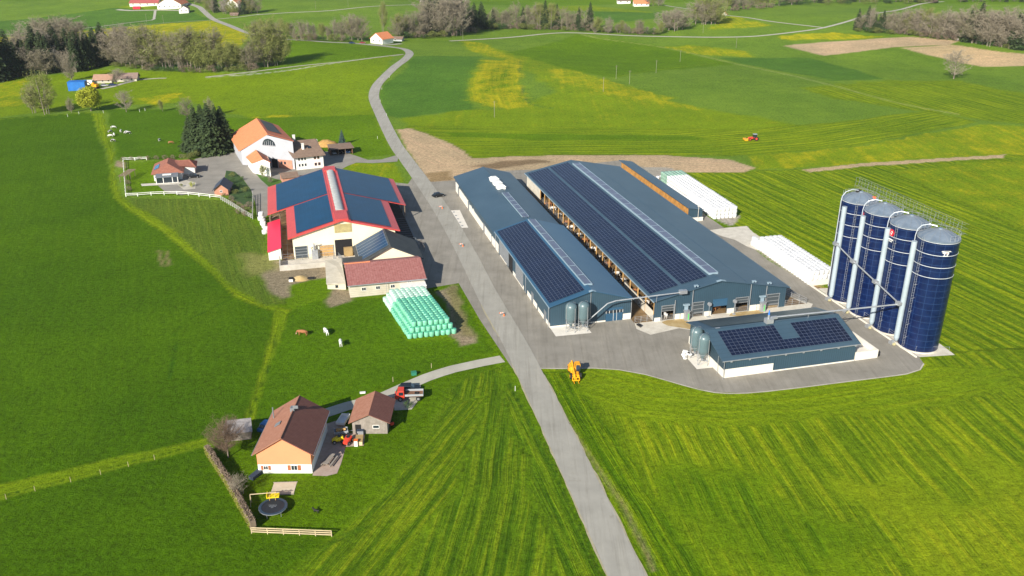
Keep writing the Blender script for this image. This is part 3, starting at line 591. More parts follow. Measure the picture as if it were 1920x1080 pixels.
# things on the gable
for k, (a, b, h) in enumerate(OP):
    if k == 2:
        mb = MB(OFF); mb.box(a+.02, YF-.08, 2.1, b-.02, YF-.004, 3.9); mb.build('roller_door', BLUE_R2, rt, label='half raised blue-grey roller door')
        continue
    mb = MB(OFF); z0 = .8 if k in (1, 4) else 2.3; mb.box(a+.02, YF+.02, z0, b-.02, YF+.1, h); mb.mat(1)
    for z in ([1.0, 1.9, 2.9] if k in (1, 4) else [2.3, 3.0]): mb.box(a, YF-.05, z, b, YF-.006, z+.09)
    for x in (a, b-.1): mb.box(x, YF-.07, 0, x+.1, YF-.007, h)
    mb.box(a-.08, YF-.1, h, b+.08, YF-.004, h+.12); mb.build('curtain_shutter', [STEELG, GALV], rt)
    mb = MB(OFF); gate_rails(mb, (a+.1, YF-.25), (b-.1, YF-.25), 1.3, 4); mb.build('gate', GALV, rt)
mb = MB(OFF)
for a, b, h in ((28.9, 30.2, 1.3), (30.4, 31.6, 1.3), (36.3, 38.0, 1.1), (42.1, 43.9, 1.2), (47.8, 49.6, 1.4), (49.8, 51.9, 1.4), (32.4, 33.1, .9), (24, 25.4, .9)): mb.box(a, YF-.22, 0, b, YF-.005, h)
mb.split('wall_base', WCONC, rt)
mb = MB(OFF)
for x, z in ((28.75, 4.9), (33.0, 6.9), (47.6, 7.0), (51.7, 6.2)): mb.tube((x, YF-.3, 0), (x, YF-.3, z), .09, .09, 6)
mb.split('galvanised_post', GALV, rt)
for x, z in ((29.8, 6.9), (33.4, 7.7), (47.9, 7.3), (51.9, 6.5)):
    mb = MB(OFF); mb.tube((x, YF-.3, z-.25), (x, YF-.5, z+.45), .05, .05, 5); mb.cbox((x, YF-.6, z+.5), (.9, .5, .12)); mb.cbox((x-.35, YF-.8, z+.35), (.35, .2, .3)); mb.cbox((x+.35, YF-.8, z+.35), (.35, .2, .3)); mb.build('floodlight', WALU, rt)
# robot cabinets, fans
for x, gl in ((31.4, 'left'), (50.6, 'right')):
    t = root_fb('control_cabinet', 'tall pale machine cabinet with a green stripe before the great barn gable, %s one' % ('left hand' if gl == 'left' else 'right hand'), 'cabinet', x, YF-1.2)
    mb = MB(); mb.box(-.55, -.45, .1, .55, .45, 2.3); mb.box(-.7, -.6, 2.3, .7, .6, 2.42); mb.build('housing', GALV, t)
    mb = MB(); mb.box(.1, -.47, .3, .35, -.451, 1.8); mb.build('green_stripe', M('green_sticker', (.10, .55, .12), .5), t)
    mb = MB(); mb.box(-.45, .45, 1.6, .45, .6, 3.7); mb.box(-.75, .2, 3.5, .75, .8, 3.8); mb.build('upper_housing', WALU, t)
for x in (37.0, 43.4):
    t = root_fb('stand_fan', 'round grey fan head on a thin post %s the great barn middle door' % ('left of' if x < 40 else 'right of'), 'fan', x, YF-1.0)
    mb = MB(); mb.tube((0, 0, 0), (0, 0, 3.0), .05, .05, 6); mb.cbox((0, 0, .1), (.7, .7, .2)); mb.build('post', GALV, t)
    mb = MB(); mb.tube((0, -.25, 3.3), (0, .25, 3.3), .45, .45, 16); mb.tube((0, -.28, 3.3), (0, -.25, 3.3), .2, .2, 8); mb.build('fan_head', GALV, t)
# the aprons
sheet('concrete_apron', [FB(x, y) for x, y in ((19.3, -2.6), (18.6, -5.5), (20.5, -9.0), (28, -7.5), (30.5, -9.2), (60, -8.0), (64.5, -3.0), (60, 4), (57.3, 4), (57.3, -2.6))], CONC, .036, px=False, label='pale stained concrete apron in front of the great barn')
sheet('alley', [FB(x, y) for x, y in ((19.3, -2.6), (23.8, -2.6), (23.8, 107), (19.3, 107))], DUNG, .042, px=False)  # alley concrete in shadow; its shade is put into this dark floor colour
sheet('dung_yard', [FB(x, y) for x, y in ((57.3, -2.4), (62.8, -2.4), (60.2, 6), (57.3, 16))], DUNG, .042, px=False)
sheet('stained_patch', smooth_line([FB(x, y) for x, y in ((27.0, -2.9), (31, -3.2), (31.5, -5), (32.5, -8.0), (31, -9.0), (28.5, -7.3), (26, -5.5), (25.5, -3.5))], 1), M('dung_stain', (.33, .22, .08), .8, col2=(.46, .36, .19), scale=.5, world=True), .041, px=False)
sheet('stained_patch', smooth_line([FB(x, y) for x, y in ((43.2, -2.9), (51, -3.2), (50, -5), (45, -5.2), (42, -4.2))], 1), M('dung_stain', (.33, .22, .08)), .041, px=False)
t = root_fb('rail_fence', 'galvanised rail gate closing the dark alley between the two long barns', 'fence', 21.5, -2.4)
mb = MB((21.5, -2.4, 0)); gate_rails(mb, (19.4, -2.4), (23.8, -2.4), 1.5, 4, 1.5); mb.build('rail', GALV, t)
t = root_fb('rail_fence', 'galvanised rail fence round the brown pen at the right corner of the great barn', 'fence', 60, -2.4)
mb = MB((60, -2.4, 0)); gate_rails(mb, (57.3, -2.5), (63.0, -2.5), 1.5, 3, 2); gate_rails(mb, (63.0, -2.5), (60.0, 9), 1.5, 3, 2.5); mb.build('rail', GALV, t)
# ---------------------------------------------------------------- feed shelter
OFF = (64, 90, 0); rt = root_fb('feed_shelter', 'long narrow lean-to with a row of orange feed fronts behind the great barn', 'shelter', 64, 90)
mb = MB(OFF); mb.slab([(61.4, 60.5, 4.5), (66.6, 60.5, 3.6), (66.6, 119, 3.6), (61.4, 119, 4.5)], .15); mb.build('roof', BLUE_R, rt)
mb = MB(OFF); mb.box(66.2, 61, 0, 66.4, 118.5, 3.5); mb.add([(61.8, 60.9, 0), (66.4, 60.9, 0), (66.4, 60.9, 3.5), (61.8, 60.9, 4.3), (61.8, 61.1, 0), (66.4, 61.1, 0), (66.4, 61.1, 3.5), (61.8, 61.1, 4.3)], [(0, 1, 2, 3), (7, 6, 5, 4), (0, 3, 7, 4), (1, 5, 6, 2)]); mb.build('wall', CLAD, rt)
mb = MB(OFF); mb.box(62.5, 60.6, 0, 66.6, 60.88, 1.2); mb.box(61.9, 61.2, 0, 62.3, 118, .5); mb.tube((64.8, 60.4, 0), (64.8, 60.4, 4.8), .07, .07, 6); mb.cbox((64.8, 60.3, 4.8), (.8, .4, .12)); mb.build('plinth', WCONC, rt)
mb = MB(OFF); rnd = random.Random(8); y = 61.4
while y < 117.8:
    mb.box(62.4, y, .3, 62.4+rnd.uniform(.3, .5), y+.95, 3.75+rnd.uniform(-.15, .05)); y += 1.15
mb.build('feed_fronts', M('orange_timber', (.44, .22, .06), .8, .3, .9), rt)
# ---------------------------------------------------------------- small plant building
OFF = (42, -23, 0); rt = root_fb('machine_shed', 'smallest blue-grey shed standing alone in front, solar roof and white concrete base', 'shed', 42, -23)
y0, y1, yr, zr = -31.0, -14.8, -22.7, 7.0; mb = MB(OFF)
mb.box(27, y0, 0, 56.6, y0+.25, 4.15); mb.box(27, y1-.25, 0, 56.6, y1, 4.9)
for x in (27, 56.35): mb.add([(x, y0+.25, 0), (x+.25, y0+.25, 0), (x+.25, y1-.25, 0), (x, y1-.25, 0), (x, y0+.25, 4.2), (x, yr, 6.8), (x, y1-.25, 4.95), (x+.25, y0+.25, 4.2), (x+.25, yr, 6.8), (x+.25, y1-.25, 4.95)], [(0, 4, 5, 6, 3), (1, 2, 9, 8, 7), (0, 1, 7, 4), (2, 3, 6, 9), (4, 7, 8, 5), (5, 8, 9, 6)])
mb.build('wall', CLAD, rt)
mb = MB(OFF); mb.slab([(26.1, y0-.5, 4.1), (57.3, y0-.5, 4.1), (57.3, yr, zr), (26.1, yr, zr)], .15); mb.slab([(26.1, yr, zr), (57.3, yr, zr), (57.3, y1+.4, 4.95), (26.1, y1+.4, 4.95)], .15)
mb.mat(1); mb.box(26.1, y0-.64, 3.95, 57.3, y0-.5, 4.1); mb.box(28.6, yr-.15, 7.02, 29.6, yr+.1, 7.1); mb.build('roof', [BLUE_R, GALV], rt)
def P4(u, v): y = y0+.6+v*(yr-y0-1.6); return (28.6+u*27.4, y, 4.1+(y-y0+.5)*(zr-4.1)/(yr-y0+.5))
mb = MB(OFF); arr(mb, P4, 28, 8, skip=lambda i, j: 13 <= i < 17 and j >= 3, gap=.07); mb.build('solar_array', [PV, PVF], rt, label='solar panels on the front slope, a bare patch among them')
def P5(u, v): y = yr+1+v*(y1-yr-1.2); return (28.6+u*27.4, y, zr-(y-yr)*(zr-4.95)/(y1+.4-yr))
mb = MB(OFF); arr(mb, P5, 26, 6, gap=.07); mb.build('solar_array', [M('grey_green_cells', (.045, .055, .055), .35, .2, .3), M('grey_frames', (.09, .105, .105), .6)], rt, label='dull panels on the rear slope')  # rear panels have paler grey-green cells
mb = MB(OFF); mb.box(26.94, y0-.06, 0, 37.8, y0-.004, 1.95); mb.box(37.8, y0-.05, 0, 56.6, y0-.004, .3); mb.box(26.9, y0-.06, 0, 26.996, y1, 1.7); mb.split('wall_base', WCONC, rt)
mb = MB(OFF); mb.box(38.0, y0-.07, .5, 56.2, y0-.051, 3.7); mb.build('sliding_door', CLAD, rt)
mb = MB(OFF)
for x in range(28, 57, 4): mb.cbox((x, y0-.62, 3.85), (.4, .2, .18))
for x, y in ((26.5, y0-.6), (26.5, y0+2)): mb.tube((x, y, 0), (x, y, 4), .05, .05, 6)
mb.split('gutter_bracket', GALV, rt)
mb = MB(OFF); mb.cbox((40.6, yr-.3, 7.5), (1.6, 1.2, 1.0)); mb.cbox((41.6, yr, 7.9), (2.0, .6, .5)); mb.tube((40.4, yr-.4, 8), (40.4, yr-.4, 8.9), .25, .2, 8); mb.build('auger_head', GALV, rt)
mb = MB(OFF); mb.tube((40.4, yr-.4, 8.9), (40.4, yr-.4, 9.9), .22, .1, 8); mb.build('blue_motor', M('blue_plastic', (.04, .18, .55), .5), rt)
mb = MB(OFF); mb.box(56.8, y0, 0, 62.2, y0+.3, 1.9); mb.box(61.9, y0+.3, 0, 62.2, y0+9, 1.9); mb.box(56.8, y0+8.7, 0, 61.9, y0+9, 1.9); mb.box(56.85, y0+.3, 0, 61.9, y0+8.7, .8); mb.build('feed_bunker', WCONC, rt, label='white concrete bunker at the right end')
mb = MB(OFF); mb.cbox((62.7, y0+1.0, .7), (.7, 1.0, .9)); mb.tube((62.7, y0+.4, .4), (62.7, y0+1.6, .4), .4, .4, 10); mb.build('motor_unit', BLK, rt)
# ---------------------------------------------------------------- aprons and small feed silos
SILG = M('grey_green_shell', (.10, .155, .17), .35, .08, .5, spec=.6)
def feed_silo(x, y, label, group):
    t = root_fb('feed_silo', label, 'silo', x, y, group); t.scale = (.95, .95, .90); mb = MB()
    mb.lathe([(.25, 1.5), (1.3, 3.4), (1.38, 3.6), (1.38, 6.4), (1.3, 6.9), (1.0, 7.3), (.5, 7.55), (.12, 7.6)], n=24); mb.build('shell', SILG, t, smooth=40)
    mb = MB()
    for a in range(4):
        c, s = math.cos(a*math.pi/2+.4)*1.45, math.sin(a*math.pi/2+.4)*1.45; mb.tube((c, s, 0), (c, s, 6.6), .06, .06, 5)
        if a % 2 == 0: mb.path([(c, s, 6.6), (c*.8, s*.8, 7.4), (c*.3, s*.3, 7.75)], .05, 5)
        c2, s2 = math.cos((a+1)*math.pi/2+.4)*1.45, math.sin((a+1)*math.pi/2+.4)*1.45; mb.tube((c, s, .1), (c2, s2, 1.6), .035, .035, 4); mb.tube((c, s, 2.6), (c2, s2, 2.6), .04, .04, 4)
    mb.build('leg_frame', GALV, t); mb = MB(); mb.lathe([(.3, .9), (.35, 1.5)], n=10); mb.tube((0, 0, 1.1), (1.2, -.3, .7), .12, .12, 6); mb.build('outlet', GALVD, t); return t
feed_silo(4.0, -2.7, 'left of the two grey-green feed silos against the low barn gable', 'feed silos'); feed_silo(6.9, -2.7, 'right of the two grey-green feed silos against the low barn gable', 'feed silos')
feed_silo(25.4, -21.0, 'rear grey-green feed silo beside the smallest blue shed', 'feed silos'); feed_silo(25.5, -24.3, 'front grey-green feed silo beside the smallest blue shed', 'feed silos')
sheet('silo_pad', [FB(x, y) for x, y in ((0, -.1), (0, -4.6), (8.2, -4.9), (8.2, -.1))], WCONC, .044, px=False, label='pale concrete pad under two feed silos')
sheet('silo_pad', [FB(x, y) for x, y in ((23.6, -18.8), (23.4, -26.3), (26.9, -26.4), (26.9, -18.8))], WCONC, .044, px=False)
t = root_fb('sack_pile', 'pile of white sacks beside the rear feed silo at the smallest shed', 'sacks', 23.6, -20.4)
rnd = random.Random(4); mb = MB()
for i in range(9): mb.cbox((rnd.uniform(-.8, .6), rnd.uniform(-1, 1), .25+.35*(i//3)), (1.0, .6, .34), rnd.uniform(0, 3))
mb.build('sacks', WHITE, t)
def ladder(mb, p0, p1, wd=.5, r=.03):
    p0, p1 = Vector(p0), Vector(p1); d = Vector((wd/2, 0, 0)); mb.tube(p0-d, p1-d, r, r, 4); mb.tube(p0+d, p1+d, r, r, 4); n = int((p1-p0).length/.6)
    for i in range(n): q = p0.lerp(p1, i/n); mb.tube(q-d, q+d, r*.7, r*.7, 4)
# ---------------------------------------------------------------- tower silos
NAVY = bpy.data.materials.new('navy_enamel'); NAVY.use_nodes = True
def navy():
    nt = NAVY.node_tree; N = nt.nodes; L = nt.links; b = N['Principled BSDF']; b.inputs['Roughness'].default_value = .28; b.inputs['Specular IOR Level'].default_value = .5
    tc = N.new('ShaderNodeTexCoord'); sp = N.new('ShaderNodeSeparateXYZ'); L.new(tc.outputs['Object'], sp.inputs[0])
    at = N.new('ShaderNodeMath'); at.operation = 'ARCTAN2'; L.new(sp.outputs[1], at.inputs[0]); L.new(sp.outputs[0], at.inputs[1])
    def lines(src, k, wd, off=0):
        a = N.new('ShaderNodeMath'); a.operation = 'MULTIPLY_ADD'; a.inputs[1].default_value = k; a.inputs[2].default_value = off; L.new(src, a.inputs[0])
        f = N.new('ShaderNodeMath'); f.operation = 'FRACT'; L.new(a.outputs[0], f.inputs[0]); g = N.new('ShaderNodeMath'); g.operation = 'LESS_THAN'; g.inputs[1].default_value = wd; L.new(f.outputs[0], g.inputs[0]); return g.outputs[0]
    v = lines(at.outputs[0], 14/(2*math.pi), .035, .3); h = lines(sp.outputs[2], 1/1.42, .055)
    mx = N.new('ShaderNodeMath'); mx.operation = 'MAXIMUM'; L.new(v, mx.inputs[0]); L.new(h, mx.inputs[1])
    n = N.new('ShaderNodeTexNoise'); n.inputs['Scale'].default_value = .6; n.inputs['Detail'].default_value = 5; L.new(tc.outputs['Object'], n.inputs[0])
    c = ramp(nt, n.outputs[0], [(.3, (.0012, .007, .044)), (.7, (.0035, .015, .072))]); m = N.new('ShaderNodeMix'); m.data_type = 'RGBA'
    s = N.new('ShaderNodeMath'); s.operation = 'MULTIPLY'; s.inputs[1].default_value = .38; L.new(mx.outputs[0], s.inputs[0]); L.new(s.outputs[0], m.inputs[0]); L.new(c, m.inputs[6]); m.inputs[7].default_value = (.05, .11, .26, 1)
    L.new(m.outputs[2], b.inputs['Base Color'])
navy()
DOME = M('grey_enamel_dome', (.12, .16, .21), .4, .25, .6, spec=.5, col2=(.19, .235, .29)); RIM = M('pale_ring', (.55, .58, .60), .4)
SR = 4.05; SH = 24.7; SX = 74.2; SYS = [-1.2, -10.1, -19.1, -28.0]; PDY = [-.9, .8, 1.2, 1.7]
def text_obj(s, size, loc, rot, mat, parent, name, ext=.01):
    c = bpy.data.curves.new(name, 'FONT'); c.body = s; c.size = size; c.extrude = ext; c.align_x = 'CENTER'
    o = bpy.data.objects.new(name, c); COL.objects.link(o); bpy.context.view_layer.update(); me = bpy.data.meshes.new_from_object(o); bpy.data.objects.remove(o)
    o = bpy.data.objects.new(name, me); COL.objects.link(o); me.materials.clear(); me.materials.append(mat); o.parent = parent; o.location = loc; o.rotation_euler = rot; return o
for k, sy_ in enumerate(SYS):
    lab = ['navy tower silo farthest back, in the row of four', 'second navy tower silo from the back of the row of four', 'third navy tower silo, with the larger red badge high on its side', 'nearest navy tower silo with the pale cow emblem'][k]
    t = root_fb('tower_silo', lab, 'silo', SX, sy_, 'navy tower silos'); mb = MB(); mb.lathe([(SR, .1), (SR, SH)], n=56, caps=False); mb.build('shell', NAVY, t, smooth=1)
    mb = MB(); prof = [(SR+.06, SH), (SR+.06, SH+.22), (SR-.1, SH+.25), (SR*.72, SH+.95), (SR*.4, SH+1.45), (.5, SH+1.7), (.45, SH+2.0)]; mb.lathe(prof, n=40); mb.mat(1)
    for i in range(14):
        a = 2*math.pi*i/14; c, s = math.cos(a), math.sin(a)
        mb.path([(r*c, r*s, z+.03) for r, z in ((SR-.1, SH+.25), (SR*.72, SH+.95), (SR*.4, SH+1.45), (.5, SH+1.7))], .035, 4)
    mb.build('dome_roof', [DOME, GALVD], t, smooth=30)
    mb = MB()
    for z in ([SH-.12, SH-2.6, SH-5.4, SH-8.2] if k != 3 else [SH-.12, SH-2.7, SH-5.3, SH-7.6]): mb.lathe([(SR+.01, z-.05), (SR+.07, z-.05), (SR+.07, z+.05), (SR+.01, z+.05)], n=48, caps=False)
    mb.build('hoop', RIM, t)
    mb = MB(); mb.lathe([(SR+.25, 0), (SR+.25, .3)], n=32); mb.build('foundation', CONC, t)
    a = math.atan2(PDY[k], -4.2); px_, py_ = (SR+.5)*math.cos(a), (SR+.5)*math.sin(a); ztop = 23.6
    mb = MB(); mb.tube((px_, py_, 1.6), (px_, py_, ztop), .58, .58, 18); mb.tube((px_, py_, .9), (px_, py_, 1.6), .35, .58, 12); mb.build('filling_pipe', M('pale_blue_steel', (.42, .50, .55), .35, .08, .4, metal=.2, spec=.6), t, smooth=40)
    a2 = a-.42; qx, qy = (SR+.35)*math.cos(a2), (SR+.35)*math.sin(a2); mb = MB()
    mb.path([(qx, qy, 3), (qx, qy, SH-.3), (qx*.95, qy*.95, SH+1.0), (qx*.8, qy*.8, SH+1.9), (qx*.5, qy*.5, SH+2.4), (qx*.15, qy*.15, SH+2.2)], .10, 8)
    a3 = a+.62; ux, uy = (SR+.5)*math.cos(a3), (SR+.5)*math.sin(a3)
    mb.build('blower_pipe', M('light_steel', (.50, .55, .60), .35, metal=.2), t)
    mb = MB(); ladder(mb, (ux*1.05, uy*1.05, 1), (ux*1.05, uy*1.05, SH+.8)); 
    for z in range(3, 24, 3): mb.tube((ux*.88, uy*.88, z), (ux*1.08, uy*1.08, z), .04, .04, 4)
    mb.build('ladder', GALV, t)
    mb = MB(); rr = SR-.15; n = 22
    P = [(rr*math.cos(2*math.pi*i/n), rr*math.sin(2*math.pi*i/n)) for i in range(n+1) if -1.9 < ((2*math.pi*i/n+math.pi) % (2*math.pi)-math.pi) < 2.4]
    for x, y in P: mb.tube((x, y, SH+.2), (x, y, SH+1.5), .035, .035, 4)
    for z in (.85, 1.45):
        for p, q in zip(P, P[1:]):
            if math.dist(p, q) < 2: mb.tube((*p, SH+z), (*q, SH+z), .03, .03, 4)
    mb.build('roof_railing', GALV, t)
    if k == 0: mb = MB(); mb.lathe([(.55, SH+1.5), (.55, SH+2.2), (.3, SH+2.3)], c=(-.4, .5, 0), n=12); mb.build('roof_hatch', BLK, t); mb = MB(); mb.cbox((1.9, -2.4, SH+1.0), (.6, .5, .5)); mb.build('orange_box', M('orange_red', (.75, .18, .06), .5), t)
    def badge(ang, z, build):
        e = SR+.05; x, y = e*math.cos(ang), e*math.sin(ang); build(x, y, z, ang)
    RED = M('red_enamel', (.55, .015, .03), .4)
    if k in (1, 2):
        def bd(x, y, z, ang):
            mb = MB(); d = Vector((math.cos(ang), math.sin(ang), 0)); tt = Vector((-d.y, d.x, 0)); c0 = Vector((x, y, z))
            mb.tube(c0-d*.02, c0+d*.05, .85, .85, 6); mb.mat(1); w2 = .28
            for s in (-1, 1):   # white bolt-like mark of two wedges
                q = [c0+d*.07+tt*(s*.05)+Vector((0, 0, s*.1)), c0+d*.07+tt*(s*.45)+Vector((0, 0, s*-.05)), c0+d*.07+tt*(s*.1)+Vector((0, 0, s*.5)), c0+d*.07+tt*(s*-.2)+Vector((0, 0, s*.2))]
                mb.quad(*[tuple(p) for p in (q if s > 0 else q)])
            mb.build('red_badge', [RED, WHITE], t); m2 = MB(); c1 = c0-Vector((0, 0, 1.5)); m2.cbox(tuple(c1+d*.03), (.05, 1.5, .28), ang); m2.cbox(tuple(c1+d*.03-Vector((0, 0, .42))), (.05, 1.0, .16), ang); m2.build('name_strip', WHITE, t)
        badge(a+math.radians(14) if k == 2 else a-math.radians(25), SH-1.8 if k == 2 else SH-1.6, bd)
    if k == 3:
        def bd(x, y, z, ang):
            d = Vector((math.cos(ang), math.sin(ang), 0)); tt = Vector((-d.y, d.x, 0)); c0 = Vector((x, y, z)); mb = MB()
            def q(a, b, w_, h_, m=0): mb.mat(m); mb.cbox(tuple(c0+tt*a+Vector((0, 0, b))), (.06, w_, h_), ang)
            q(0, .52, 1.7, .07); q(-.75, .42, .5, .07); q(.75, .42, .5, .07)              # swept lettering line above
            q(0, .12, .85, .42); q(-.3, -.22, .14, .5); q(.3, -.22, .14, .5); q(-.55, .22, .35, .34); q(.5, .05, .1, .5); q(0, -.5, 1.1, .07)
            mb.mat(1); mb.cbox(tuple(c0+d*.02+tt*.12+Vector((0, 0, .12))), (.06, .3, .2), ang); mb.build('cow_emblem', [WHITE, M('dull_red', (.35, .05, .05), .5)], t)
        badge(math.atan2(-.85, -.22), SH-2.1, bd)
# high catwalk rail above the row of silos
t = root_fb('catwalk', 'light lattice of steel rails running over the tops of the four navy silos', 'catwalk', SX+2.6, -13)
mb = MB((SX+2.6, -13, 0)); xx = SX+2.9; za = SH+1.3
for x in (xx, xx+.9):
    for z in (.0, 1.1, 2.1): mb.tube((x, 5.2, za+z), (x, -31.2, za+z), .03, .03, 4)
    y = 5.2; i = 0
    while y > -31: mb.tube((x, y, za), (x, y, za+2.1), .03, .03, 4); y -= 2.3
for k in range(33):
    y = 5-k*1.1; mb.tube((xx, y, za), (xx+.9, y-.5, za), .03, .03, 4)
    if k % 3 == 0: mb.tube((xx, y, za-1.4), (xx+.4, y-1, za+1.9), .03, .03, 4); mb.tube((xx, y, za-1.2), (xx-.4, y, za+.2), .03, .03, 4)
mb.build('catwalk_frame', GALVD, t)
# conveyor augers
def auger(name, label, pts, r, extra=None):
    X, Y = FB(*pts[0][:2]); t = root_fb(name, label, 'auger pipe', pts[0][0], pts[0][1]); mb = MB((pts[0][0], pts[0][1], 0)); mb.path(pts, r, 8); mb.build('tube', GALV, t, smooth=40)
    if extra: mb = MB((pts[0][0], pts[0][1], 0)); extra(mb); mb.split('support', GALV, t)
    return t
yp = [v+d for v, d in zip(SYS, PDY)]; xpi = SX-5.2
auger('conveyor_auger', 'thin steel auger tube slanting across the fronts of the navy silos', [(xpi, yp[0], 14.6), (xpi, yp[1], 12.9), (xpi, yp[2], 11.3), (xpi, yp[3], 9.7)], .16, lambda mb: [mb.cbox((xpi-.1, y, z), (.9, 1.1, .7)) for y, z in ((yp[0], 14.6), (yp[1], 12.9), (yp[2], 11.3), (yp[3], 9.7))])
auger('conveyor_auger', 'long steel auger tube from the silos down to the roof of the smallest shed', [(xpi, yp[3], 9.5), (41.5, -22.7, 8.0)], .17, lambda mb: [mb.tube((56.8, -16.3, 0), (56.8, -23.2, 8.4), .06, .06, 5), mb.tube((59.5, -17, 0), (59.5, -23.4, 8.6), .07, .07, 5), mb.tube((50, -22.7, 6.9), (50, -23, 8.2), .05, .05, 4)])
auger('feed_auger', 'pale bent feed pipe from the two gable silos across the alley to the great barn', [(7.2, -2.2, 1.0), (12.6, -2.4, 5.6), (14.5, -2.5, 6.1), (24.5, -3.6, 6.9), (29.4, -3.9, 7.1)], .14, lambda mb: [mb.cbox((30, -3.9, 7.2), (1.8, .8, .8)), mb.tube((23.9, -3.3, 5), (23.9, -3.6, 6.9), .05, .05, 4)])
sheet('storage_pad', Gp([(1330, 432), (1365, 427), (1400, 424), (1412, 436), (1450, 460), (1420, 470), (1400, 462), (1378, 450), (1350, 442)]), CONC, .05, px=False, label='pale worn concrete pad between the white bale stacks')
# silo kerb wall and railing
t = root_fb('kerb_wall', 'low pale concrete wall along the foot of the navy silos', 'wall', 71.0, -12); mb = MB((71, -12, 0)); mb.box(70.0, -33, 0, 70.3, 7, .35); mb.box(70.0, 7, 0, 75, 7.4, 1.3); mb.build('concrete', WCONC, t)
mb = MB((71, -12, 0))
for y in range(-31, -3, 3): mb.tube((71.4, y, .3), (71.4, y, 1.5), .04, .04, 4)
mb.tube((71.4, -31, 1.0), (71.4, -4, 1.0), .03, .03, 4); mb.tube((71.4, -31, 1.5), (71.4, -4, 1.5), .03, .03, 4); mb.tube((71.4, -31, 1.5), (78, -33, 1.5), .03, .03, 4)
for k in range(4): mb.tube((71.4+k*2.2, -31-k*.66, .2), (71.4+k*2.2, -31-k*.66, 1.5), .04, .04, 4)
mb.build('railing', GALV, t)
for i, y in enumerate(yp): 
    t2 = root_fb('blower', 'small yellow-grey blower at the foot of the %s filling pipe' % ['farthest', 'second', 'third', 'nearest'][i], 'blower', xpi-.1, y-.2); mb = MB(); mb.tube((-.3, 0, .6), (.3, 0, .6), .5, .5, 12); mb.cbox((0, .5, .4), (.5, .6, .6)); mb.build('fan_case', GALV, t2); mb = MB(); mb.cbox((.1, -.6, .5), (.5, .4, .5)); mb.build('motor', M('cream_motor', (.5, .45, .25), .6), t2)
sheet('silo_slab', [FB(x, y) for x, y in ((70.9, 5), (78, 4), (79.3, -29), (78.8, -34), (70.9, -33))], CONC, .05, px=False, label='concrete slab under the navy silos')
sheet('dark_lids_slab', [FB(x, y) for x, y in ((-13, 61), (-13.5, 47), (-8.2, 46.5), (-8.5, 61))] if False else Gp([(843, 395), (862, 394), (878, 427), (858, 428)]), WCONC, .05, px=False, label='pale slab with small lids let into the yard beside the road')
for i in range(5):
    x, y, z = G(851+i*3.9, 398+i*6.4); t = tag(MB().lathe([(.35, .0), (.35, .06)], n=10).build('manhole_lid', GALVD), 'small dark lid in the pale slab, %s from the far end' % nth(i), 'lid'); t.location = (x, y, .055); t['group'] = 'lids in the pale slab'
# ================================================================ OLD FARM, HOUSES
CREAM = M('cream_render', (.78, .69, .50), .85, .05, .3, col2=(.82, .73, .55)); WREND = M('white_render', (.80, .78, .72), .85, .06, .3); GREND = M('grey_white_render', (.40, .41, .44), .85, .08, .15)
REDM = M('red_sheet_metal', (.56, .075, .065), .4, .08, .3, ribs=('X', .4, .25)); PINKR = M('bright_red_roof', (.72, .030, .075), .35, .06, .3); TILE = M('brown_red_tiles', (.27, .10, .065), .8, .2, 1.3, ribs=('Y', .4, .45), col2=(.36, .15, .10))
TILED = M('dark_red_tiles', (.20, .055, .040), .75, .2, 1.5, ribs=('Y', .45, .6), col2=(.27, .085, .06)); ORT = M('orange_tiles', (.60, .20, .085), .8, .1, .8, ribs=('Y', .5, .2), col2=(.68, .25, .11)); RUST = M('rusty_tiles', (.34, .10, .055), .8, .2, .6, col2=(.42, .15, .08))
BRT = M('brown_tiles', (.17, .115, .085), .85, .2, 1.0, col2=(.24, .165, .12)); DGREY = M('dark_grey_roof', (.045, .05, .05), .7, .15, .5, col2=(.07, .075, .07)); SLATE = M('slate_roof', (.04, .055, .085), .55, .1, .6)
OLDTILE = M('weathered_red_tiles', (.26, .085, .075), .85, .3, 1.6, ribs=('X', .6, .35), col2=(.38, .17, .15)); OWALL = M('orange_render', (.74, .285, .14), .85, .04, .3); BLOCK = M('old_block_wall', (.46, .42, .33), .9, .15, .5, ribs=('Z', .5, .25), col2=(.58, .54, .44))
WOODG = M('grey_weathered_boards', (.22, .19, .16), .9, .3, 1.2, ribs=('X', .25, .6), col2=(.34, .30, .26)); SHUT = M('red_brown_shutter', (.36, .12, .05), .7); DOORG = M('grey_door', (.25, .26, .27), .6); BRICK = M('pink_brick', (.42, .19, .12), .85, .15, 1.0, col2=(.52, .26, .18)); WOODB = M('brown_boards', (.20, .10, .055), .85, .25, 1.0, ribs=('X', .3, .5))
# ---------------------------------------------------------------- cow barn with red roof edges
OFF = (-41, 85, 0); rt = root_fb('old_cow_barn', 'cream barn with a red-edged roof covered in blue solar panels, left of the road', 'barn', -41, 85)
def rz(x): return 10.4-.277*abs(x+41)
y0 = 57.9; mb = MB(OFF)
mb.add([(-54.4, y0, 0), (-27, y0, 0), (-27, y0, 6.4), (-41, y0, 10.2), (-54.4, y0, 6.5), (-54.4, y0+.3, 0), (-27, y0+.3, 0), (-27, y0+.3, 6.4), (-41, y0+.3, 10.2), (-54.4, y0+.3, 6.5)], [(0, 1, 2, 3, 4), (9, 8, 7, 6, 5), (0, 4, 9, 5), (1, 6, 7, 2)])
mb.box(-54.4, y0+.3, 0, -54.1, 112, 6.2); mb.box(-27.3, y0+.3, 3.0, -27, 112, 6.1); mb.box(-54.1, 111.7, 0, -27.3, 112, 6.3); mb.build('wall', CREAM, rt)
mb = MB(OFF)
def slab2(a, b, ya, yb): mb.slab([(a, ya, rz(a)), (b, ya, rz(b)), (b, yb, rz(b)), (a, yb, rz(a))], .18)
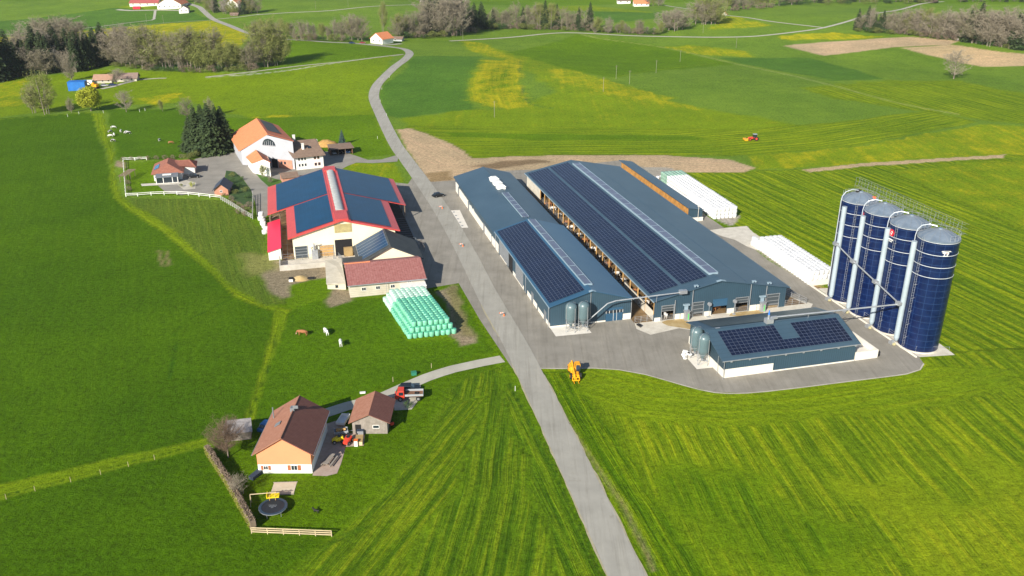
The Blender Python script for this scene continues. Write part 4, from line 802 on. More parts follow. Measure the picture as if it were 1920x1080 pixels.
slab2(-55.6, -41, 57.2, 84); slab2(-41, -25.7, 57.2, 84); slab2(-60.9, -41, 84, 113.2); slab2(-41, -20.4, 84, 113.2)
for a, b, y in ((-55.6, -41, 57.2), (-41, -25.7, 57.2)): mb.add([(a, y-.12, rz(a)-.35), (b, y-.12, rz(b)-.35), (b, y-.12, rz(b)+.06), (a, y-.12, rz(a)+.06), (a, y-.004, rz(a)-.35), (b, y-.004, rz(b)-.35), (b, y-.004, rz(b)+.06), (a, y-.004, rz(a)+.06)], [(0, 1, 2, 3), (7, 6, 5, 4), (3, 2, 6, 7), (0, 4, 5, 1)])
mb.build('roof', REDM, rt)
for (a, b, ya, yb, nx, ny) in ((-53.2, -43.2, 58.4, 83.6, 9, 24), (-38.9, -28.0, 58.4, 83.6, 9, 24), (-58.2, -43.2, 84.4, 112.6, 13, 26), (-38.9, -22.2, 84.4, 112.6, 14, 26)):
    mb = MB(OFF); arr(mb, lambda u, v: (a+u*(b-a), ya+v*(yb-ya), rz(a+u*(b-a))), nx, ny, gap=.05, lift=.14); mb.build('solar_array', [PVB, PVBF], rt)
mb = MB(OFF)   # arched ridge light
n = 8; vs = []
for y in (65.5, 108):
    for i in range(n+1): a = math.pi*i/n; vs.append((-41-1.1*math.cos(a), y, 10.2+.55*math.sin(a)))
mb.add(vs, [(i, i+1, n+2+i, n+1+i)[::-1] for i in range(n)]+[tuple(range(n+1)), tuple(range(2*n+1, n, -1))]); mb.mat(1)
for y in range(68, 108, 3): mb.box(-42.2, y, 10.55, -42.1, y+.1, 10.9)
mb.build('ridge_skylight', [M('silver_ridge_light', (.46, .47, .44), .5, .12, .8, ribs=('Y', .8, .35)), GALVD], rt, smooth=40)
mb = MB(OFF)
for x in (-43.3, -39.3): mb.box(x, 57.3, rz(x), x+.5, 113, rz(x)+.22)
mb.box(-42.8, 57.2, 10.0, -39.3, 65.2, 10.62); mb.box(-42.8, 108.3, 10.0, -39.3, 113, 10.6); mb.build('ridge_flashing', REDM, rt)
mb = MB(OFF); mb.box(-43.2, y0-.08, 6.6, -38.6, y0-.004, 9.0); mb.build('hay_hatch', M('yellow_boards', (.42, .35, .16), .8, .2, 1, ribs=('X', .3, .5)), rt)
mb = MB(OFF); mb.box(-43.4, y0-.05, 0, -38.8, y0-.004, 4.6); mb.build('open_doorway', DARKIN, rt)
mb = MB(OFF); mb.box(-41.2, y0-1.2, .0, -38.9, y0-.06, 2.4); mb.build('straw_bale_stack', STRAW, rt)
for a, b, h, mt in ((-54, -50.8, 3.6, STEELG), (-47.6, -43.9, 3.3, WOODY)):
    mb = MB(OFF); mb.box(a, y0-.06, .3, b, y0-.004, h); mb.mat(1)
    for z in (1.2, 2.0, 2.8, h): mb.box(a, y0-.13, z, b, y0-.061, z+.09)
    for x in (a, b): mb.box(x-.05, y0-.15, 0, x+.07, y0-.005, h+.1)
    mb.build('stall_front', [mt, GALV], rt)
mb = MB(OFF); mb.box(-49.7, y0-1.3, 0, -48.1, y0-.3, 2.6); mb.tube((-49, y0-.8, 2.6), (-49, y0-.8, 4.4), .3, .2, 8); mb.tube((-50.5, y0-.8, 3.4), (-47.6, y0-.8, 4.2), .12, .12, 6); mb.build('milking_unit', GALV, rt)
mb = MB(OFF)
for y in (84.3, 92, 99, 106, 112.6): mb.box(-60.6, y, 0, -60.3, y+.3, 4.7); mb.box(-20.9, y, 0, -20.6, y+.3, 4.7)
for y in (64, 70, 77): mb.box(-27.2, y, 0, -26.9, y+.3, 6.1)
for y in (85, 92, 99): mb.tube((-60.4, y, 3.2), (-55, y, 5.9), .12, .12, 5); mb.tube((-57.5, y, 0), (-57.5, y, 5), .12, .12, 5)
mb.split('roof_post', WOODD, rt)
mb = MB(OFF); mb.box(-27, 58, .04, -20.7, 112, .1); mb.build('pen_floor', M('shadowed_pen_floor', (.05, .042, .035), .8, .3, .4), rt)  # pen floor darkened: the shadow over it is put into its colour
mb = MB(OFF); mb.box(-57.6, 58, .04, -54.5, 84, .1); mb.box(-60.2, 84.6, .05, -54.5, 111, .12); mb.build('dung_alley', DUNG, rt)
mb = MB(OFF)
for x in (-57.4, -56): mb.tube((x, 58, 1.3), (x, 84, 1.3), .05, .05, 5)
for y in range(59, 84, 4): mb.tube((-57.4, y, 1.3), (-54.6, y, 1.3), .04, .04, 4); mb.tube((-57.4, y, 0), (-57.4, y, 1.3), .04, .04, 4)
mb.build('pen_rail', GALVD, rt); mb = MB(OFF)
for y in range(60, 83, 2): mb.tube((-26.9, y, 1.2), (-20.8, y, 1.2), .035, .035, 4)
gate_rails(mb, (-20.7, 57), (-20.7, 84), 1.4, 3, 3); gate_rails(mb, (-27, 57.2), (-20.7, 57), 1.4, 3, 2); mb.build('pen_rail', GALVD, rt)
t = root_fb('red_lean_to', 'narrow calf shed with a bright red roof, left of the cream barn', 'shed', -59.3, 71); o_ = (-59.3, 71, 0)
mb = MB(o_); mb.slab([(-61.2, 58.6, 2.5), (-57.5, 58.6, 3.5), (-57.5, 83.8, 3.5), (-61.2, 83.8, 2.5)], .12); mb.build('roof', PINKR, t)
mb = MB(o_); mb.add([(-61, 59, 0), (-57.7, 59, 0), (-57.7, 59, 3.3), (-61, 59, 2.42), (-61, 83.5, 0), (-57.7, 83.5, 0), (-57.7, 83.5, 3.3), (-61, 83.5, 2.42)], [(0, 1, 2, 3), (7, 6, 5, 4), (0, 3, 7, 4)]); mb.build('wall', WREND, t)
# walls and yard before it
t = root_fb('retaining_wall', 'long low grey concrete wall below the cream barn front', 'wall', -50, 50); o_ = (-50, 50, 0)
mb = MB(o_); mb.box(-58.3, 50.2, 0, -42.6, 50.6, 1.5); mb.box(-58.3, 50.6, 0, -58, 57.6, 1.5); mb.build('concrete', M('stained_concrete', (.40, .37, .31), .9, .2, .4, col2=(.54, .51, .45)), t)
mb = MB(o_); gate_rails(mb, (-58.2, 56.9), (-43.4, 56.9), 1.4, 3, 3); gate_rails(mb, (-44.2, 54), (-43.2, 50.5), 1.6, 5, 1); gate_rails(mb, (-42.8, 56), (-41.6, 50.5), 1.6, 5, 1); mb.build('railing', GALVD, t)
sheet('barn_terrace', [FB(x, y) for x, y in ((-58.2, 50.5), (-42, 50.5), (-36, 50), (-36, 57.8), (-58.2, 57.8))], CONC, .05, px=False)
t = root_fb('block_wall_pit', 'old pale block enclosure left of the weathered red tiled shed', 'wall', -44, 42); o_ = (-44, 42, 0)
mb = MB(o_); mb.slab([(-47.2, 34.6, 1.6), (-42.6, 33, 2.0), (-42.4, 50, 2.2), (-46.6, 50, 2.0)], .15); mb.add([(-47, 35, 0), (-42.6, 33.4, 0), (-42.6, 33.4, 1.85), (-47, 35, 1.45), (-46.5, 49.8, 0), (-46.5, 49.8, 1.85)], [(0, 1, 2, 3), (4, 0, 3, 5)]); mb.build('wall', BLOCK, t)
mb = MB(o_); mb.box(-45.1, 34.05, .5, -44.1, 34.3, 1.2); mb.build('window', GLASS, t)
# annex
OFF = (-30, 47, 0); rt = root_fb('gabled_annex', 'cream gabled annex with dark roof and a few solar panels, before the blue-panelled barn', 'annex', -30, 47)
def az(x): return 7.0-.49*(x+30) if x > -30 else 7.0-.50*(-30-x)
mb = MB(OFF)
for a, b in ((-38.8, -30), (-30, -21.7)): mb.slab([(a, 42.4, az(a)), (b, 42.4, az(b)), (b, 57.2, az(b)), (a, 57.2, az(a))], .2)
mb.slab([(-42.3, 41.5, 3.3), (-35.6, 41.2, 3.3), (-35.6, 46.6, 3.6), (-42.3, 46.4, 3.6)], .2); mb.build('roof', DGREY, rt)
mb = MB(OFF); mb.add([(-37.8, 43, 0), (-22.4, 43, 0), (-22.4, 43, 3.1), (-30, 43, 6.8), (-37.8, 43, 2.9), (-37.8, 43.3, 0), (-22.4, 43.3, 0), (-22.4, 43.3, 3.1), (-30, 43.3, 6.8), (-37.8, 43.3, 2.9)], [(0, 1, 2, 3, 4), (9, 8, 7, 6, 5)])
mb.box(-22.6, 43.3, 0, -22.4, 57, 3.0); mb.box(-42, 42, 0, -38, 46, 3.1); mb.build('wall', CREAM, rt)
mb = MB(OFF); arr(mb, lambda u, v: (-38.0+u*7.6, 44.2+v*12.4, az(-38.0+u*7.6)), 1, 6, gap=.16, lift=.12, ); mb.build('solar_array', [PVB, GALV], rt)
OFF = (-33, 32, 0); rt = root_fb('red_tiled_shed', 'long pale walled shed under weathered dark red tiles, behind the green bales', 'shed', -33, 32)
mb = MB(OFF); mb.slab([(-42.4, 27.6, 3.4), (-23.3, 27.6, 3.4), (-23.3, 36.6, 5.6), (-42.4, 36.6, 5.6)], .15); mb.slab([(-42.4, 36.6, 5.6), (-23.3, 36.6, 5.6), (-23.3, 42, 4.0), (-42.4, 42, 4.0)], .15)
mb.mat(1); mb.tube((-42.4, 36.6, 5.65), (-36, 36.6, 5.65), .16, .16, 6); mb.mat(2); mb.box(-42.5, 27.44, 3.2, -23.2, 27.6, 3.38); mb.tube((-33.2, 27.5, 0), (-33.2, 27.5, 3.3), .05, .05, 5); mb.build('roof', [OLDTILE, ORT, GALV], rt)
mb = MB(OFF); mb.box(-42, 28.2, 0, -23.8, 28.45, 3.35); mb.add([(-42, 28.45, 0), (-42, 42, 0), (-42, 42, 3.9), (-42, 36.6, 5.4), (-42, 28.45, 3.4)], [(0, 4, 3, 2, 1)]); mb.add([(-23.8, 28.45, 0), (-23.8, 42, 0), (-23.8, 42, 3.9), (-23.8, 36.6, 5.4), (-23.8, 28.45, 3.4)], [(0, 1, 2, 3, 4)]); mb.build('wall', BLOCK, rt)
for x in (-38.6, -35.2, -31.6): window(rt, OFF, (x, 28.2, 1.5), 1.1, .9, '-y')
window(rt, OFF, (-27.5, 28.2, 2.5), 1.0, .35, '-y')
OFF = (-26.8, 26.8, 0); rt = root_fb('white_container', 'small flat white annex with grey doors at the green bales', 'annex', -26.8, 26.8)
mb = MB(OFF); mb.box(-29.7, 25.4, 0, -23.8, 28.1, 2.4); mb.box(-29.9, 25.2, 2.4, -23.7, 28.15, 2.55); mb.build('wall', WHITE, rt); mb = MB(OFF); mb.box(-28.2, 25.33, .1, -26.8, 25.39, 2.0); mb.box(-26.2, 25.33, .1, -24.0, 25.39, 2.2); mb.build('door', DOORG, rt)
# ---------------------------------------------------------------- helper: building from explicit roof corners (world frame)
def freehouse(name, label, cat, base, walls, roofs, wallmat, t=.2):
    cx = sum(p[0] for p in base)/len(base); cy = sum(p[1] for p in base)/len(base); r = thing(name, label, cat, (cx, cy, 0)); o = (cx, cy, 0)
    mb = MB(o)
    for q in walls: mb.quad(*q)
    mb.build('wall', wallmat, r)
    for m, qs in roofs:
        mb = MB(o)
        for q in qs:
            n = (Vector(q[1])-Vector(q[0])).cross(Vector(q[2])-Vector(q[0]))
            mb.slab(q if n.z > 0 else q[::-1], t)
        mb.build('roof', m, r)
    return r, o
A_, B_, C_, D_, E_, F_ = (-100.4, 343.2, 12.2), (-89, 315.6, 12.2), (-101.4, 319.3, 5), (-112.7, 344.8, 5), (-78.6, 311.6, 10.6), (-90.5, 337.2, 10.6)
def lp(a, b, t): return tuple(x+(y-x)*t for x, y in zip(a, b))
def z0(p): return (p[0], p[1], 0)
wl, wp, wr = (-100.2, 318.3, 5.3), (-89.2, 315.2, 11.9), (-79.2, 311.9, 10.3)
rt, o_ = freehouse('old_farmhouse', 'biggest old farmhouse with a huge orange tiled roof and pale grey gable', 'farmhouse', [z0(C_), z0(D_), z0(E_), z0(F_)],
    [[z0(wl), z0(wr), wr, wp, wl], [z0(wr), (-91, 337, 0), (-91, 337, 10.4), wr], [(-111.5, 343.5, 0), z0(wl), wl, (-111.5, 343.5, 5.2)], [(-91, 337, 0), (-111.5, 343.5, 0), (-111.5, 343.5, 5.2), (-100.3, 341.5, 11.8), (-91, 337, 10.4)]],
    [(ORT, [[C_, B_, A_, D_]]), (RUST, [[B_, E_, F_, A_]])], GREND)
mb = MB(o_); up = Vector((0, 0, .13)); q = [lp(lp(B_, E_, .12), lp(A_, F_, .12), .25), lp(lp(B_, E_, .68), lp(A_, F_, .68), .25), lp(lp(B_, E_, .68), lp(A_, F_, .68), .95), lp(lp(B_, E_, .12), lp(A_, F_, .12), .95)]
mb.quad(*[(a, b, c+.13) for a, b, c in q]); mb.build('solar_array', DGREY, rt)
dirf = (Vector(wr)-Vector(wl)); dirf.z = 0; dirf.normalize(); nf = Vector((dirf.y, -dirf.x, 0))
def onf(p0, s, z, out=.1): p = Vector(z0(p0))+dirf*s+nf*out; return (p.x, p.y, z)
mb = MB(o_); c = 12.0; arc = [onf(wl, c+2.6*math.cos(a), 8.2+2.5*math.sin(a)) for a in [math.pi*i/10 for i in range(11)]]; mb.quad(*arc); mb.build('arched_window', GLASS, rt)
mb = MB(o_)
for i in range(-2, 3): mb.quad(onf(wl, 12+i*.85-.06, 8.25, .14), onf(wl, 12+i*.85+.06, 8.25, .14), onf(wl, 12+i*.85+.06, 10.3-abs(i)*.35, .14), onf(wl, 12+i*.85-.06, 10.3-abs(i)*.35, .14))
mb.quad(onf(wl, 9.4, 8.1, .14), onf(wl, 14.6, 8.1, .14), onf(wl, 14.6, 8.25, .14), onf(wl, 9.4, 8.25, .14)); mb.build('window_bars', GREND, rt)
mb = MB(o_); mb.quad(onf(wl, 15.2, 0), onf(wl, 21.0, 0), onf(wl, 21.0, 3.3), onf(wl, 15.2, 3.3)); mb.build('brick_front', BRICK, rt)
mb = MB(o_); mb.quad(onf(wl, 12.6, 0, .12), onf(wl, 15.0, 0, .12), onf(wl, 15, 3.4, .12), onf(wl, 12.6, 3.4, .12)); mb.build('barn_door', DARKIN, rt)
mb = MB(o_)
for s in (16.2, 17.6): mb.quad(onf(wl, s, 1.6, .13), onf(wl, s+.8, 1.6, .13), onf(wl, s+.8, 2.6, .13), onf(wl, s, 2.6, .13))
mb.build('window', GLASS, rt)
a1, a2, a3, a4, a5 = (-93.4, 306.6, 3.8), (-88.0, 302.6, 6.4), (-85.0, 301.5, 5.4), (-93.9, 315.6, 6.4), (-97.8, 315.4, 3.8)
rt, o_ = freehouse('white_outhouse', 'small white outhouse with an orange roof, in front of the biggest farmhouse', 'outhouse', [z0(a1), z0(a3), z0(a5)],
    [[(-93.2, 307, 0), (-85.5, 301.8, 0), (-85.5, 301.8, 5.3), (-88.3, 303.2, 6.2), (-93.2, 307, 3.8)], [(-97.3, 315.5, 0), (-93.2, 307, 0), (-93.2, 307, 3.8), (-97.3, 315.5, 3.8)], [(-85.5, 301.8, 0), (-89, 312.5, 0), (-89, 312.5, 5.3), (-85.5, 301.8, 5.3)]],
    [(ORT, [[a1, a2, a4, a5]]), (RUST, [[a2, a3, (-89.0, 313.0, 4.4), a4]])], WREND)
mb = MB(o_); dd = Vector((7.7, -5.2, 0)).normalized(); nn = Vector((dd.y, -dd.x, 0))
for s, z in ((2.2, 3.5), (5.6, 3.6)):
    P = [Vector((-93.2, 307, 0))+dd*(s+k)+nn*.08 for k in (0, .9)]; mb.quad((*P[0][:2], z), (*P[1][:2], z), (*P[1][:2], z+1), (*P[0][:2], z+1))
mb.build('window', GLASS, rt)
X, Y = -78.4, 310.6; ra = math.atan2(4.1, 9.1); rt = thing('white_farmhouse', 'white two storey house with brown tiled roof and small dark windows', 'house', (X, Y, 0), ra); OFF = (0, 0, 0)
mb = MB(); mb.box(0, 0, 0, 10, .3, 5.0); mb.box(9.7, .3, 0, 10, 16, 5.0); mb.add([(10, 0, 5), (10, 16, 5), (10, 8.6, 8.8), (9.7, 0, 5), (9.7, 16, 5), (9.7, 8.6, 8.8)], [(0, 1, 2), (5, 4, 3)]); mb.box(0, 15.7, 0, 9.7, 16, 5); mb.build('wall', WREND, rt)
mb = MB(); mb.slab([(-1, -1, 4.9), (10.8, -1, 4.9), (9.4, 8.4, 9.0), (-3, 8.4, 9.0)], .2); mb.slab([(-3, 8.4, 9.0), (9.4, 8.4, 9.0), (10.8, 16.8, 4.9), (-3, 16.8, 4.9)], .2); mb.add([(10.8, -1, 4.9), (10.8, 16.8, 4.9), (9.4, 8.4, 9.0)], [(0, 1, 2)]); rf = mb.build('roof', BRT, rt)
for x, y, z in ((3.6, 3.4, 7.0), (1.8, 9.6, 9)): mb = MB(); mb.box(x-.4, y-.4, z-1, x+.4, y+.4, z+1.7); mb.box(x-.5, y-.5, z+1.7, x+.5, y+.5, z+1.85); mb.build('chimney', WREND, rf)
mb = MB(); mb.slab([(5.4, 3.2, 7.0), (6.6, 3.2, 7.0), (6.6, 4.2, 7.42), (5.4, 4.2, 7.42)], .1); mb.build('roof_window', GLASS, rf)
for x, z, w_ in ((1.2, 3.4, .8), (2.3, 3.4, .8), (3.4, 3.4, .8), (7.0, 3.4, .8), (8.2, 3.4, .8), (1.2, 1.2, .8), (2.3, 1.2, .8), (3.4, 1.2, .8), (7.1, 1.0, .9), (8.4, 1.0, .9)): window(rt, OFF, (x, 0, z), w_, 1.1, '-y', frame=SHUT if x > 6 else WHITE, bars=0)
# carport, sheds
X, Y = -69.3, 332.2; ra = math.atan2(2.7, 7.1); rt = thing('carport', 'open brown roofed carport with three parked cars beyond the white house', 'carport', (X, Y, 0), ra)
mb = MB(); mb.slab([(-1, -.6, 2.5), (8.4, -.6, 2.5), (8.2, 6, 3.1), (-1, 6, 3.1)], .15); mb.build('roof', BRT, rt); mb = MB(); mb.box(-.8, 5.3, 0, 8, 5.5, 2.9); mb.box(-.9, -.3, 0, -.6, 5.3, 2.5); mb.box(7.6, 0, 0, 7.8, 5.3, 2.5); mb.build('wall', WOODB, rt)
mb = MB()
for x in (2.1, 4.8): mb.box(x, -.3, 0, x+.2, -.1, 2.4)
mb.build('post', WOODD, rt)
def small_gable(name, label, cat, X, Y, ra, w_, d, ze, zr_, roofm, wallm, ov=.4, ridge='y', wins=(), doors=()):
    r = thing(name, label, cat, (X, Y, 0), ra); mb = MB()
    if ridge == 'y': gable_walls(mb, -w_/2, w_/2, 0, d, ze, ze, zr_-.12, 0, .15); mb.build('wall', wallm, r); mb = MB(); s = (zr_-ze)/(w_/2); gable_roof(mb, -w_/2-ov, w_/2+ov, -ov, d+ov, ze-ov*s+.1, ze-ov*s+.1, zr_+.1, 0, .12)
    else:
        mb.box(-w_/2, 0, 0, w_/2, .15, ze); mb.box(-w_/2, d-.15, 0, w_/2, d, ze)
        for x in (-w_/2, w_/2-.15): mb.add([(x, .15, 0), (x+.15, .15, 0), (x+.15, d-.15, 0), (x, d-.15, 0), (x, .15, ze), (x, d/2, zr_-.1), (x, d-.15, ze), (x+.15, .15, ze), (x+.15, d/2, zr_-.1), (x+.15, d-.15, ze)], [(0, 4, 5, 6, 3), (1, 2, 9, 8, 7)])
        mb.build('wall', wallm, r); mb = MB(); s = (zr_-ze)/(d/2)
        mb.slab([(-w_/2-ov, -ov, ze-ov*s+.1), (w_/2+ov, -ov, ze-ov*s+.1), (w_/2+ov, d/2, zr_+.1), (-w_/2-ov, d/2, zr_+.1)], .12); mb.slab([(-w_/2-ov, d/2, zr_+.1), (w_/2+ov, d/2, zr_+.1), (w_/2+ov, d+ov, ze-ov*s+.1), (-w_/2-ov, d+ov, ze-ov*s+.1)], .12)
    mb.build('roof', roofm, r)
    for a in wins: window(r, (0, 0, 0), *a)
    for (x0, x1, z1) in doors: mb = MB(); mb.box(x0, -.07, 0, x1, -.004, z1); mb.build('door', DOORG, r)
    return r
small_gable('garden_shed', 'small brown roofed brick shed on the lawn behind the blue-panelled barn', 'shed', -76.6, 293.6, R(22), 5.2, 6, 2.2, 3.2, BRT, BRICK, ridge='x')
small_gable('brick_hut', 'little pink brick hut with a slate blue gable roof by the white fence end', 'hut', -96.2, 279.4, R(8), 4.4, 7.5, 2.2, 4.0, SLATE, BRICK, .6, wins=[((0, 0, 1.0), .8, .8, '-y')])
t = thing('woodchip_heap', 'heap of orange woodchips behind the carport', 'heap', (*G(612, 272)[:2], 0)); 
def heap(t, sx_, sy_, h, mat, seed, name='heap'):
    rnd = random.Random(seed); mb = MB(); n = 14; rows = 6; vs = []
    for j in range(rows):
        f = j/(rows-1); z = h*(1-(1-f)**1.6) if j else -.05; r = 1-f*.92
        for i in range(n): a = 2*math.pi*i/n; k = r*(1+rnd.uniform(-.14, .14)); vs.append((sx_*k*math.cos(a), sy_*k*math.sin(a), z*(1+rnd.uniform(-.12, .12))))
    mb.add(vs, [(j*n+i, j*n+(i+1) % n, (j+1)*n+(i+1) % n, (j+1)*n+i) for j in range(rows-1) for i in range(n)]+[tuple(range((rows-1)*n, rows*n))]); return mb.build(name, mat, t, smooth=1)
heap(t, 5.0, 4, 2.2, M('woodchips', (.45, .26, .08), .95, .3, 1.5), 3)
# ---------------------------------------------------------------- bungalow
ra = R(16); rt = thing('bungalow', 'hip roofed red-brown bungalow with glass veranda inside the white fence', 'house', (-120.2, 297, 0), ra)
mb = MB(); mb.box(-4.6, .6, 0, 4.6, 14, 2.6); mb.box(4.6, 7, 0, 8.6, 14.5, 2.6); mb.build('wall', WREND, rt)
mb = MB(); E0 = [(-5.4, 0, 2.6), (5.4, 0, 2.6), (5.4, 15, 2.6), (-5.4, 15, 2.6)]; r1, r2 = (0, 4.2, 5.2), (0, 12, 5.2)
for q in ([E0[0], E0[1], r1], [E0[1], E0[2], r2, r1], [E0[2], E0[3], r2], [E0[3], E0[0], r1, r2]): mb.slab(q, .12)
for q in ([(3, 6.2, 3.6), (9.4, 6.2, 2.6), (9.4, 15.4, 2.6), (7, 10.8, 4.4), (2, 10.8, 4.4)],): mb.slab(q, .12)
mb.build('roof', TILE, rt)
mb = MB(); mb.add([(-4.7, 4.2, 3.08), (-3.0, 3.6, 3.9), (-3.0, 9.6, 3.9), (-4.7, 9.6, 3.08)], [(0, 1, 2, 3)]); mb.build('solar_array', M('sky_blue_panel', (.05, .20, .38), .2), rt)
mb = MB(); mb.slab([(-3.8, -3.4, 2.2), (3.6, -3.4, 2.2), (3.6, .5, 2.75), (-3.8, .5, 2.75)], .1); mb.mat(1); mb.box(-3.6, -3.2, 0, 3.4, -3.1, 2.1)
mb.mat(2)
for x in (-3.7, -1.4, 1.6, 3.3): mb.box(x, -3.3, 0, x+.22, -3.05, 2.15)
mb.box(-3.7, -3.28, 0, 3.5, -3.18, .15); mb.box(-1.5, -1.9, 2.5, 1.4, -.6, 2.72); mb.build('veranda', [GALVD, GLASS, WHITE], rt)
# white rail fence (three runs)
def railfence(name, label, pts, h, mat, gap=4.0, rails=2, pr=.09, group=None, closed=False):
    P = Gp(pts); t = thing(name, label, 'fence', (*P[0], 0), group=group); o = (*P[0], 0); L = [0]
    for a, b in zip(P, P[1:]): L.append(L[-1]+math.dist(a, b))
    n = max(2, round(L[-1]/gap)); mb = MB(o); pos = []
    for i in range(n+1):
        d = L[-1]*i/n; k = max(j for j in range(len(L)) if L[j] <= d+1e-6); k = min(k, len(P)-2); f = (d-L[k])/(L[k+1]-L[k]); pos.append((P[k][0]+(P[k+1][0]-P[k][0])*f, P[k][1]+(P[k+1][1]-P[k][1])*f))
    for i, (x, y) in enumerate(pos): m2 = MB(o); m2.box(x-pr, y-pr, 0, x+pr, y+pr, h); m2.build('post', mat, t)
    for a, b in zip(pos, pos[1:]):
        for r in range(rails):
            z = h*(.5+.42*r) if rails < 3 else h*(.28+.33*r); an = math.atan2(b[1]-a[1], b[0]-a[0]); mb.cbox(((a[0]+b[0])/2, (a[1]+b[1])/2, z), (math.dist(a, b), .06, .16), an)
    mb.build('rail', mat, t); return t
railfence('white_fence', 'white rail fence in front of and beside the bungalow lawn', [(275, 300), (231, 302), (236.5, 370), (290, 366), (340, 365), (414, 373)], 1.25, WHITE, 4.2)
railfence('wooden_fence', 'pale wooden rail fence at the foot of the trampoline garden', [(472, 1000), (622, 1006)], 1.1, M('pale_timber', (.52, .42, .26), .8, .15), 2.6, 3, .06)
t = thing('pergola', 'slim brown pergola on the lawn left of the bungalow', 'pergola', (*G(240, 336)[:2], 0)); mb = MB()
for y in (-4, 0, 4): 
    for x in (-1, 1): mb.box(x-.07, y-.07, 0, x+.07, y+.07, 2.3)
for y in np.arange(-4.4, 4.6, .8): mb.box(-1.4, y, 2.3, 1.4, y+.1, 2.45)
mb.build('frame', WOODD, t)
sheet('garden_path', [(264, 345), (266, 349), (330, 346), (338, 341)], CONC, .05); 
ylane = M('farm_lane_asphalt', (.22, .205, .175), .9, col2=(.30, .28, .24), scale=.2, world=True)
sheet('farm_lane', [(748, 290), (745, 303), (700, 306), (668, 305), (650, 312), (620, 330), (560, 345), (520, 352), (507, 356), (508, 400), (490, 412), (482, 408), (480, 385), (470, 355), (455, 335), (440, 322), (424, 320), (420, 340), (425, 350), (410, 365), (370, 362), (340, 366), (310, 360), (296, 348), (335, 343), (330, 330), (352, 318), (366, 298), (400, 290), (440, 285), (500, 300), (600, 285), (640, 283), (664, 291), (690, 300), (715, 299)], ylane, .034, label='grey farm lane winding between the old houses')
sheet('lawn_patch', [(480, 326), (500, 332), (528, 338), (530, 346), (506, 352), (490, 338)], M('lawn', (.05, .13, .008), .95, .2, 1, world=True), .06)
sheet('garden_bed', [(424, 320), (440, 322), (456, 338), (470, 356), (476, 376), (474, 392), (430, 372), (422, 345)], M('dark_green_bed', (.022, .055, .014), .95, .4, .8, col2=(.05, .10, .02), world=True, bump=.6), .06)  # dark green planting bed
sheet('driveway_gravel', [(328, 343), (345, 337), (368, 343), (366, 354), (345, 356)], GRAV, .055)
# ---------------------------------------------------------------- orange house, shed, garden
OFF = (-37.5, 128.3, 0); rt = thing('orange_house', 'house with orange gable over a white ground floor and brown tiled roof', 'house', (-37.5, 128.3, 0))
mb = MB(OFF); mb.box(-42, 121.9, 0, -33.1, 134.8, 1.75); mb.build('ground_floor', WREND, rt)
mb = MB(OFF); x0, x1, y0, y1, xp = -42, -33.1, 121.9, 134.8, -37.55
mb.add([(x0, y0-.02, 1.75), (x1, y0-.02, 1.75), (x1, y0-.02, 4.1), (xp, y0-.02, 6.85), (x0, y0-.02, 4.1), (x0, y1, 1.75), (x1, y1, 1.75), (x1, y1, 4.1), (xp, y1, 6.85), (x0, y1, 4.1)], [(0, 1, 2, 3, 4), (9, 8, 7, 6, 5), (0, 4, 9, 5), (1, 6, 7, 2), (0, 5, 6, 1)]); mb.build('upper_wall', OWALL, rt)
mb = MB(OFF); mb.slab([(-42.6, 121.4, 3.9), (xp, 121.4, 7.1), (xp, 135.3, 7.1), (-42.6, 135.3, 3.9)], .18); mb.tube((xp, 121.4, 7.12), (xp, 135.3, 7.12), .1, .1, 6); rf = mb.build('roof', M('sunlit_tiles', (.29, .125, .075), .8, .15, 1.6, ribs=('Y', .38, .3), col2=(.37, .18, .12)), rt)  # left slope: sunlight painted into a lighter tile colour
mb = MB(OFF); mb.slab([(xp, 121.4, 7.1), (-32.5, 121.4, 3.9), (-32.5, 135.3, 3.9), (xp, 135.3, 7.1)], .18); mb.build('roof', M('shaded_tiles', (.17, .065, .045), .7, .2, 1.5, ribs=('Y', .42, .75), col2=(.22, .09, .065)), rt)  # right slope: same tiles with shade painted into the colour
mb = MB(OFF); mb.tube((-41.5, 131.8, 4.4), (-41.5, 131.8, 6.7), .12, .12, 8); mb.box(-38, 130.0, 6.4, -37.3, 130.9, 7.6); mb.cbox((-37, 129.9, 7.9), (.9, .06, .6)); mb.build('chimney', GALVD, rf)
mb = MB(OFF); mb.slab([(-40.2, 127.3, 5.62), (-39.2, 127.3, 6.25), (-39.2, 128.3, 6.25), (-40.2, 128.3, 5.62)], .1); mb.build('roof_window', GALVD, rf)
window(rt, OFF, (-36, 121.9, .6), 1.1, 1.0, '-y', shut=SHUT); window(rt, OFF, (-40.7, 121.9, .7), .8, .8, '-y', shut=SHUT)
mb = MB(OFF); mb.box(-34.8, 121.83, .2, -33.5, 121.895, 1.2); mb.build('cellar_door', WHITE, rt)
OFF = (-25.3, 138, 0); rt = thing('timber_shed', 'grey weathered timber shed with brown tiled gable roof beside the orange house', 'shed', (-25.3, 138, 0))
mb = MB(OFF); gable_walls(mb, -28.4, -22.2, 134, 141.6, 2.6, 2.6, 4.05, -25.3, .12); mb.build('wall', WOODG, rt)
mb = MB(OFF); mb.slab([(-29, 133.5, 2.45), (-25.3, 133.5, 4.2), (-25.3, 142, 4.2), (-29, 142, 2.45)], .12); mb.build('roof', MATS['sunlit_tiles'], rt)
mb = MB(OFF); mb.slab([(-25.3, 133.5, 4.2), (-21.6, 133.5, 2.45), (-21.6, 142, 2.45), (-25.3, 142, 4.2)], .12); mb.build('roof', MATS['shaded_tiles'], rt)  # shed roof repeats the painted sunlit and shaded slopes
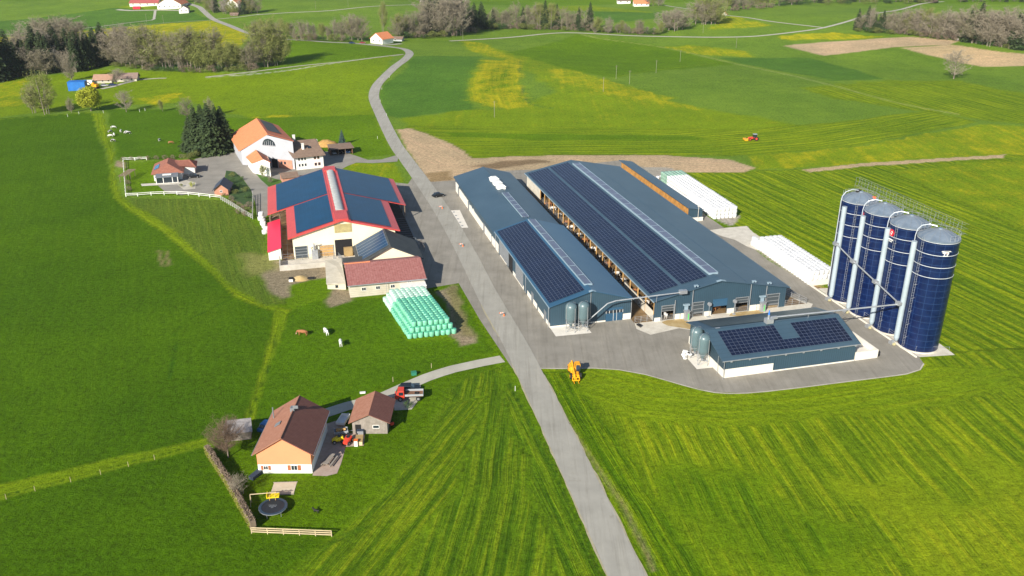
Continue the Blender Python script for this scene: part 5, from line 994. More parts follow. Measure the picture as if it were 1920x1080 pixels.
window(rt, OFF, (-24.2, 134, 1.1), 1.2, .7, '-y', bars=0); mb = MB(OFF); mb.box(-27.9, 133.93, 0, -26.9, 133.995, 1.9); mb.build('door', DARKIN, rt)
mb = MB((-37.5, 128.3, 0))
for x in (-42.66, -32.44): mb.tube((x, 121.4, 3.82), (x, 135.3, 3.82), .08, .08, 6)
mb.split('gutter', GALVD, bpy.data.objects['orange_house'])
sheet('patio', [(586, 892), (612, 893), (632, 888), (640, 868), (648, 838), (682, 836), (684, 815), (655, 812), (640, 786), (612, 795), (600, 840)], M('pink_paving', (.34, .25, .20), .9, .15, .9, col2=(.43, .34, .28), world=True), .04, label='paved patio between the orange house and the timber shed')
strip('farm_track', [(942, 673), (900, 681), (850, 692), (800, 708), (760, 725), (720, 743), (690, 752), (650, 762), (610, 775)], 3.1, MATS['farm_track'], .045, label='pale track from the road to the orange house')
sheet('parking_gravel', [(740, 770), (772, 768), (785, 750), (790, 738), (745, 735), (735, 750)], GRAV, .05)
t = thing('grey_hut', 'small grey roofed hut half hidden behind the round bare tree', 'hut', (*G(447, 826)[:2], 0), R(12)); mb = MB(); mb.box(-2.2, 0, 0, 2.2, 3, 1.7); mb.build('wall', WOODG, t); mb = MB(); mb.slab([(-2.6, -.3, 1.7), (2.6, -.3, 1.7), (2.2, 3.3, 2.4), (-2.2, 3.3, 2.4)], .1); mb.build('roof', M('grey_tin', (.30, .28, .27), .6, .3, 1.5), t)
# ================================================================ WRAPPED BALES
def bale_mesh(name, mats, r=.6, h=1.15):
    mb = MB(); mb.lathe([(r*.86, 0), (r, .12), (r*1.015, h*.5), (r, h-.14), (r*.88, h-.02)], n=14); mb.mat(1); mb.lathe([(r*.89, h-.02), (r*.62, h+.02), (r*.2, h-.05), (.02, h-.07)], n=14, caps=False)
    return mb.build(name, mats, smooth=1)
def film(name, c, c2, rough=.35):
    m = M(name, c, rough, .1, 1.2, spec=.5, col2=c2); N = m.node_tree; b = N.nodes['Principled BSDF']; g = N.nodes.new('ShaderNodeObjectInfo'); hs = N.nodes.new('ShaderNodeHueSaturation')
    mm = N.nodes.new('ShaderNodeMapRange'); mm.inputs[3].default_value = .86; mm.inputs[4].default_value = 1.1; N.links.new(g.outputs['Random'], mm.inputs[0]); N.links.new(mm.outputs[0], hs.inputs['Value'])
    N.links.new(b.inputs['Base Color'].links[0].from_socket, hs.inputs['Color']); N.links.new(hs.outputs[0], b.inputs['Base Color']); return m
GSIDE = film("mint_green_film", (.15, .47, .30), (.23, .57, .39)); GTOP = film('jade_green_film', (.05, .34, .22), (.10, .44, .30)); PSIDE = film('pale_mint_film', (.44, .66, .52), (.54, .74, .60)); PTOP = film('pale_mint_top', (.36, .58, .46), (.46, .68, .56)); WSIDE = film('white_film', (.66, .66, .65), (.76, .76, .75))
protoG = bale_mesh('wrapped_bale', [GSIDE, GTOP]); protoP = bale_mesh('wrapped_bale', [PSIDE, PTOP]); protoW = bale_mesh('white_wrapped_bale', [WSIDE, WSIDE], .70, 1.19)
used = set()
def put(proto, x, y, z, label, group, rnd):
    o = proto if proto.name not in used else proto.copy()
    if proto.name in used: COL.objects.link(o)
    used.add(proto.name); X, Y = FB(x+rnd.uniform(-.05, .05), y+rnd.uniform(-.05, .05)); o.location = (X, Y, z); o.rotation_euler = (rnd.uniform(-.03, .03), rnd.uniform(-.03, .03), rnd.uniform(0, 6)); tag(o, label, 'bale', group); s = rnd.uniform(.95, 1.04); o.scale = (s, s, 1); return o
rnd = random.Random(11); S_ = 1.22; LN = ['bottom', 'middle', 'top']
for k in range(3):
    nx = 9-k; ny = 19-k
    for j in range(ny):
        for i in range(nx):
            if not (k == 2 or j <= 1 and k < 2 and j == 0 or i <= 1): continue
            if k < 2 and i == 1 and j > 0 and k == 0: pass
            x = -31.2+(i+k*.5)*S_-j*.155-k*.0; y = 2.6+(j+k*.5)*1.18; pale = j+k*.5 > 12.5 or False
            put(protoP if pale else protoG, x, y, k*1.14, '%s wrapped bale, %s layer, %s from the left, %s row back' % ('pale mint' if pale else 'jade green', LN[k], nth(i), nth(j)), 'green wrapped bales', rnd)
rnd = random.Random(12); cnt = 0; rest = MB()
def inrest(x, y, z):
    X, Y = FB(x, y); n = 10; rest.lathe([(.6, 0), (.67, .5), (.66, 1.05), (.55, 1.18)], c=(X, Y, z), n=n)
for j in range(24):
    for k in range(3):
        for i in range(6-(k > 1)):
            if not (k == 2 or j == 0 or i == 0): continue
            if j > 20 and k == 2: continue
            x = 70.4+i*1.33+k*.35+j*.02; y = 8.2+j*1.28+k*.1
            put(protoW, x, y, k*1.16, 'white wrapped bale, nearer white stack, %s layer, %s from left, %s row back' % (LN[k], nth(i), nth(j)), 'white wrapped bales', rnd); cnt += 1
PALE2 = film('sage_green_film', (.20, .34, .26), (.28, .42, .33)); protoS = bale_mesh('wrapped_bale', [PALE2, PALE2], .66, 1.2)
for j in range(34):
    for k in range(3):
        for i in range(6):
            if not (k == 2 or j == 0 or i == 0): continue
            x = 70.9+i*1.33+j*.03; y = 61.5+j*1.3
            if j >= 29: continue
            if cnt < 300: put(protoW, x, y, k*1.16, 'white wrapped bale, farther white stack, %s layer, %s from left, %s row back' % (LN[k], nth(i), nth(j)), 'white wrapped bales', rnd); cnt += 1
            else: inrest(x, y, k*1.16)
for j in range(4):
    for k in range(3):
        for i in range(6):
            if k == 2 or j == 0 or i == 0:
                put(protoS, 71.9+i*1.33, 99.6+j*1.3, k*1.16, 'sage green wrapped bale at the far yard end, %s layer, %s from left, %s row' % (LN[k], nth(i), nth(j)), 'sage green wrapped bales', rnd)
for x, y, z in ((71.5, 106.5, 0), (73, 107, 0), (74.5, 106.5, 0), (76, 107.5, 0), (75, 106.6, 1.2), (76.4, 107, 1.2), (74.5, 108.5, 0), (76, 109, 0), (70, 105.5, 0)): inrest(x, y, z)
o = rest.build('white_bales', WSIDE, smooth=1); tag(o, 'far rows of white wrapped bales in the long white stack behind the great barn', 'bales', kind='stuff')
rnd = random.Random(2)
for i, (x, y, z) in enumerate(((-62.6, 92.5, 0), (-62.8, 89.8, 0), (-62.3, 87, 0), (-61.9, 84.4, 0), (-62.2, 81.5, 0), (-63.5, 94.5, 0), (-62.9, 91.2, 1.2), (-62.4, 85.6, 1.2), (-63.2, 94, 1.2), (-62.6, 88.2, 1.2), (-63, 91.5, 2.4))):
    X, Y = FB(x, y); o = protoW.copy(); COL.objects.link(o); o.location = (X, Y, z); o.scale = (1.1, 1.1, 1); tag(o, 'white wrapped bale left of the cream barn, %s of that pile' % nth(i), 'bale', 'white bales beside the cream barn')
# ================================================================ TREES
BARK = M('grey_bark', (.17, .14, .11), .95, .25, 2, col2=(.26, .22, .18)); TWIG = M('brown_twigs', (.185, .165, .105), .9, .25, .5, col2=(.27, .24, .16)); TWIGP = M('mauve_twigs', (.22, .19, .14), .9, .2, .5, col2=(.31, .27, .20)); TWIGG = M('budding_twigs', (.17, .185, .05), .9, .2, .5, col2=(.25, .26, .08))
BUD = M('fresh_buds', (.17, .21, .045), .8, .3, .3, col2=(.26, .30, .08)); SPR = M('spruce_needles', (.020, .040, .012), .85, .3, .7, col2=(.055, .085, .024)); SPR2 = M('blue_spruce_needles', (.045, .085, .075), .8, .3, .7, col2=(.07, .12, .10)); YEL = M('yellow_green_leaves', (.26, .30, .012), .8, .3, .4, col2=(.40, .42, .03)); BLOS = M('white_blossom', (.42, .40, .38), .8, .1, .6, col2=(.58, .56, .54)); DKL = M('dark_hedge_leaves', (.03, .07, .012), .85, .4, .9, col2=(.07, .13, .03)); BRL = M('dead_beech_leaves', (.17, .125, .085), .9, .3, .8, col2=(.28, .215, .155)); OLV = M('olive_leaves', (.12, .14, .03), .85, .3, .6, col2=(.20, .22, .06))
def sliver(mb, a, b, w_, rnd):
    d = (b-a); s = d.cross(Vector((rnd.uniform(-1, 1), rnd.uniform(-1, 1), rnd.uniform(-1, 1)))); s = s.normalized()*w_ if s.length > 1e-6 else Vector((w_, 0, 0)); mb.add([tuple(a-s), tuple(a+s), tuple(b)], [(0, 1, 2)])
def leaf(mb, c, s, rnd):
    n = Vector((rnd.gauss(0, 1), rnd.gauss(0, 1), rnd.gauss(0, 1)+.6)).normalized(); u = n.orthogonal().normalized(); v = n.cross(u); a = rnd.uniform(0, 6); u, v = u*math.cos(a)+v*math.sin(a), v*math.cos(a)-u*math.sin(a)
    mb.add([tuple(c-u*s), tuple(c-v*s*.6), tuple(c+u*s), tuple(c+v*s*.6)], [(0, 1, 2, 3)])
def bare_tree(name, seed, H=10., w_=.5, lo=.25, nl=44, nb=11, nt_=9, twig=TWIG, leaves=None, nleaf=0, multi=1, tw=.04, leafs=.22):
    """H tall, crown half width w_*H, crown from lo*H"""
    rnd = random.Random(seed); r = thing(name, None, 'tree'); tr = MB(); cr = MB(); lf = MB()
    for m in range(multi):
        bx, by = (0, 0) if multi == 1 else (rnd.uniform(-.22, .22)*H*w_*2, rnd.uniform(-.2, .2)*H*w_*2)
        top = Vector((bx+rnd.uniform(-.04, .04)*H, by+rnd.uniform(-.04, .04)*H, H*.8)); tr.tube((bx, by, -.2), tuple(Vector((bx, by, 0)).lerp(top, .45)), .017*H/math.sqrt(multi), .012*H/math.sqrt(multi), 7); tr.tube(tuple(Vector((bx, by, 0)).lerp(top, .45)), tuple(top), .012*H/math.sqrt(multi), .004*H, 6)
    cz = H*(lo+(1-lo)*.52); rzv = H*(1-lo)*.5; rx = H*w_
    for i in range(nl):
        th = rnd.uniform(0, 6.283); ph = math.asin(rnd.uniform(-.75, 1)); k = rnd.uniform(.72, 1.02)*(1+.12*math.sin(3*th+seed))
        tip = Vector((rx*k*math.cos(th)*math.cos(ph), rx*k*math.sin(th)*math.cos(ph), cz+rzv*k*math.sin(ph)))
        z0_ = min(max(H*lo*.8, tip.z-H*rnd.uniform(.15, .45)), H*.7); st = Vector((0, 0, z0_)); mid = st.lerp(tip, .5)+Vector((0, 0, -.03*H))
        (tr if i % 3 == 0 else cr).tube(tuple(st), tuple(mid), .006*H, .0035*H, 4, False); cr.tube(tuple(mid), tuple(tip), .0035*H, .002*H, 3, False)
        for j in range(nb):
            p = st.lerp(mid, rnd.uniform(.5, 1)) if j < nb//3 else mid.lerp(tip, rnd.uniform(0, 1)); d = Vector((rnd.gauss(0, 1), rnd.gauss(0, 1), rnd.gauss(.35, .8))).normalized()*H*rnd.uniform(.06, .12); q = p+d; sliver(cr, p, q, tw*.9, rnd)
            for t in range(nt_):
                a = p.lerp(q, rnd.uniform(.2, 1)); b = a+Vector((rnd.gauss(0, 1), rnd.gauss(0, 1), rnd.gauss(.4, .8))).normalized()*H*rnd.uniform(.04, .09); sliver(cr, a, b, tw*.6, rnd)
                if leaves and rnd.random() < nleaf: leaf(lf, b, leafs*rnd.uniform(.6, 1.2), rnd)
    tr.build('trunk', BARK, r); cr.build('crown', twig, r)
    if leaves: lf.build('foliage', leaves, r)
    return r
def leafy_tree(name, seed, H, w_, lo, mat, n=2600, ls=.22, clumps=26, stem=True):
    rnd = random.Random(seed); r = thing(name, None, 'tree'); mb = MB(); cz = H*(lo+(1-lo)*.5); rzv = H*(1-lo)*.5; rx = H*w_; C = []
    for i in range(clumps):
        th = rnd.uniform(0, 6.283); ph = math.asin(rnd.uniform(-.9, 1)); k = rnd.uniform(.5, .86); C.append((Vector((rx*k*math.cos(th)*math.cos(ph), rx*k*math.sin(th)*math.cos(ph), cz+rzv*k*math.sin(ph))), rnd.uniform(.22, .4)*min(rx, rzv*1.3)))
    for i in range(n):
        c, rr = rnd.choice(C); d = Vector((rnd.gauss(0, 1), rnd.gauss(0, 1), rnd.gauss(0, 1))).normalized()*rr*rnd.random()**.33; leaf(mb, c+d, ls*rnd.uniform(.6, 1.3), rnd)
    mb.build('crown', mat, r)
    if stem:
        tr = MB(); tr.tube((0, 0, -.1), (0, 0, H*(lo+.25)), .03*H, .018*H, 7)
        for i in range(10): c, rr = C[i]; tr.tube((0, 0, H*lo*rnd.uniform(.8, 1.2)), tuple(c), .01*H, .004*H, 4)
        tr.build('trunk', BARK, r)
    return r
def spruce(name, seed, H=10., w_=.18, mat=SPR, lo=.06, lv=30, dens=1.):
    rnd = random.Random(seed); r = thing(name, None, 'tree'); mb = MB()
    for i in range(lv):
        f = i/(lv-1); z = H*(lo+(1-lo)*f**.92); R_ = H*w_*(1-f)**.85+.02*H; n = int((9+8*(1-f))*dens); off = rnd.uniform(0, 6)
        for k in range(n):
            a = off+6.283*k/n+rnd.uniform(-.2, .2); L = R_*rnd.uniform(.72, 1.15); d = Vector((math.cos(a), math.sin(a), 0)); s = Vector((-d.y, d.x, 0)); wd = L*.24+.02*H*.5
            p0 = Vector((0, 0, z)); p1 = p0+d*L*.55+Vector((0, 0, -L*.12)); p2 = p0+d*L+Vector((0, 0, -L*.38+rnd.uniform(-.02, .02)*H))
            mb.add([tuple(p0), tuple(p1+s*wd+Vector((0, 0, -.05*L))), tuple(p2), tuple(p1-s*wd+Vector((0, 0, -.05*L)))], [(0, 1, 2, 3)])
            for m in range(3):
                t = rnd.uniform(.35, 1); q = p0.lerp(p2, t)+s*rnd.uniform(-1, 1)*wd; e = q+d*L*.16+s*rnd.uniform(-.2, .2)*L+Vector((0, 0, -rnd.uniform(.1, .3)*L)); sliver(mb, q, e, wd*.35, rnd)
    mb.build('crown', mat, r); tr = MB(); tr.tube((0, 0, -.1), (0, 0, H*.93), .02*H, .004*H, 6); tr.build('trunk', BARK, r); return r
PT = {'b0': bare_tree('bare_tree', 1, w_=.38, lo=.12, tw=.032), 'b1': bare_tree('bare_tree', 2, w_=.30, lo=.08, tw=.032, twig=TWIGP), 'b2': bare_tree('bare_tree', 3, w_=.26, lo=.12, multi=3, tw=.03, twig=TWIG), 'b3': bare_tree('bare_tree', 14, w_=.44, lo=.15, tw=.032, twig=TWIGP),
      'n0': bare_tree('bare_tree', 21, w_=.46, lo=.28, nl=100, nb=14, nt_=13, tw=.012, twig=M('russet_twigs', (.13, .085, .055), .9, .2, .5, col2=(.20, .14, .095))), 'n1': bare_tree('bare_tree', 22, w_=.40, lo=.05, nl=60, nb=11, nt_=9, tw=.014, multi=3, twig=TWIGP),
      'g0': bare_tree('budding_tree', 4, w_=.28, lo=.15, twig=TWIGG, leaves=BUD, nleaf=.35, multi=2, leafs=.10), 'g1': bare_tree('budding_tree', 5, w_=.36, lo=.12, twig=TWIGG, leaves=BUD, nleaf=.5, multi=3, leafs=.11),
      'w0': bare_tree('blossoming_tree', 6, w_=.30, lo=.12, twig=TWIGP, leaves=BLOS, nleaf=.5, leafs=.11), 's0': spruce('spruce_tree', 7, w_=.17), 's1': spruce('spruce_tree', 8, w_=.22), 's2': spruce('spruce_tree', 9, w_=.15, lo=.2),
      'y0': leafy_tree('leafy_tree', 10, 10, .5, .12, YEL, n=12000, ls=.26, clumps=120), 'u0': leafy_tree('bush', 12, 3, .62, .0, OLV, n=1200, ls=.10, stem=False), 'u1': leafy_tree('bush', 13, 3, .62, .0, DKL, n=1200, ls=.10, stem=False), 'u2': leafy_tree('bush', 15, 3, .7, .0, BRL, n=1200, ls=.09, stem=False), 'u3': leafy_tree('bush', 16, 3, .6, .0, YEL, n=1200, ls=.10, stem=False),
      'p0': spruce('blue_spruce', 17, w_=.26, mat=SPR2, lo=.02)}
BASEH = {k: 3. if k[0] == 'u' else 10. for k in PT}
usedp = set(); trnd = random.Random(77)
def plant(kind, px, py, hp, label, group=None, wide=1., h=None):
    x, y, z = G(px, py); H = h or hpx(px, py, hp); s = H/BASEH[kind]; p = PT[kind]; sc = (s*wide, s*wide, s); rz_ = trnd.uniform(0, 6.28)
    if kind not in usedp:
        usedp.add(kind); p.location = (x, y, z); p.rotation_euler = (0, 0, rz_); p.scale = sc; p['label'] = label
        if group: p['group'] = group
        KIDS[p.name] = [(c, []) for c in p.children]; o = p
    else: o = dup(p, (x, y, z), rz_, label, sc); 
    if group: o['group'] = group
    elif 'group' in o.keys(): del o['group']
    o['category'] = 'bush' if kind[0] == 'u' else 'tree'; return o
DESC = {'b': 'bare grey-brown tree', 's': 'dark spruce', 'g': 'budding pale green tree', 'w': 'pale blossoming tree', 'u': 'low bush', 'y': 'yellow-green tree', 'p': 'spruce'}
# single trees worth naming
plant('g1', 82, 213, 74, 'tall loose olive tree clump at the left end of the meadow tree line', wide=1.05)
plant('b2', 62, 212, 52, 'thin bare tree leaning beside the tall olive tree at far left')
plant('y0', 171, 208, 41, 'round yellow-green tree at the head of the mown strip')
plant('b3', 237, 210, 38, 'round bare grey tree right of the round yellow-green one', wide=1.05)
plant('b1', 134, 211, 26, 'small bare tree left of the round yellow-green tree')
plant('g0', 303, 209, 20, 'tiny yellowish sapling in the meadow behind the cows')
plant('b0', 352, 221, 38, 'pale bare tree just left of the big dark spruces')
plant('b1', 394, 218, 32, 'bare brownish treetop behind the big dark spruces')
for i, (x, y, hp) in enumerate(((372, 286, 78), (398, 288, 84), (384, 276, 72), (421, 282, 74), (410, 276, 70), (360, 282, 58))):
    plant('s1' if i % 2 else 's0', x, y, hp, 'big dark spruce by the orange roofed farmhouse, %s of the clump' % ['front left', 'front middle', 'rear left', 'rightmost front', 'rear right', 'lowest leftmost'][i], 'dark spruces by the farmhouse', wide=1.5)
plant('p0', 642, 271, 25, 'small blue spruce behind the carport', wide=1.1)
plant('n0', 428, 858, 76, 'round bare brown tree before the grey hut, left of the orange house', wide=1.0)
plant('n1', 449, 930, 46, 'small bare tree beside the trimmed hedge', wide=1.1)
plant('g1', 1382, 147, 26, 'spreading lone tree in the right-hand meadow', wide=1.9) if False else plant('b3', 1788, 148, 50, 'spreading lone tree standing on the meadow by the tan ploughed field', wide=1.1)
plant('b1', 135, 152, 52, 'thick bare tree at the wood edge behind the blue tarpaulin', wide=.9)
plant('b3', 222, 152, 22, 'round bare bush-like tree in front of the low stone farm', wide=1.4)
plant('g0', 720, 62, 52, 'slim olive poplar-like tree behind the orange roofed cottage', wide=.6)
plant('g0', 498, 345, 22, 'small pale young tree before the white outhouse') if False else plant('g0', 494, 334, 24, 'small pale young tree before the white outhouse')
plant('b0', 508, 343, 14, 'little bare shrub tree at the outhouse lawn')
for i, (x, y, hp, kd, wd) in enumerate(((432, 345, 12, 'u1', 1.2), (448, 352, 10, 'u1', 1.3), (460, 360, 10, 'u0', 1.2), (436, 332, 9, 'u0', 1.2), (452, 338, 8, 'u1', 1.3), (464, 372, 9, 'u1', 1.2), (430, 358, 7, 'u1', 1.2), (442, 364, 9, 'u0', 1.2))):
    plant(kd, x, y, hp, 'green garden shrub in the sloping bed beside the farm lane, %s of eight' % nth(i), 'shrubs in the sloping bed', wide=wd)
for i, (x, y, hp) in enumerate(((438, 383, 9), (450, 390, 11), (462, 396, 12), (448, 400, 9), (460, 405, 9), (468, 388, 10), (433, 375, 8))):
    plant('u2', x, y, hp, 'brown shrub behind the slatted garden fence, %s of seven' % nth(i), 'brown shrubs', wide=1.2)
plant('u3', 360, 350, 9, 'yellow green globe bush in the gravel bed by the bungalow', wide=1.1); plant('u0', 340, 350, 6, 'small olive bush in the gravel bed by the bungalow')
plant('u2', 240, 346, 8, 'reddish shrub by the white fence, nearer the pergola'); plant('u2', 242, 358, 9, 'reddish shrub by the white fence corner'); plant('u1', 583, 314, 9, 'green bush against the white house wall')
plant('u1', 765, 765, 14, 'green bush beside the red truck'); plant('u1', 420, 368, 6, 'low green bush at the brick hut')
for i in range(9): plant('u2', 232+i*15.5, 301-i*.6, 7, 'brown hedge shrub behind the bungalow, %s from the left' % nth(i), 'hedge shrubs behind the bungalow', wide=1.3)
for i in range(3): plant('u0', 352+i*8, 300-i*3, 12, 'pale olive shrub below the big spruces, %s from the left' % nth(i), 'shrubs below the spruces', wide=1.1)
# woods as rows of separate trees: polyline px, count, kinds, height px (lo, hi), depth scatter px, place, widen
WOODS = [
 ([(-20, 156), (50, 141), (100, 138)], 12, ['s0', 's1', 's0', 's2'], (48, 68), 4, 'the dark wood at the far left', 1.25),
 ([(-10, 140), (120, 128), (205, 120)], 16, ['s0', 's2', 's1', 'b1'], (46, 62), 4, 'the back of the left wood', 1.2),
 ([(25, 140), (60, 136), (125, 137)], 8, ['w0', 'w0', 'b3'], (30, 40), 2, 'the dark wood edge', .9),
 ([(48, 142), (98, 140)], 4, ['b3', 'b0'], (36, 46), 2, 'the dark wood front', 1.),
 ([(140, 137), (205, 121)], 9, ['s2', 's0', 's2'], (48, 58), 2, 'the spruce stand', .9),
 ([(72, 98), (155, 95)], 7, ['b3', 'b0'], (44, 54), 4, 'the bare grove behind spruces', 1.3),
 ([(215, 122), (270, 130)], 6, ['b0', 'b3', 'b1'], (52, 64), 3, 'the brown grove by the spruces', 1.1),
 ([(270, 130), (350, 135), (410, 134)], 13, ['g0', 'b1', 'g1', 'b2'], (50, 66), 4, 'the middle of the stream wood', 1.),
 ([(410, 134), (480, 131)], 7, ['g0', 'b2'], (32, 44), 3, 'the low end of the stream wood', 1.1),
 ([(485, 128), (532, 122)], 6, ['g1', 'b0', 'g0'], (50, 72), 3, 'the roadside clump', .95),
 ([(470, 70), (560, 74), (660, 76)], 15, ['b2', 'g0', 'b1'], (22, 30), 2, 'the row behind the curving road', 1.),
 ([(656, 76), (684, 78)], 3, ['b3', 'b0'], (36, 40), 1, 'the cottage grove, left side', .9),
 ([(738, 72), (800, 70)], 7, ['b0', 'g0', 'b1'], (32, 44), 2, 'the grove right of the cottage', 1.1),
 ([(800, 68), (835, 70), (870, 66)], 8, ['s1', 'b0', 's0', 'b3'], (40, 62), 4, 'the tall clump past the bend', 1.),
 ([(790, 30), (870, 28)], 7, ['b3', 'b0', 's0'], (32, 46), 3, 'the back of the tall clump', 1.2),
 ([(868, 60), (905, 54)], 4, ['s1', 's0'], (28, 40), 2, 'the tall clump, dark flank', 1.2),
 ([(910, 54), (960, 54)], 6, ['b0', 's0', 'b2'], (24, 32), 1, 'the row right of the tall clump', 1.),
 ([(965, 53), (1060, 56), (1110, 60)], 14, ['b0', 's0', 'b2', 'b1', 'g0', 's2'], (26, 42), 2, 'the row above the white path', .95),
 ([(1110, 62), (1240, 66)], 16, ['b2', 'g0', 'u0', 'b1'], (10, 24), 2, 'the low scrub row', 1.1),
 ([(1240, 61), (1285, 58)], 5, ['b3', 'b0', 'b3'], (28, 36), 3, 'the rounded grey grove', 1.1),
 ([(1302, 46), (1350, 47)], 5, ['b3', 'g1', 'b0'], (34, 44), 3, 'the tiny orange hut grove', 1.1),
 ([(1355, 22), (1440, 14), (1500, 8)], 13, ['g0', 'b2', 'b0'], (18, 28), 3, 'the far top wood', 1.2),
 ([(1500, 8), (1620, 5), (1760, 5)], 17, ['g0', 'b0', 's0', 'b3'], (12, 22), 2, 'the far top right wood', 1.3),
 ([(1790, 4), (1925, 4)], 9, ['b0', 's0', 'b3'], (10, 16), 1, 'the top right corner wood', 1.3),
 ([(1602, 57), (1650, 61), (1700, 65)], 12, ['s0', 'b0', 's2', 'b1'], (24, 36), 2, 'the left of the ploughland wood', 1.1),
 ([(1690, 63), (1750, 72), (1800, 75)], 13, ['b0', 'g0', 'b3', 'b1'], (32, 44), 3, 'the middle of the ploughland wood', 1.1),
 ([(1800, 78), (1860, 88), (1925, 95)], 14, ['b3', 's0', 'b0', 's2', 'b1'], (40, 60), 3, 'the right of the ploughland wood', 1.1),
 ([(500, 40), (340, 10)], 0, ['b0'], (20, 30), 2, '', 1.),
 ([(388, 24), (410, 26), (440, 30), (486, 26)], 12, ['g1', 'b1', 's0', 'b0', 'w0'], (18, 30), 3, 'the far hamlet gardens', 1.),
 ([(330, 6), (388, 8)], 5, ['b3', 'b0', 'g0'], (14, 22), 2, 'the grove behind the far farm', 1.1),
 ([(1212, 12), (1245, 12)], 4, ['b3', 'g0'], (10, 14), 1, 'the grove at the far white farm', 1.1),
 ([(10, 158), (45, 152)], 0, ['u2'], (8, 12), 2, '', 1.)]
for wi, (pl, n, kinds, (h0, h1), sc_, place, wd) in enumerate(WOODS):
    if not n: continue
    cntk = {}; L = [math.dist(a, b) for a, b in zip(pl, pl[1:])]; tot = sum(L)
    for i in range(n):
        d = tot*(i+.5)/n+trnd.uniform(-.3, .3)*tot/n; k = 0
        while k < len(L)-1 and d > L[k]: d -= L[k]; k += 1
        f = d/L[k]; x = pl[k][0]+(pl[k+1][0]-pl[k][0])*f; y = pl[k][1]+(pl[k+1][1]-pl[k][1])*f-trnd.uniform(0, sc_)
        kd = kinds[i % len(kinds)] if i < len(kinds) else trnd.choice(kinds); c = cntk[kd[0]] = cntk.get(kd[0], 0)+1
        hh = trnd.uniform(h0, h1)*(1.15 if kd[0] != 'u' else .6)
        plant(kd, x, max(y, 1.5), hh, '%s in %s, %s from the left' % (DESC[kd[0]], place, nth(c-1)), 'trees in '+place, wide=wd*(1.15 if kd[0] != 's' else 1.2))
UND = [([(210, 125), (270, 132), (350, 137), (480, 134)], 22, 'the stream wood edge'), ([(470, 73), (560, 77), (660, 79)], 12, 'the curving road row'), ([(738, 74), (830, 72), (900, 60)], 12, 'the tall clump edge'), ([(915, 55), (1060, 58), (1240, 67)], 22, 'the white path row'), ([(1605, 60), (1700, 67), (1800, 78), (1925, 97)], 26, 'the ploughland wood edge'), ([(1355, 24), (1500, 10), (1760, 7)], 16, 'the far top wood edge')]
for pl, n, place in UND:
    L = [math.dist(a, b) for a, b in zip(pl, pl[1:])]; tot = sum(L)
    for i in range(n):
        d = tot*(i+.5)/n+trnd.uniform(-.4, .4)*tot/n; k = 0
        while k < len(L)-1 and d > L[k]: d -= L[k]; k += 1
        f = d/L[k]; plant(['u0', 'u2', 'u0', 'u1'][trnd.randrange(4)], pl[k][0]+(pl[k+1][0]-pl[k][0])*f, pl[k][1]+(pl[k+1][1]-pl[k][1])*f-trnd.uniform(0, 2), trnd.uniform(7, 13), 'undergrowth bush along %s, %s from the left' % (place, nth(i)), 'undergrowth along '+place, wide=trnd.uniform(1.2, 1.9))
# trimmed hedge
def hedge(name, label, pts, w_, h, mats, n_, seed):
    P = Gp(pts); rnd = random.Random(seed); mb = MB((*P[0], 0)); tot = sum(math.dist(a, b) for a, b in zip(P, P[1:]))
    for a, b in zip(P, P[1:]):
        L = math.dist(a, b); ux, uy = (b[0]-a[0])/L, (b[1]-a[1])/L; an = math.atan2(uy, ux); mb.mat(0); mb.cbox(((a[0]+b[0])/2, (a[1]+b[1])/2, h*.45), (L+w_*.6, w_*.75, h*.85), an)
        for i in range(int(n_*L/tot)):
            t = rnd.uniform(0, L); s = rnd.uniform(-.5, .5)*w_; z = rnd.uniform(.05, 1)*h
            if abs(s) < w_*.36 and z < h*.85: s = math.copysign(w_*rnd.uniform(.38, .52), s) if rnd.random() < .5 else s; z = z if abs(s) > w_*.36 else h*rnd.uniform(.88, 1.04)
            mb.mat(1 if (s > w_*.3 and z < h*.95) else 0); leaf(mb, Vector((a[0]+ux*t-uy*s, a[1]+uy*t+ux*s, z)), .14, rnd)
    o = mb.build(name, mats); o.location = (*P[0], 0); return tag(o, label, 'hedge')
hedge('clipped_hedge', 'long clipped brown hedge with a mossy yellow-green outer side, by the trampoline garden', [(475, 992), (432, 915), (390, 850)], 1.1, 1.7, [BRL, M('mossy_side', (.13, .15, .015), .9, .3, .8, col2=(.22, .23, .03))], 4200, 3)
# ================================================================ VEHICLES, ANIMALS, SMALL THINGS
TYRE = M('tyre', (.018, .018, .018), .85); RIMM = M('rim', (.35, .35, .36), .4, metal=.4); CHR = M('lamp_glass', (.5, .5, .48), .3); REDP = M('red_paint', (.62, .055, .03), .4, .08, .8); YELP = M('yellow_orange_paint', (.80, .36, .012), .45, .1, .8); BLKP = M('black_paint', (.015, .017, .02), .25, .1); BLUP = M('dark_blue_paint', (.02, .045, .10), .25, .1); SILP = M('silver_paint', (.35, .37, .39), .3); ORP = M('traffic_orange', (.75, .16, .03), .6)
def loft(mb, secs):     # secs: (x, [(y, z)...]) rings
    n = len(secs[0][1]); vs = [(x, y, z) for x, r in secs for y, z in r]
    return mb.add(vs, [(k*n+i, (k+1)*n+i, (k+1)*n+(i+1) % n, k*n+(i+1) % n) for k in range(len(secs)-1) for i in range(n)]+[tuple(range(n)), tuple(range(len(vs)-1, len(vs)-n-1, -1))])
def ring(w_, z0_, z1): return [(-w_, z0_+.08), (-w_+.08, z0_), (w_-.08, z0_), (w_, z0_+.08), (w_, z1-.14), (w_-.16, z1), (-w_+.16, z1), (-w_, z1-.14)]
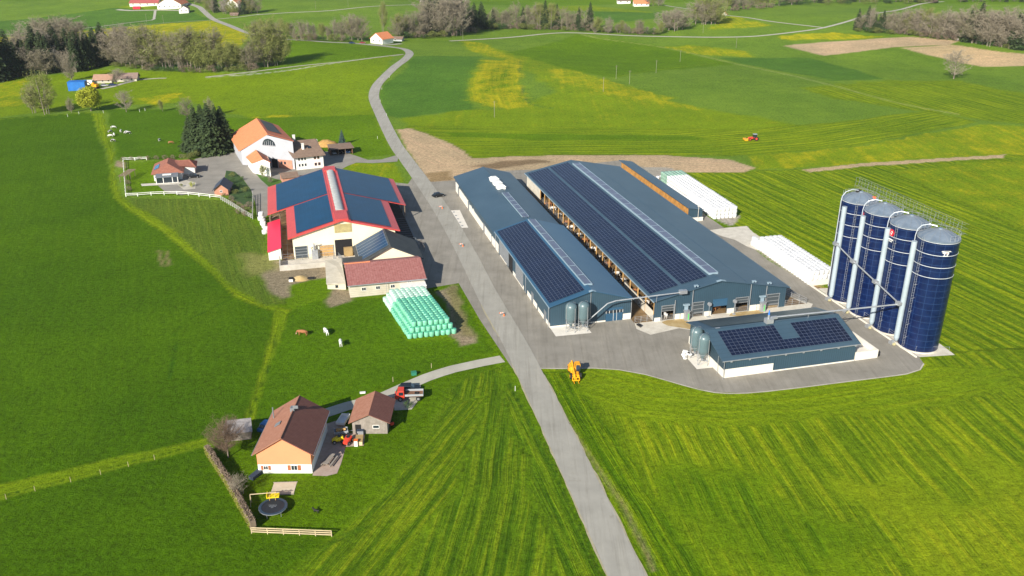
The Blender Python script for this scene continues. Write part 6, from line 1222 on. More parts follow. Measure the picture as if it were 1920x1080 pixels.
def wheels(t, pos, r, wd, rimm=None):
    for x, y in pos:
        mb = MB(); mb.tube((x, y-wd/2, r), (x, y+wd/2, r), r, r, 16); wh = mb.build('wheel', TYRE, t, smooth=40); mb = MB(); mb.tube((x, y-wd/2-.012, r), (x, y+wd/2+.012, r), r*.55, r*.55, 12); mb.build('rim', rimm or RIMM, wh)
def car(label, px, py, rz_, mat, L=4.3, kind='hatch', loc=None, group=None, name='parked_car'):
    x, y, z = loc or G(px, py); t = thing(name, label, 'car', (x, y, z+.05), rz_, group); h = L/2; mb = MB()
    loft(mb, [(-h, ring(.72, .42, .78)), (-h+.15, ring(.84, .28, .92)), (-h+.9, ring(.88, .22, .98)), (h-1.3, ring(.88, .22, .95)), (h-.35, ring(.84, .26, .80)), (h, ring(.66, .38, .62))]); mb.build('body', mat, t, smooth=35)
    mb = MB(); b = -h+.25 if kind == 'van' else -h+.5; loft(mb, [(b, ring(.76, .85, 1.02)), (b+.35, ring(.68, .85, 1.42)), (.35, ring(.68, .85, 1.46)), (h-1.25, ring(.76, .85, .98))]); mb.build('windows', GLASS, t, smooth=35)
    mb = MB(); mb.slab([(b+.34, -.62, 1.475), (.36, -.62, 1.51), (.36, .62, 1.51), (b+.34, .62, 1.475)], .04); mb.build('roof', mat, t)
    for s in (-1, 1): mb = MB(); mb.cbox((h-.13, s*.56, .62), (.14, .28, .14)); mb.build('headlight', CHR, t)
    wheels(t, [(a*(h-.85), s*.80) for a in (-1, 1) for s in (-1, 1)], .32, .2); return t
car('dark blue-grey car standing alone on the yard beside the road', 822, 369, R(35), BLKP, group=None)
car('blue car half hidden behind the left side of the orange house', 502, 803, R(70), M('mid_blue_paint', (.02, .10, .28), .3))
car('black car in the shade beside the bungalow drive', 364, 333, R(10), BLKP)
car('black car parked behind the red flatbed truck', 768, 733, R(3), BLKP, L=4.4, kind='van')
ca = math.atan2(2.7, 7.1)
for i, (u, m, nm) in enumerate(((.8, SILP, 'silver car in the left bay of the carport'), (3.5, BLKP, 'black car in the middle bay of the carport'), (6.2, BLUP, 'dark blue car in the right bay of the carport'))):
    X, Y = -69.3+u*math.cos(ca)-2.4*math.sin(ca), 332.2+u*math.sin(ca)+2.4*math.cos(ca); car(nm, 0, 0, ca-R(90), m, 4.1, loc=(X, Y, 0))
car('tiny dark blue car before the orange roofed cottage', 660, 82, R(5), BLUP); car('tiny dark red car beside the orange roofed cottage wall', 680, 81.5, R(5), M('dark_red_paint', (.25, .03, .03), .4))
car('silver car behind the blue tarpaulin farm yard', 196, 162, R(12), SILP); car('dark car at the right end of the stone farm yard', 212, 161, R(15), BLUP)
# red flatbed truck
x, y, z = G(768, 748); t = thing('flatbed_truck', 'red cab flatbed truck parked beside the timber shed', 'truck', (x, y, .06), R(184))
mb = MB(); loft(mb, [(.9, ring(1.0, .55, 1.2)), (1.0, ring(1.02, .5, 2.15)), (2.1, ring(1.02, .5, 2.2)), (2.5, ring(.98, .5, 1.35)), (2.75, ring(.9, .55, 1.25))]); cb = mb.build('cab', REDP, t, smooth=35)
mb = MB(); mb.quad((2.13, -.85, 2.12), (2.13, .85, 2.12), (2.52, .85, 1.38), (2.52, -.85, 1.38)); mb.box(1.1, -1.04, 1.3, 1.95, -1.025, 2.0); mb.box(1.1, 1.025, 1.3, 1.95, 1.04, 2.0); mb.build('windscreen', GLASS, cb)
mb = MB(); mb.box(-2.6, -1.05, 1.0, .8, 1.05, 1.1); mb.mat(1); mb.box(-2.6, -1.08, 1.1, .8, -1.0, 1.5); mb.box(-2.6, 1.0, 1.1, .8, 1.08, 1.5); mb.box(-2.68, -1.08, 1.1, -2.6, 1.08, 1.5); mb.build('load_bed', [WOODB, SILP], t)
mb = MB(); mb.box(-2.5, -.4, .55, 2.4, .4, .8); mb.build('chassis', BLKP, t); wheels(t, [(1.7, -.9), (1.7, .9), (-1.7, -.9), (-1.7, .9)], .45, .28)
X, Y = x+1.4, y; tt = thing('spare_tyre', 'black tyre lying on the load bed of the red truck', 'tyre', (X, Y+.1, 1.17)); mb = MB()
for i in range(12): a, b = i*math.pi/6, (i+1)*math.pi/6; mb.tube((.32*math.cos(a), .32*math.sin(a), .1), (.32*math.cos(b), .32*math.sin(b), .1), .12, .12, 6)
mb.build('tread', TYRE, tt)
# telehandler
x, y, z = G(1077, 703); t = thing('telehandler', 'orange-yellow telehandler parked on the grass edge by the yard', 'telehandler', (x, y, .03), R(-86))
mb = MB(); loft(mb, [(-2.3, ring(.75, .6, 1.5)), (-2.1, ring(.85, .5, 1.75)), (-.2, ring(.85, .5, 1.7)), (.3, ring(.8, .5, 1.25)), (2.0, ring(.7, .5, 1.1))]); mb.box(-1.9, -1.15, .7, -.3, -.85, 1.5); mb.build('body', YELP, t, smooth=35)
mb = MB(); loft(mb, [(-.9, ring(.42, 1.2, 2.5)), (.5, ring(.42, 1.2, 2.5)), (.85, ring(.42, 1.2, 1.7))]); c = mb.build('cab', GLASS, t); c.location = (0, .6, 0); mb = MB(); mb.box(-.9, .15, 2.5, .55, 1.05, 2.6)
for a, b in ((-.9, .15), (-.9, 1.0), (.5, .15), (.5, 1.0)): mb.box(a, b, 1.2, a+.07, b+.07, 2.5)
mb.build('cab_frame', YELP, t); mb = MB(); mb.tube((-2.2, -.25, 2.0), (2.2, -.25, 1.25), .24, .2, 4); mb.tube((2.2, -.25, 1.25), (2.9, -.25, .55), .2, .16, 4); mb.build('boom', YELP, t)
mb = MB(); mb.box(2.85, -.85, .25, 3.0, .65, .45); mb.box(2.85, -.85, .9, 3.0, .65, 1.05)
for yy in (-.85, -.15, .5): mb.box(2.86, yy, .45, 2.99, yy+.15, .9)
for yy in (-.6, .3): mb.box(3.0, yy, .2, 4.0, yy+.12, .27)
mb.build('fork_carriage', YELP, t); wheels(t, [(1.6, -.95), (1.6, .95), (-1.5, -.95), (-1.5, .95)], .62, .42, YELP)
# tractor with mower
x, y, z = G(1412, 263); t = thing('tractor', 'small red tractor mowing the far meadow strip', 'tractor', (x, y, z), R(184))
mb = MB(); loft(mb, [(.1, ring(.45, .7, 1.5)), (1.9, ring(.42, .7, 1.4)), (2.2, ring(.36, .75, 1.25))]); mb.box(-1.3, -1.0, 1.1, .1, 1.0, 1.25); mb.build('bonnet', REDP, t, smooth=35)
mb = MB(); loft(mb, [(-1.3, ring(.7, 1.2, 2.5)), (.1, ring(.7, 1.2, 2.5)), (.3, ring(.7, 1.2, 1.6))]); mb.build('cab', GLASS, t); mb = MB(); mb.box(-1.35, -.75, 2.5, .2, .75, 2.65); mb.build('cab_roof', SILP, t)
wheels(t, [(-1.0, -.95), (-1.0, .95)], .85, .45, REDP); wheels(t, [(1.6, -.85), (1.6, .85)], .55, .35, REDP)
mb = MB(); mb.box(2.6, -1.6, .2, 3.9, 1.6, .75); mb.box(2.1, -.3, .5, 2.6, .3, .8); mb.build('front_mower', YELP, t)
# trailers and machines by the shed
def trailer(label, px, py, rz_, mat, load=None, L=3.2, W=1.6):
    x, y, z = G(px, py); t = thing('trailer', label, 'trailer', (x, y, .05), rz_); mb = MB(); h, w_ = L/2, W/2; mb.box(-h, -w_, .5, h, w_, .58)
    for b in ((-h, -w_, h, -w_+.06), (-h, w_-.06, h, w_), (-h, -w_+.06, -h+.06, w_-.06), (h-.06, -w_+.06, h, w_-.06)): mb.box(b[0], b[1], .58, b[2], b[3], 1.0)
    mb.build('box', mat, t); mb = MB(); mb.box(h, -.06, .45, h+1.1, .06, .55); mb.build('drawbar', GALVD, t); wheels(t, [(0, -w_-.08), (0, w_+.08)], .32, .18)
    if load:
        rnd = random.Random(px); mb = MB()
        for i in range(26): mb.tube((rnd.uniform(-h+.3, h-.3), rnd.uniform(-w_+.2, 0), .7+rnd.random()*.5), (rnd.uniform(-h+.3, h-.3), rnd.uniform(0, w_-.2), .7+rnd.random()*.5), .09, .08, 6)
        l = mb.build('firewood_load', load); l.location = (x, y, .05); l.rotation_euler = (0, 0, rz_); tag(l, 'split firewood heaped in the trailer by the timber shed', 'firewood')
    return t
trailer('empty white box trailer left of the timber shed', 644, 793, R(80), WHITE); trailer('small trailer heaped with firewood behind the yellow machine', 640, 815, R(15), SILP, WOODY, 2.4, 1.5)
def small_machine(name, label, px, py, rz_, mat, s=1.):
    x, y, z = G(px, py); t = thing(name, label, 'machine', (x, y, .05), rz_); t.scale = (s, s, s); mb = MB(); loft(mb, [(-.9, ring(.4, .35, .8)), (-.7, ring(.5, .3, 1.0)), (.3, ring(.45, .3, .85)), (.9, ring(.4, .3, .6))]); mb.build('body', mat, t, smooth=35)
    mb = MB(); mb.box(-.5, -.25, .9, -.05, .25, 1.05); mb.box(-.6, -.25, .95, -.5, .25, 1.4); mb.tube((.1, 0, .8), (-.1, 0, 1.2), .03, .03, 5); mb.build('seat', BLKP, t); wheels(t, [(-.6, -.5), (-.6, .5), (.6, -.45), (.6, .45)], .3, .2); return t
small_machine('ride_on_mower', 'yellow ride-on machine on the patio corner', 634, 829, R(200), M('bright_yellow', (.80, .62, .015), .4), 1.15); small_machine('garden_tractor', 'red garden tractor next to the yellow machine', 652, 831, R(255), REDP, 1.15)
small_machine('motor_tiller', 'little red machine at the right corner of the timber shed', 733, 797, R(120), REDP, .8)
def boxthing(name, label, cat, px, py, sz, rz_, mat, lid=None, z=.05):
    x, y, _ = G(px, py); t = thing(name, label, cat, (x, y, z), rz_); a, b, h = sz; mb = MB(); mb.box(-a/2, -b/2, 0, a/2, b/2, h); mb.build('body', mat, t); mb = MB(); mb.box(-a/2-.05, -b/2-.05, h, a/2+.05, b/2+.05, h+.08); mb.build('lid', lid or mat, t); return t
boxthing('wood_crate', 'pale plywood crate on the patio before the timber shed', 'crate', 674, 829, (1.2, 2.2, .7), R(5), M('plywood', (.62, .48, .28), .7), STRAW); boxthing('gas_cabinet', 'small white and orange cabinet on the plywood crate side', 'cabinet', 668, 836, (.6, .6, 1.1), 0, WHITE, ORP); boxthing('grey_bin', 'grey lidded bin at the timber shed door', 'bin', 676, 815, (1.1, .8, .9), R(4), DOORG, SLATE)
boxthing('well_cover', 'green lidded box on the grass beside the track', 'box', 776, 703, (1.0, .8, .6), R(15), M('green_plastic', (.03, .20, .12), .6)); boxthing('white_marker', 'small flat white slab in the grass above the timber shed', 'slab', 680, 737, (1.0, .5, .12), R(10), WHITE, z=0)
boxthing('cellar_hatch', 'grey sloping hatch at the left foot of the orange house', 'hatch', 480, 893, (.9, 2.4, .5), R(-25), SLATE)
x, y, _ = G(619, 868); t = thing('picnic_table', 'long dark picnic table with benches on the paved patio', 'table', (x, y, .05), R(-14)); mb = MB(); mb.box(-.45, -1.6, .72, .3, 1.6, .8); mb.build('table_top', WOODG, t); 
for s in (-.85, .7): mb = MB(); mb.box(s-.15, -1.6, .42, s+.15, 1.6, .48); mb.build('bench', WOODG, t)
for yy in (-1.2, 1.2): mb = MB(); mb.box(-1.0, yy, .36, .85, yy+.08, .42); mb.tube((-.7, yy+.04, 0), (-.2, yy+.04, .72), .05, .05, 4); mb.tube((.6, yy+.04, 0), (.1, yy+.04, .72), .05, .05, 4); mb.build('leg_frame', WOODD, t)
x, y, _ = G(513, 958); t = thing('trampoline', 'round dark trampoline on the lawn', 'trampoline', (x, y, 0)); mb = MB(); mb.lathe([(.01, .83), (1.75, .84)], n=32, caps=False); tm = mb.build('jumping_mat', M('black_mat', (.02, .025, .032), .6), t)
mb = MB(); mb.lathe([(1.76, .82), (2.15, .82), (2.15, .9), (1.76, .9)], n=32, caps=False); mb.build('edge_pad', M('dark_blue_pad', (.03, .055, .085), .5), t)
mb = MB(); mb.lathe([(2.12, .78), (2.19, .78), (2.19, .86), (2.12, .86)], n=32, caps=False); mb.build('rim_tube', GALV, t)
for i in range(6): a = i*math.pi/3+.3; mb = MB(); mb.tube((2.1*math.cos(a), 2.1*math.sin(a), 0), (2.1*math.cos(a), 2.1*math.sin(a), .85), .04, .04, 5); mb.build('leg', GALV, t)
for k, (w_, yy) in enumerate(((1.5, .25), (1.2, -.05), (.5, -.35))):    # faded light print on the mat
    mb = MB(); 
    for j in range(int(w_/.22)): mb.box(-w_/2+j*.22, yy, .85, -w_/2+j*.22+.13, yy+.16, .856)
    mb.build('faded_print', M('grey_print', (.22, .24, .26), .7), tm)
x, y, _ = G(513, 943); t = thing('play_slide', 'yellow play tower with a pale beam behind the trampoline', 'play tower', (x, y, 0), R(8)); mb = MB()
for a, b in ((-.5, -.5), (.5, -.5), (.5, .5), (-.5, .5)): mb.tube((a, b, 0), (a*.8, b*.8, 1.9), .06, .06, 5)
mb.build('frame', WOODY, t); mb = MB(); mb.box(-.9, -.55, 1.3, 1.0, .55, 1.42); mb.box(-.9, -.55, 1.42, -.8, .55, 1.85); mb.build('yellow_platform', M('bright_yellow', (.8, .6, .01), .4), t); mb = MB(); mb.tube((-3.4, 0, 1.95), (.6, 0, 1.95), .07, .07, 6); mb.tube((-3.4, -.6, 0), (-3.4, 0, 1.95), .05, .05, 5); mb.tube((-3.4, .6, 0), (-3.4, 0, 1.95), .05, .05, 5); mb.build('swing_beam', MATS['pale_timber'], t)
x, y, _ = G(532, 916); t = thing('sandpit', 'pale sandpit square in the lawn above the trampoline', 'sandpit', (x, y, .0), R(3)); mb = MB(); mb.box(-1.85, -1.6, 0, 1.85, 1.6, .06); mb.build('sand', M('sand', (.46, .40, .28), .95, col2=(.56, .50, .38), scale=.9), t)
mb = MB(); mb.box(-1.95, -1.7, 0, 1.95, -1.6, .12); mb.box(-1.95, 1.6, 0, 1.95, 1.7, .12); mb.build('kerb', WOODG, t)
# signs, posts, cones
def post(name, label, cat, px, py, h, mat, r=.05, group=None, extra=None):
    x, y, z = G(px, py); t = thing(name, label, cat, (x, y, z), 0, group); mb = MB(); mb.tube((0, 0, -.1), (0, 0, h), r, r*.8, 6); mb.build('pole', mat, t)
    if extra: extra(t)
    return t
for i, (px, py) in enumerate(((12, 936), (66, 921), (133, 904), (189, 890), (241, 875), (290, 862))): post('fence_stake', 'thin pale stake on the lower left path, %s from the left edge' % nth(i), 'stake', px, py, 1.0, MATS['pale_timber'], .05, 'pasture fence stakes')
for i, (px, py) in enumerate(((127, 219), (148, 214), (194, 212), (262, 210), (272, 208), (405, 214))): post('fence_stake', 'pale stake on the meadow edge by the lone trees, %s from left' % nth(i), 'stake', px, py, 1.3, WHITE, .08, 'meadow edge stakes')
for i, (px, py) in enumerate(((730, 146), (716, 168), (713, 191), (725, 217), (708, 260))): post('road_marker', 'thin white roadside marker on the curving road, %s from the far end' % nth(i), 'road marker', px, py, 1.1, WHITE, .07, 'roadside markers')
for i, (px, py) in enumerate(((737, 716), (809, 690), (966, 733))): post('road_marker', ['short wooden post beside the track behind the shed', 'short wooden post beside the green box track', 'small white marker on the left kerb of the main road'][i], 'post', px, py, 1.1, WHITE if i == 2 else MATS['pale_timber'], .06)
def arm(t): mb = MB(); mb.box(-.9, -.06, 7.0, .9, .06, 7.12); mb.build('crossarm', WOODD, t)
for i, (px, py) in enumerate(((1131, 172), (1180, 158), (1230, 137), (1275, 116), (1380, 90), (927, 220), (1318, 62), (868, 76), (307, 45), (275, 42), (592, 17), (653, 13), (720, 9), (395, 52), (1155, 148))): post('utility_pole', 'thin pale utility pole in the far fields, %s' % ['one nearest the yellow slope', 'right of the nearest pole', 'third along that line', 'fourth along that line', 'by the white path', 'before the dandelion rectangle', 'above the white path', 'at the path beginning', 'below the far farm', 'left of the pole below the far farm', 'top edge, leftmost', 'top edge, middle', 'top edge, rightmost', 'beside the far road', 'tiny dark one'][i], 'utility pole', px, py, 7.5, M('pale_pole', (.26, .24, .19), .8), .10, 'utility poles', arm)
for i, (px, py) in enumerate(((864, 462), (940, 592), (826, 391))):
    x, y, z = G(px, py); t = thing('warning_barrier', 'red and white barrier on the yard edge of the road, %s' % ['middle of three', 'nearest of three', 'farthest of three'][i], 'barrier', (x, y, .07), R(20), 'road edge barriers'); mb = MB()
    for s in (-.35, .35): mb.tube((s, -.25, 0), (s, 0, .8), .03, .03, 5); mb.tube((s, .25, 0), (s, 0, .8), .03, .03, 5)
    mb.build('legs', GALV, t); mb = MB()
    for k in range(4): mb.mat(k % 2).box(-.5+k*.25, -.03, .55, -.25+k*.25, .03, .8)
    mb.mat(0).lathe([(.22, 0), (.05, .6)], c=(.5, -.4, 0), n=10); mb.build('board', [ORP, WHITE], t)
x, y, z = G(1198, 613); t = thing('hand_scraper', 'black hand cart left standing on the pale apron', 'hand cart', (x, y, .05), R(120)); mb = MB(); mb.box(-.5, -.35, .3, .5, .35, .6); mb.build('tray', BLK, t); mb = MB(); mb.tube((.5, -.3, .5), (1.5, -.3, 1.0), .04, .04, 5); mb.tube((.5, .3, .5), (1.5, .3, 1.0), .04, .04, 5); mb.build('handles', BLK, t); wheels(t, [(-.4, 0)], .25, .1)
x, y, z = G(563, 524); t = thing('earth_heap', 'brown heap of earth in front of the long grey wall', 'heap', (x, y, 0)); heap(t, 2.6, 1.4, 1.0, MATS['dung_stain'], 5)
boxthing('striped_crate', 'small white and black crate left of the brown earth heap', 'crate', 546, 527, (1.0, 1.4, .7), R(8), WHITE, BLK); boxthing('black_sheet', 'black folded sheet right of the brown earth heap', 'sheet', 581, 523, (2.2, 1.0, .25), R(5), BLK)
# slatted garden fence by the farm lane
t0 = railfence('slat_fence', 'grey slatted fence around the brown shrubs by the farm lane', [(414, 375), (440, 390), (458, 402), (474, 411)], 1.5, M('grey_slats', (.36, .36, .33), .8, .2, 2), 1.6, 3, .07)
railfence('slat_fence', 'tall thin grey fence end beside the white bales', [(474, 411), (475, 368)], 1.9, M('grey_slats', (.36, .36, .33)), 2.5, 3, .08)
railfence('rail_fence', 'low wooden rails on the road corner of the cow barn pen', [(781, 462), (790, 458), (796, 470)], 1.2, WOODG, 2, 3, .06)
# ---------------------------------------------------------------- animals
def skin_animal(name, V_, E_, mat, root=0, sub=1):
    me = bpy.data.meshes.new(name); me.from_pydata([v[:3] for v in V_], E_, []); o = bpy.data.objects.new(name, me); COL.objects.link(o)
    m = o.modifiers.new('skin', 'SKIN'); bpy.context.view_layer.update()
    if not me.skin_vertices: me.skin_vertices.new() if hasattr(me.skin_vertices, 'new') else None
    for i, v in enumerate(V_):
        sv = me.skin_vertices[0].data[i]; r = v[3]; sv.radius = r if isinstance(r, tuple) else (r, r); sv.use_root = i == root
    s = o.modifiers.new('sub', 'SUBSURF'); s.levels = s.render_levels = sub
    dg = bpy.context.evaluated_depsgraph_get(); m2 = bpy.data.meshes.new_from_object(o.evaluated_get(dg)); bpy.data.objects.remove(o); o = bpy.data.objects.new(name, m2); COL.objects.link(o); m2.materials.clear(); m2.materials.append(mat); m2.polygons.foreach_set('use_smooth', [True]*len(m2.polygons)); return o
def cow_mesh(name, mat, graze=True):
    hd = [(1.15, 0, 1.15, .19), (1.42, 0, .72, .15), (1.55, 0, .30, .12), (1.62, 0, .10, .075)] if graze else [(1.15, 0, 1.35, .2), (1.45, 0, 1.52, .17), (1.68, 0, 1.44, .13), (1.88, 0, 1.28, .08)]
    V_ = [(0, 0, 1.02, (.36, .40)), (.45, 0, 1.05, (.33, .38)), (.85, 0, 1.08, (.27, .33))]+hd+[(-.45, 0, 1.05, (.36, .38)), (-.82, 0, 1.12, (.28, .28))]
    E_ = [(0, 1), (1, 2), (2, 3), (3, 4), (4, 5), (5, 6), (0, 7), (7, 8)]
    for s in (-1, 1):
        n = len(V_); V_ += [(.78, s*.2, .75, .13), (.80, s*.21, .42, .075), (.78, s*.21, .06, .07)]; E_ += [(2, n), (n, n+1), (n+1, n+2)]
        n = len(V_); V_ += [(-.78, s*.2, .80, .16), (-.92, s*.21, .46, .08), (-.84, s*.21, .06, .07)]; E_ += [(8, n), (n, n+1), (n+1, n+2)]
        n = len(V_); h = V_[4]; V_ += [(h[0]-.05, s*.2, h[2]+.1, .035), (h[0]-.08, s*.32, h[2]+.1, .03)]; E_ += [(4, n), (n, n+1)]
    n = len(V_); V_ += [(-1.12, 0, 1.05, .03), (-1.16, 0, .55, .03)]; E_ += [(8, n), (n, n+1)]
    n = len(V_); V_ += [(-.5, 0, .62, .13)]; E_ += [(7, n)]
    return skin_animal(name, V_, E_, mat)
def patch_mat(name, base, dark, thr, sc_=1.3):
    m = bpy.data.materials.new(name); m.use_nodes = True; nt = m.node_tree; b = nt.nodes['Principled BSDF']; b.inputs['Roughness'].default_value = .8; tc = nt.nodes.new('ShaderNodeTexCoord'); n = nt.nodes.new('ShaderNodeTexNoise'); n.inputs['Scale'].default_value = sc_; n.inputs['Detail'].default_value = 1; nt.links.new(tc.outputs['Object'], n.inputs[0]); nt.links.new(ramp(nt, n.outputs[0], [(thr-.01, base), (thr+.01, dark)]), b.inputs['Base Color']); return m
cA = cow_mesh('cow', patch_mat('white_dark_hide', (.72, .70, .66), (.03, .025, .02), .60)); cB = cow_mesh('cow', patch_mat('brown_hide', (.30, .12, .045), (.55, .42, .3), .66)); cC = cow_mesh('cow', patch_mat('pied_hide', (.02, .02, .02), (.70, .68, .65), .50, 1.7)); cD = cow_mesh('cow', patch_mat('white_hide', (.78, .75, .70), (.35, .22, .12), .72), False)
usedc = set()
def cow(src, px, py, rz_, label, group, loc=None, s=1.):
    o = src if src.name not in usedc else src.copy()
    if o is not src: COL.objects.link(o)
    usedc.add(src.name); o.location = loc or G(px, py); o.rotation_euler = (0, 0, rz_); o.scale = (s,)*3; return tag(o, label, 'cow', group)
cow(cA, 612, 627, R(120), 'white cow grazing farther back on the lower pasture', 'cows on the lower pasture'); cow(cD, 639, 648, R(-75), 'white cow with dark patches, nearest on the lower pasture', 'cows on the lower pasture'); cow(cB, 568, 629, R(170), 'brown cow lying low at the left of the two white cows', 'cows on the lower pasture')
for i, (px, py, k, a) in enumerate(((212, 241, 'a', 20), (206, 249, 'c', 60), (227, 248, 'a', 100), (240, 251, 'c', 10), (208, 257, 'a', 200), (214, 254, 'a', 300), (213, 266, 'c', 170), (299, 265, 'c', 90), (320, 270, 'b', 20), (237, 250, 'a', 250))):
    cow({'a': cA, 'b': cB, 'c': cC}[k], px, py, R(a), '%s cow on the upper pasture behind the bungalow, %s' % ({'a': 'white', 'b': 'reddish', 'c': 'black and white'}[k], ['farthest back', 'leftmost dark one', 'middle one of the group', 'rightmost of the close group', 'lower left white one', 'beside the lower left one', 'nearest of the group', 'alone nearer the spruces', 'alone at the far right', 'touching the rightmost dark one'][i]), 'cows on the upper pasture', s=.85)
X, Y = FB(27.1, -1.6); cow(cD, 0, 0, ANG-R(100), 'white cow looking out of the leftmost opening of the great barn', 'cows in the barn', (X, Y, .1)); X, Y = FB(40.6, -.6); cow(cB, 0, 0, ANG-R(150), 'brown cow standing in the middle doorway of the great barn', 'cows in the barn', (X, Y, .1))
for i in range(14):
    X, Y = FB(25.3, 6+i*6.1+(i*37 % 5)*.5); cow([cA, cB, cC][i % 3], 0, 0, ANG+R(180), '%s cow feeding at the open left side of the great barn, %s from the front' % (['white', 'brown', 'pied'][i % 3], nth(i)), 'cows feeding along the barn side', (X, Y, .1))
V_ = [(0, 0, .42, .16), (.3, 0, .45, .15), (.48, 0, .6, .1), (.6, 0, .72, .1), (.76, 0, .68, .05), (-.32, 0, .42, .13), (-.55, 0, .55, .035)]; E_ = [(0, 1), (1, 2), (2, 3), (3, 4), (0, 5), (5, 6)]
for s in (-1, 1):
    n = len(V_); V_ += [(.3, s*.1, .25, .05), (.3, s*.1, .03, .04), (-.32, s*.1, .28, .06), (-.38, s*.1, .15, .04), (-.33, s*.1, .03, .04), (.56, s*.08, .84, .03)]; E_ += [(1, n), (n, n+1), (5, n+2), (n+2, n+3), (n+3, n+4), (3, n+5)]
d = skin_animal('dog', V_, E_, patch_mat('black_coat', (.015, .014, .013), (.6, .58, .55), .66, 2.5)); d.location = G(593, 961); d.rotation_euler = (0, 0, R(160)); tag(d, 'black dog with white marks standing on the lawn right of the trampoline', 'dog')
# ================================================================ FAR BUILDINGS
def far_house(name, label, cat, px, py, wpx, hpx_, dpx, ra, roofm, wallm, ridge='y', eav=.55, nwin=2):
    x, y, z = G(px, py); s = depth(x, y, z)/FPX; W, H = wpx*s, hpx_*s; t = small_gable(name, label, cat, x, y, ra, W, dpx*s, H*eav, H, roofm, wallm, .6, ridge); t.location.z = z-.2
    for k in range(nwin): window(t, (0, 0, 0), (-W/2+W*(k+.5)/nwin, 0, H*eav*.45), min(1.2, W*.12), 1.3, '-y', bars=0)
    return t
far_house('cottage', 'white cottage with bright orange roof beside the far road bend', 'house', 706, 82, 30, 20, 30, R(-35), ORT, WREND, 'y', .5, 2)
far_house('cottage_shed', 'low brown shed right of the orange roofed cottage', 'shed', 741, 77, 26, 8, 16, R(-8), BRT, GREND, 'x', .6, 1)
far_house('stone_farm', 'long low stone farm with brown roof in the upper left meadow', 'farm', 193, 156, 32, 15, 26, R(8), M('faded_tiles', (.36, .20, .13), .85, col2=(.42, .26, .18)), BLOCK, 'x', .5, 3)
far_house('stone_farm_wing', 'darker roofed right wing of the low stone farm', 'farm', 238, 153, 36, 15, 22, R(8), M('dull_tiles', (.24, .17, .14), .85), BLOCK, 'x', .5, 2)
boxthing('blue_tarpaulin', 'bright blue covered stack beside the low stone farm', 'tarpaulin', 147, 168, (8.5, 6, 4.6), R(12), M('blue_tarp', (.02, .16, .52), .5), z=0); boxthing('white_tank', 'white tank trailer behind the blue stack', 'tank', 166, 158, (5, 2.5, 2.6), R(5), WHITE, z=0); boxthing('rust_container', 'rusty red box between the blue stack and orange digger', 'container', 165, 166, (2.4, 2.4, 2), R(5), BRICK, z=0)
x, y, z = G(178, 166); t = thing('excavator', 'orange-yellow digger standing in the stone farm yard', 'excavator', (x, y, z), R(170)); mb = MB(); mb.box(-1.8, -1.2, 1.0, 1.6, 1.2, 2.3); mb.box(.4, -1.1, 2.3, 1.6, .1, 3.0); mb.tube((1.2, .5, 2), (4.0, .5, 3.8), .3, .25, 5); mb.tube((4, .5, 3.8), (5.6, .5, 1.2), .25, .2, 5); mb.box(5.2, 0, .6, 6.2, 1.0, 1.3); mb.build('upper_body', YELP, t)
for s in (-1.1, .7): mb = MB(); mb.box(-2, s, 0, 2, s+.5, .9); mb.build('track', BLK, t)
plant('b3', 219, 158, 24, 'dark bare tree growing against the low stone farm', wide=1.1)
far_house('far_barn', 'long barn with red roof in the top left hamlet', 'barn', 270, 12, 52, 12, 26, R(4), M('faded_red_sheet', (.40, .10, .09), .6), WREND, 'x', .55, 4)
far_house('far_farmhouse', 'big white gabled farmhouse with orange roof edges, top left', 'farmhouse', 318, 17, 44, 22, 50, R(4), ORT, WREND, 'y', .4, 5); far_house('far_cottage', 'small white gabled house below the big white farmhouse, top left', 'house', 345, 25, 17, 14, 20, R(12), BRT, WREND, 'y', .6, 2)
boxthing('red_trailer', 'bright red trailer parked before the far red roofed barn', 'trailer', 257, 17, (7, 2.6, 2.5), R(4), M('crimson_paint', (.65, .02, .05), .4), z=float(terr(*G(257, 17)[:2])))
far_house('hamlet_house', 'white gabled house with orange roof among the trees of the far hamlet', 'house', 435, 16, 26, 18, 34, R(-10), ORT, WREND, 'y', .5, 2); far_house('hamlet_shed', 'small dark shed under the far hamlet trees', 'shed', 439, 30, 14, 6, 8, R(0), BRT, WOODD, 'x', .6, 1)
far_house('far_white_farm', 'white farm building with orange roof at the top centre right edge', 'farm', 1203, 12, 28, 12, 20, R(0), ORT, WREND, 'x', .5, 3); far_house('far_white_barn', 'white barn left of the far orange roofed farm', 'barn', 1170, 7, 24, 8, 16, R(0), BRT, WREND, 'x', .7, 2)
far_house('far_hut', 'tiny hut with an orange roof at the grove edge', 'hut', 1358, 29, 9, 7, 8, R(-20), ORT, WREND, 'y', .4, 0); far_house('field_hut', 'tiny white hut at the wood edge above the tan field', 'hut', 1794, 76, 4, 4, 4, R(0), WREND, WREND, 'x', .7, 0)
far_house('far_house', 'pale house in the trees at the top centre', 'house', 797, 4, 18, 9, 16, R(0), BRT, WREND, 'x', .6, 2)
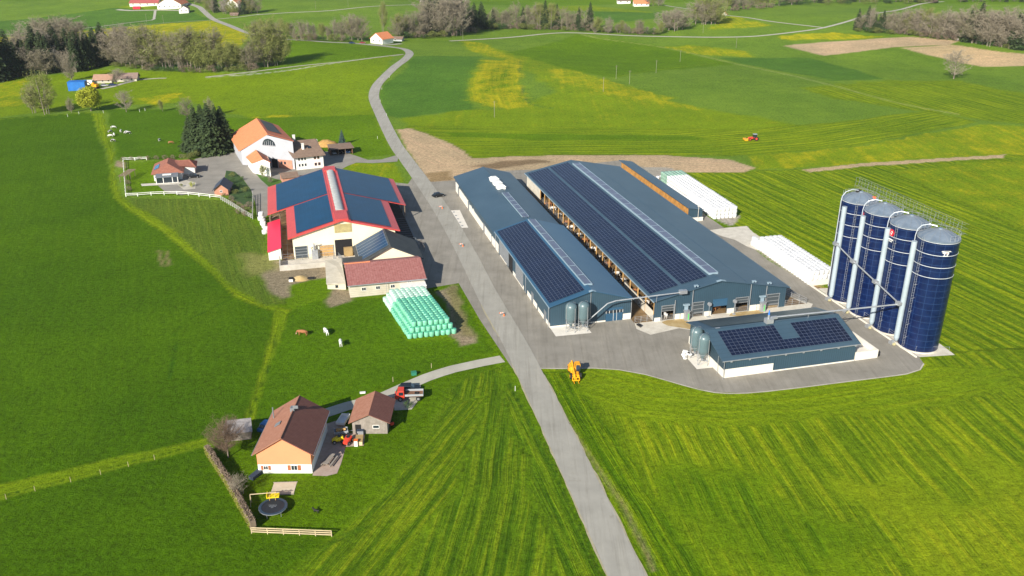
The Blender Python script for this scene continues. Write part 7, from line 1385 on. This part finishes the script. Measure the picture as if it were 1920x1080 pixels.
# far paths and tracks
ft = MATS['farm_track']
for pts, wd in (([(0, 66), (60, 62), (160, 53), (240, 43), (284, 38), (289, 33), (291, 20)], 2.4), ([(395, 38), (300, 44), (200, 56), (100, 68), (0, 74)], 1.2), ([(843, 77), (900, 74), (960, 70), (1030, 63), (1085, 62), (1180, 67), (1260, 69), (1340, 70), (1400, 69), (1440, 66), (1500, 59), (1545, 52), (1600, 37), (1650, 24), (1720, 9), (1770, 3)], 3.4), ([(1360, 29), (1400, 33), (1450, 41), (1545, 52)], 2.6), ([(1245, 10), (1300, 18), (1330, 22)], 2.5), ([(480, 28), (540, 24), (620, 20), (700, 12), (790, 9)], 3.0), ([(255, 151), (230, 157), (210, 163), (190, 167)], 3.0), ([(255, 151), (270, 149), (300, 147), (312, 147)], 2.0), ([(220, 18), (245, 20), (300, 19), (350, 20)], 5.0), ([(385, 145), (480, 134), (560, 124), (660, 114), (757, 102)], 1.8), ([(395, 37), (440, 33), (486, 27)], 2.5), ([(690, 83), (720, 85), (752, 82)], 4.0)):
    strip('farm_track' if wd > 1.9 else 'field_path', pts, wd, ft, .12, 8)
# a shed roof corner of the pit, white posts at the yard rim
sheet('yard_rim_gravel', [FB(x, y) for x, y in ((57.5, 16), (62, 9), (66.5, 30), (67, 60), (61, 60))], YARD, .036, px=False)
strip('yard_kerb', [(1008, 691), (1060, 691.5), (1110, 690.5), (1160, 693.5), (1210, 702.5), (1280, 722.5), (1340, 736.5), (1400, 737.5), (1480, 729.5), (1600, 714.5), (1700, 701.5), (1725, 693.5), (1732, 682)], .3, GRAV, .05, label='pale gravel edge along the yard')
# ================================================================ HAZE
mb = MB(); mb.box(-1500, -60, -12, 1500, 1300, 92); hz = mb.build('haze', [bpy.data.materials.new('air')]); m = hz.data.materials[0]; m.use_nodes = True; nt = m.node_tree; nt.nodes.remove(nt.nodes['Principled BSDF']); pv = nt.nodes.new('ShaderNodeVolumePrincipled'); pv.inputs['Color'].default_value = (.85, .92, 1, 1); pv.inputs['Density'].default_value = HAZE_D; pv.inputs['Anisotropy'].default_value = .2; nt.links.new(pv.outputs[0], nt.nodes['Material Output'].inputs['Volume']); tag(hz, 'thin pale air haze over the fields', 'haze', kind='stuff')
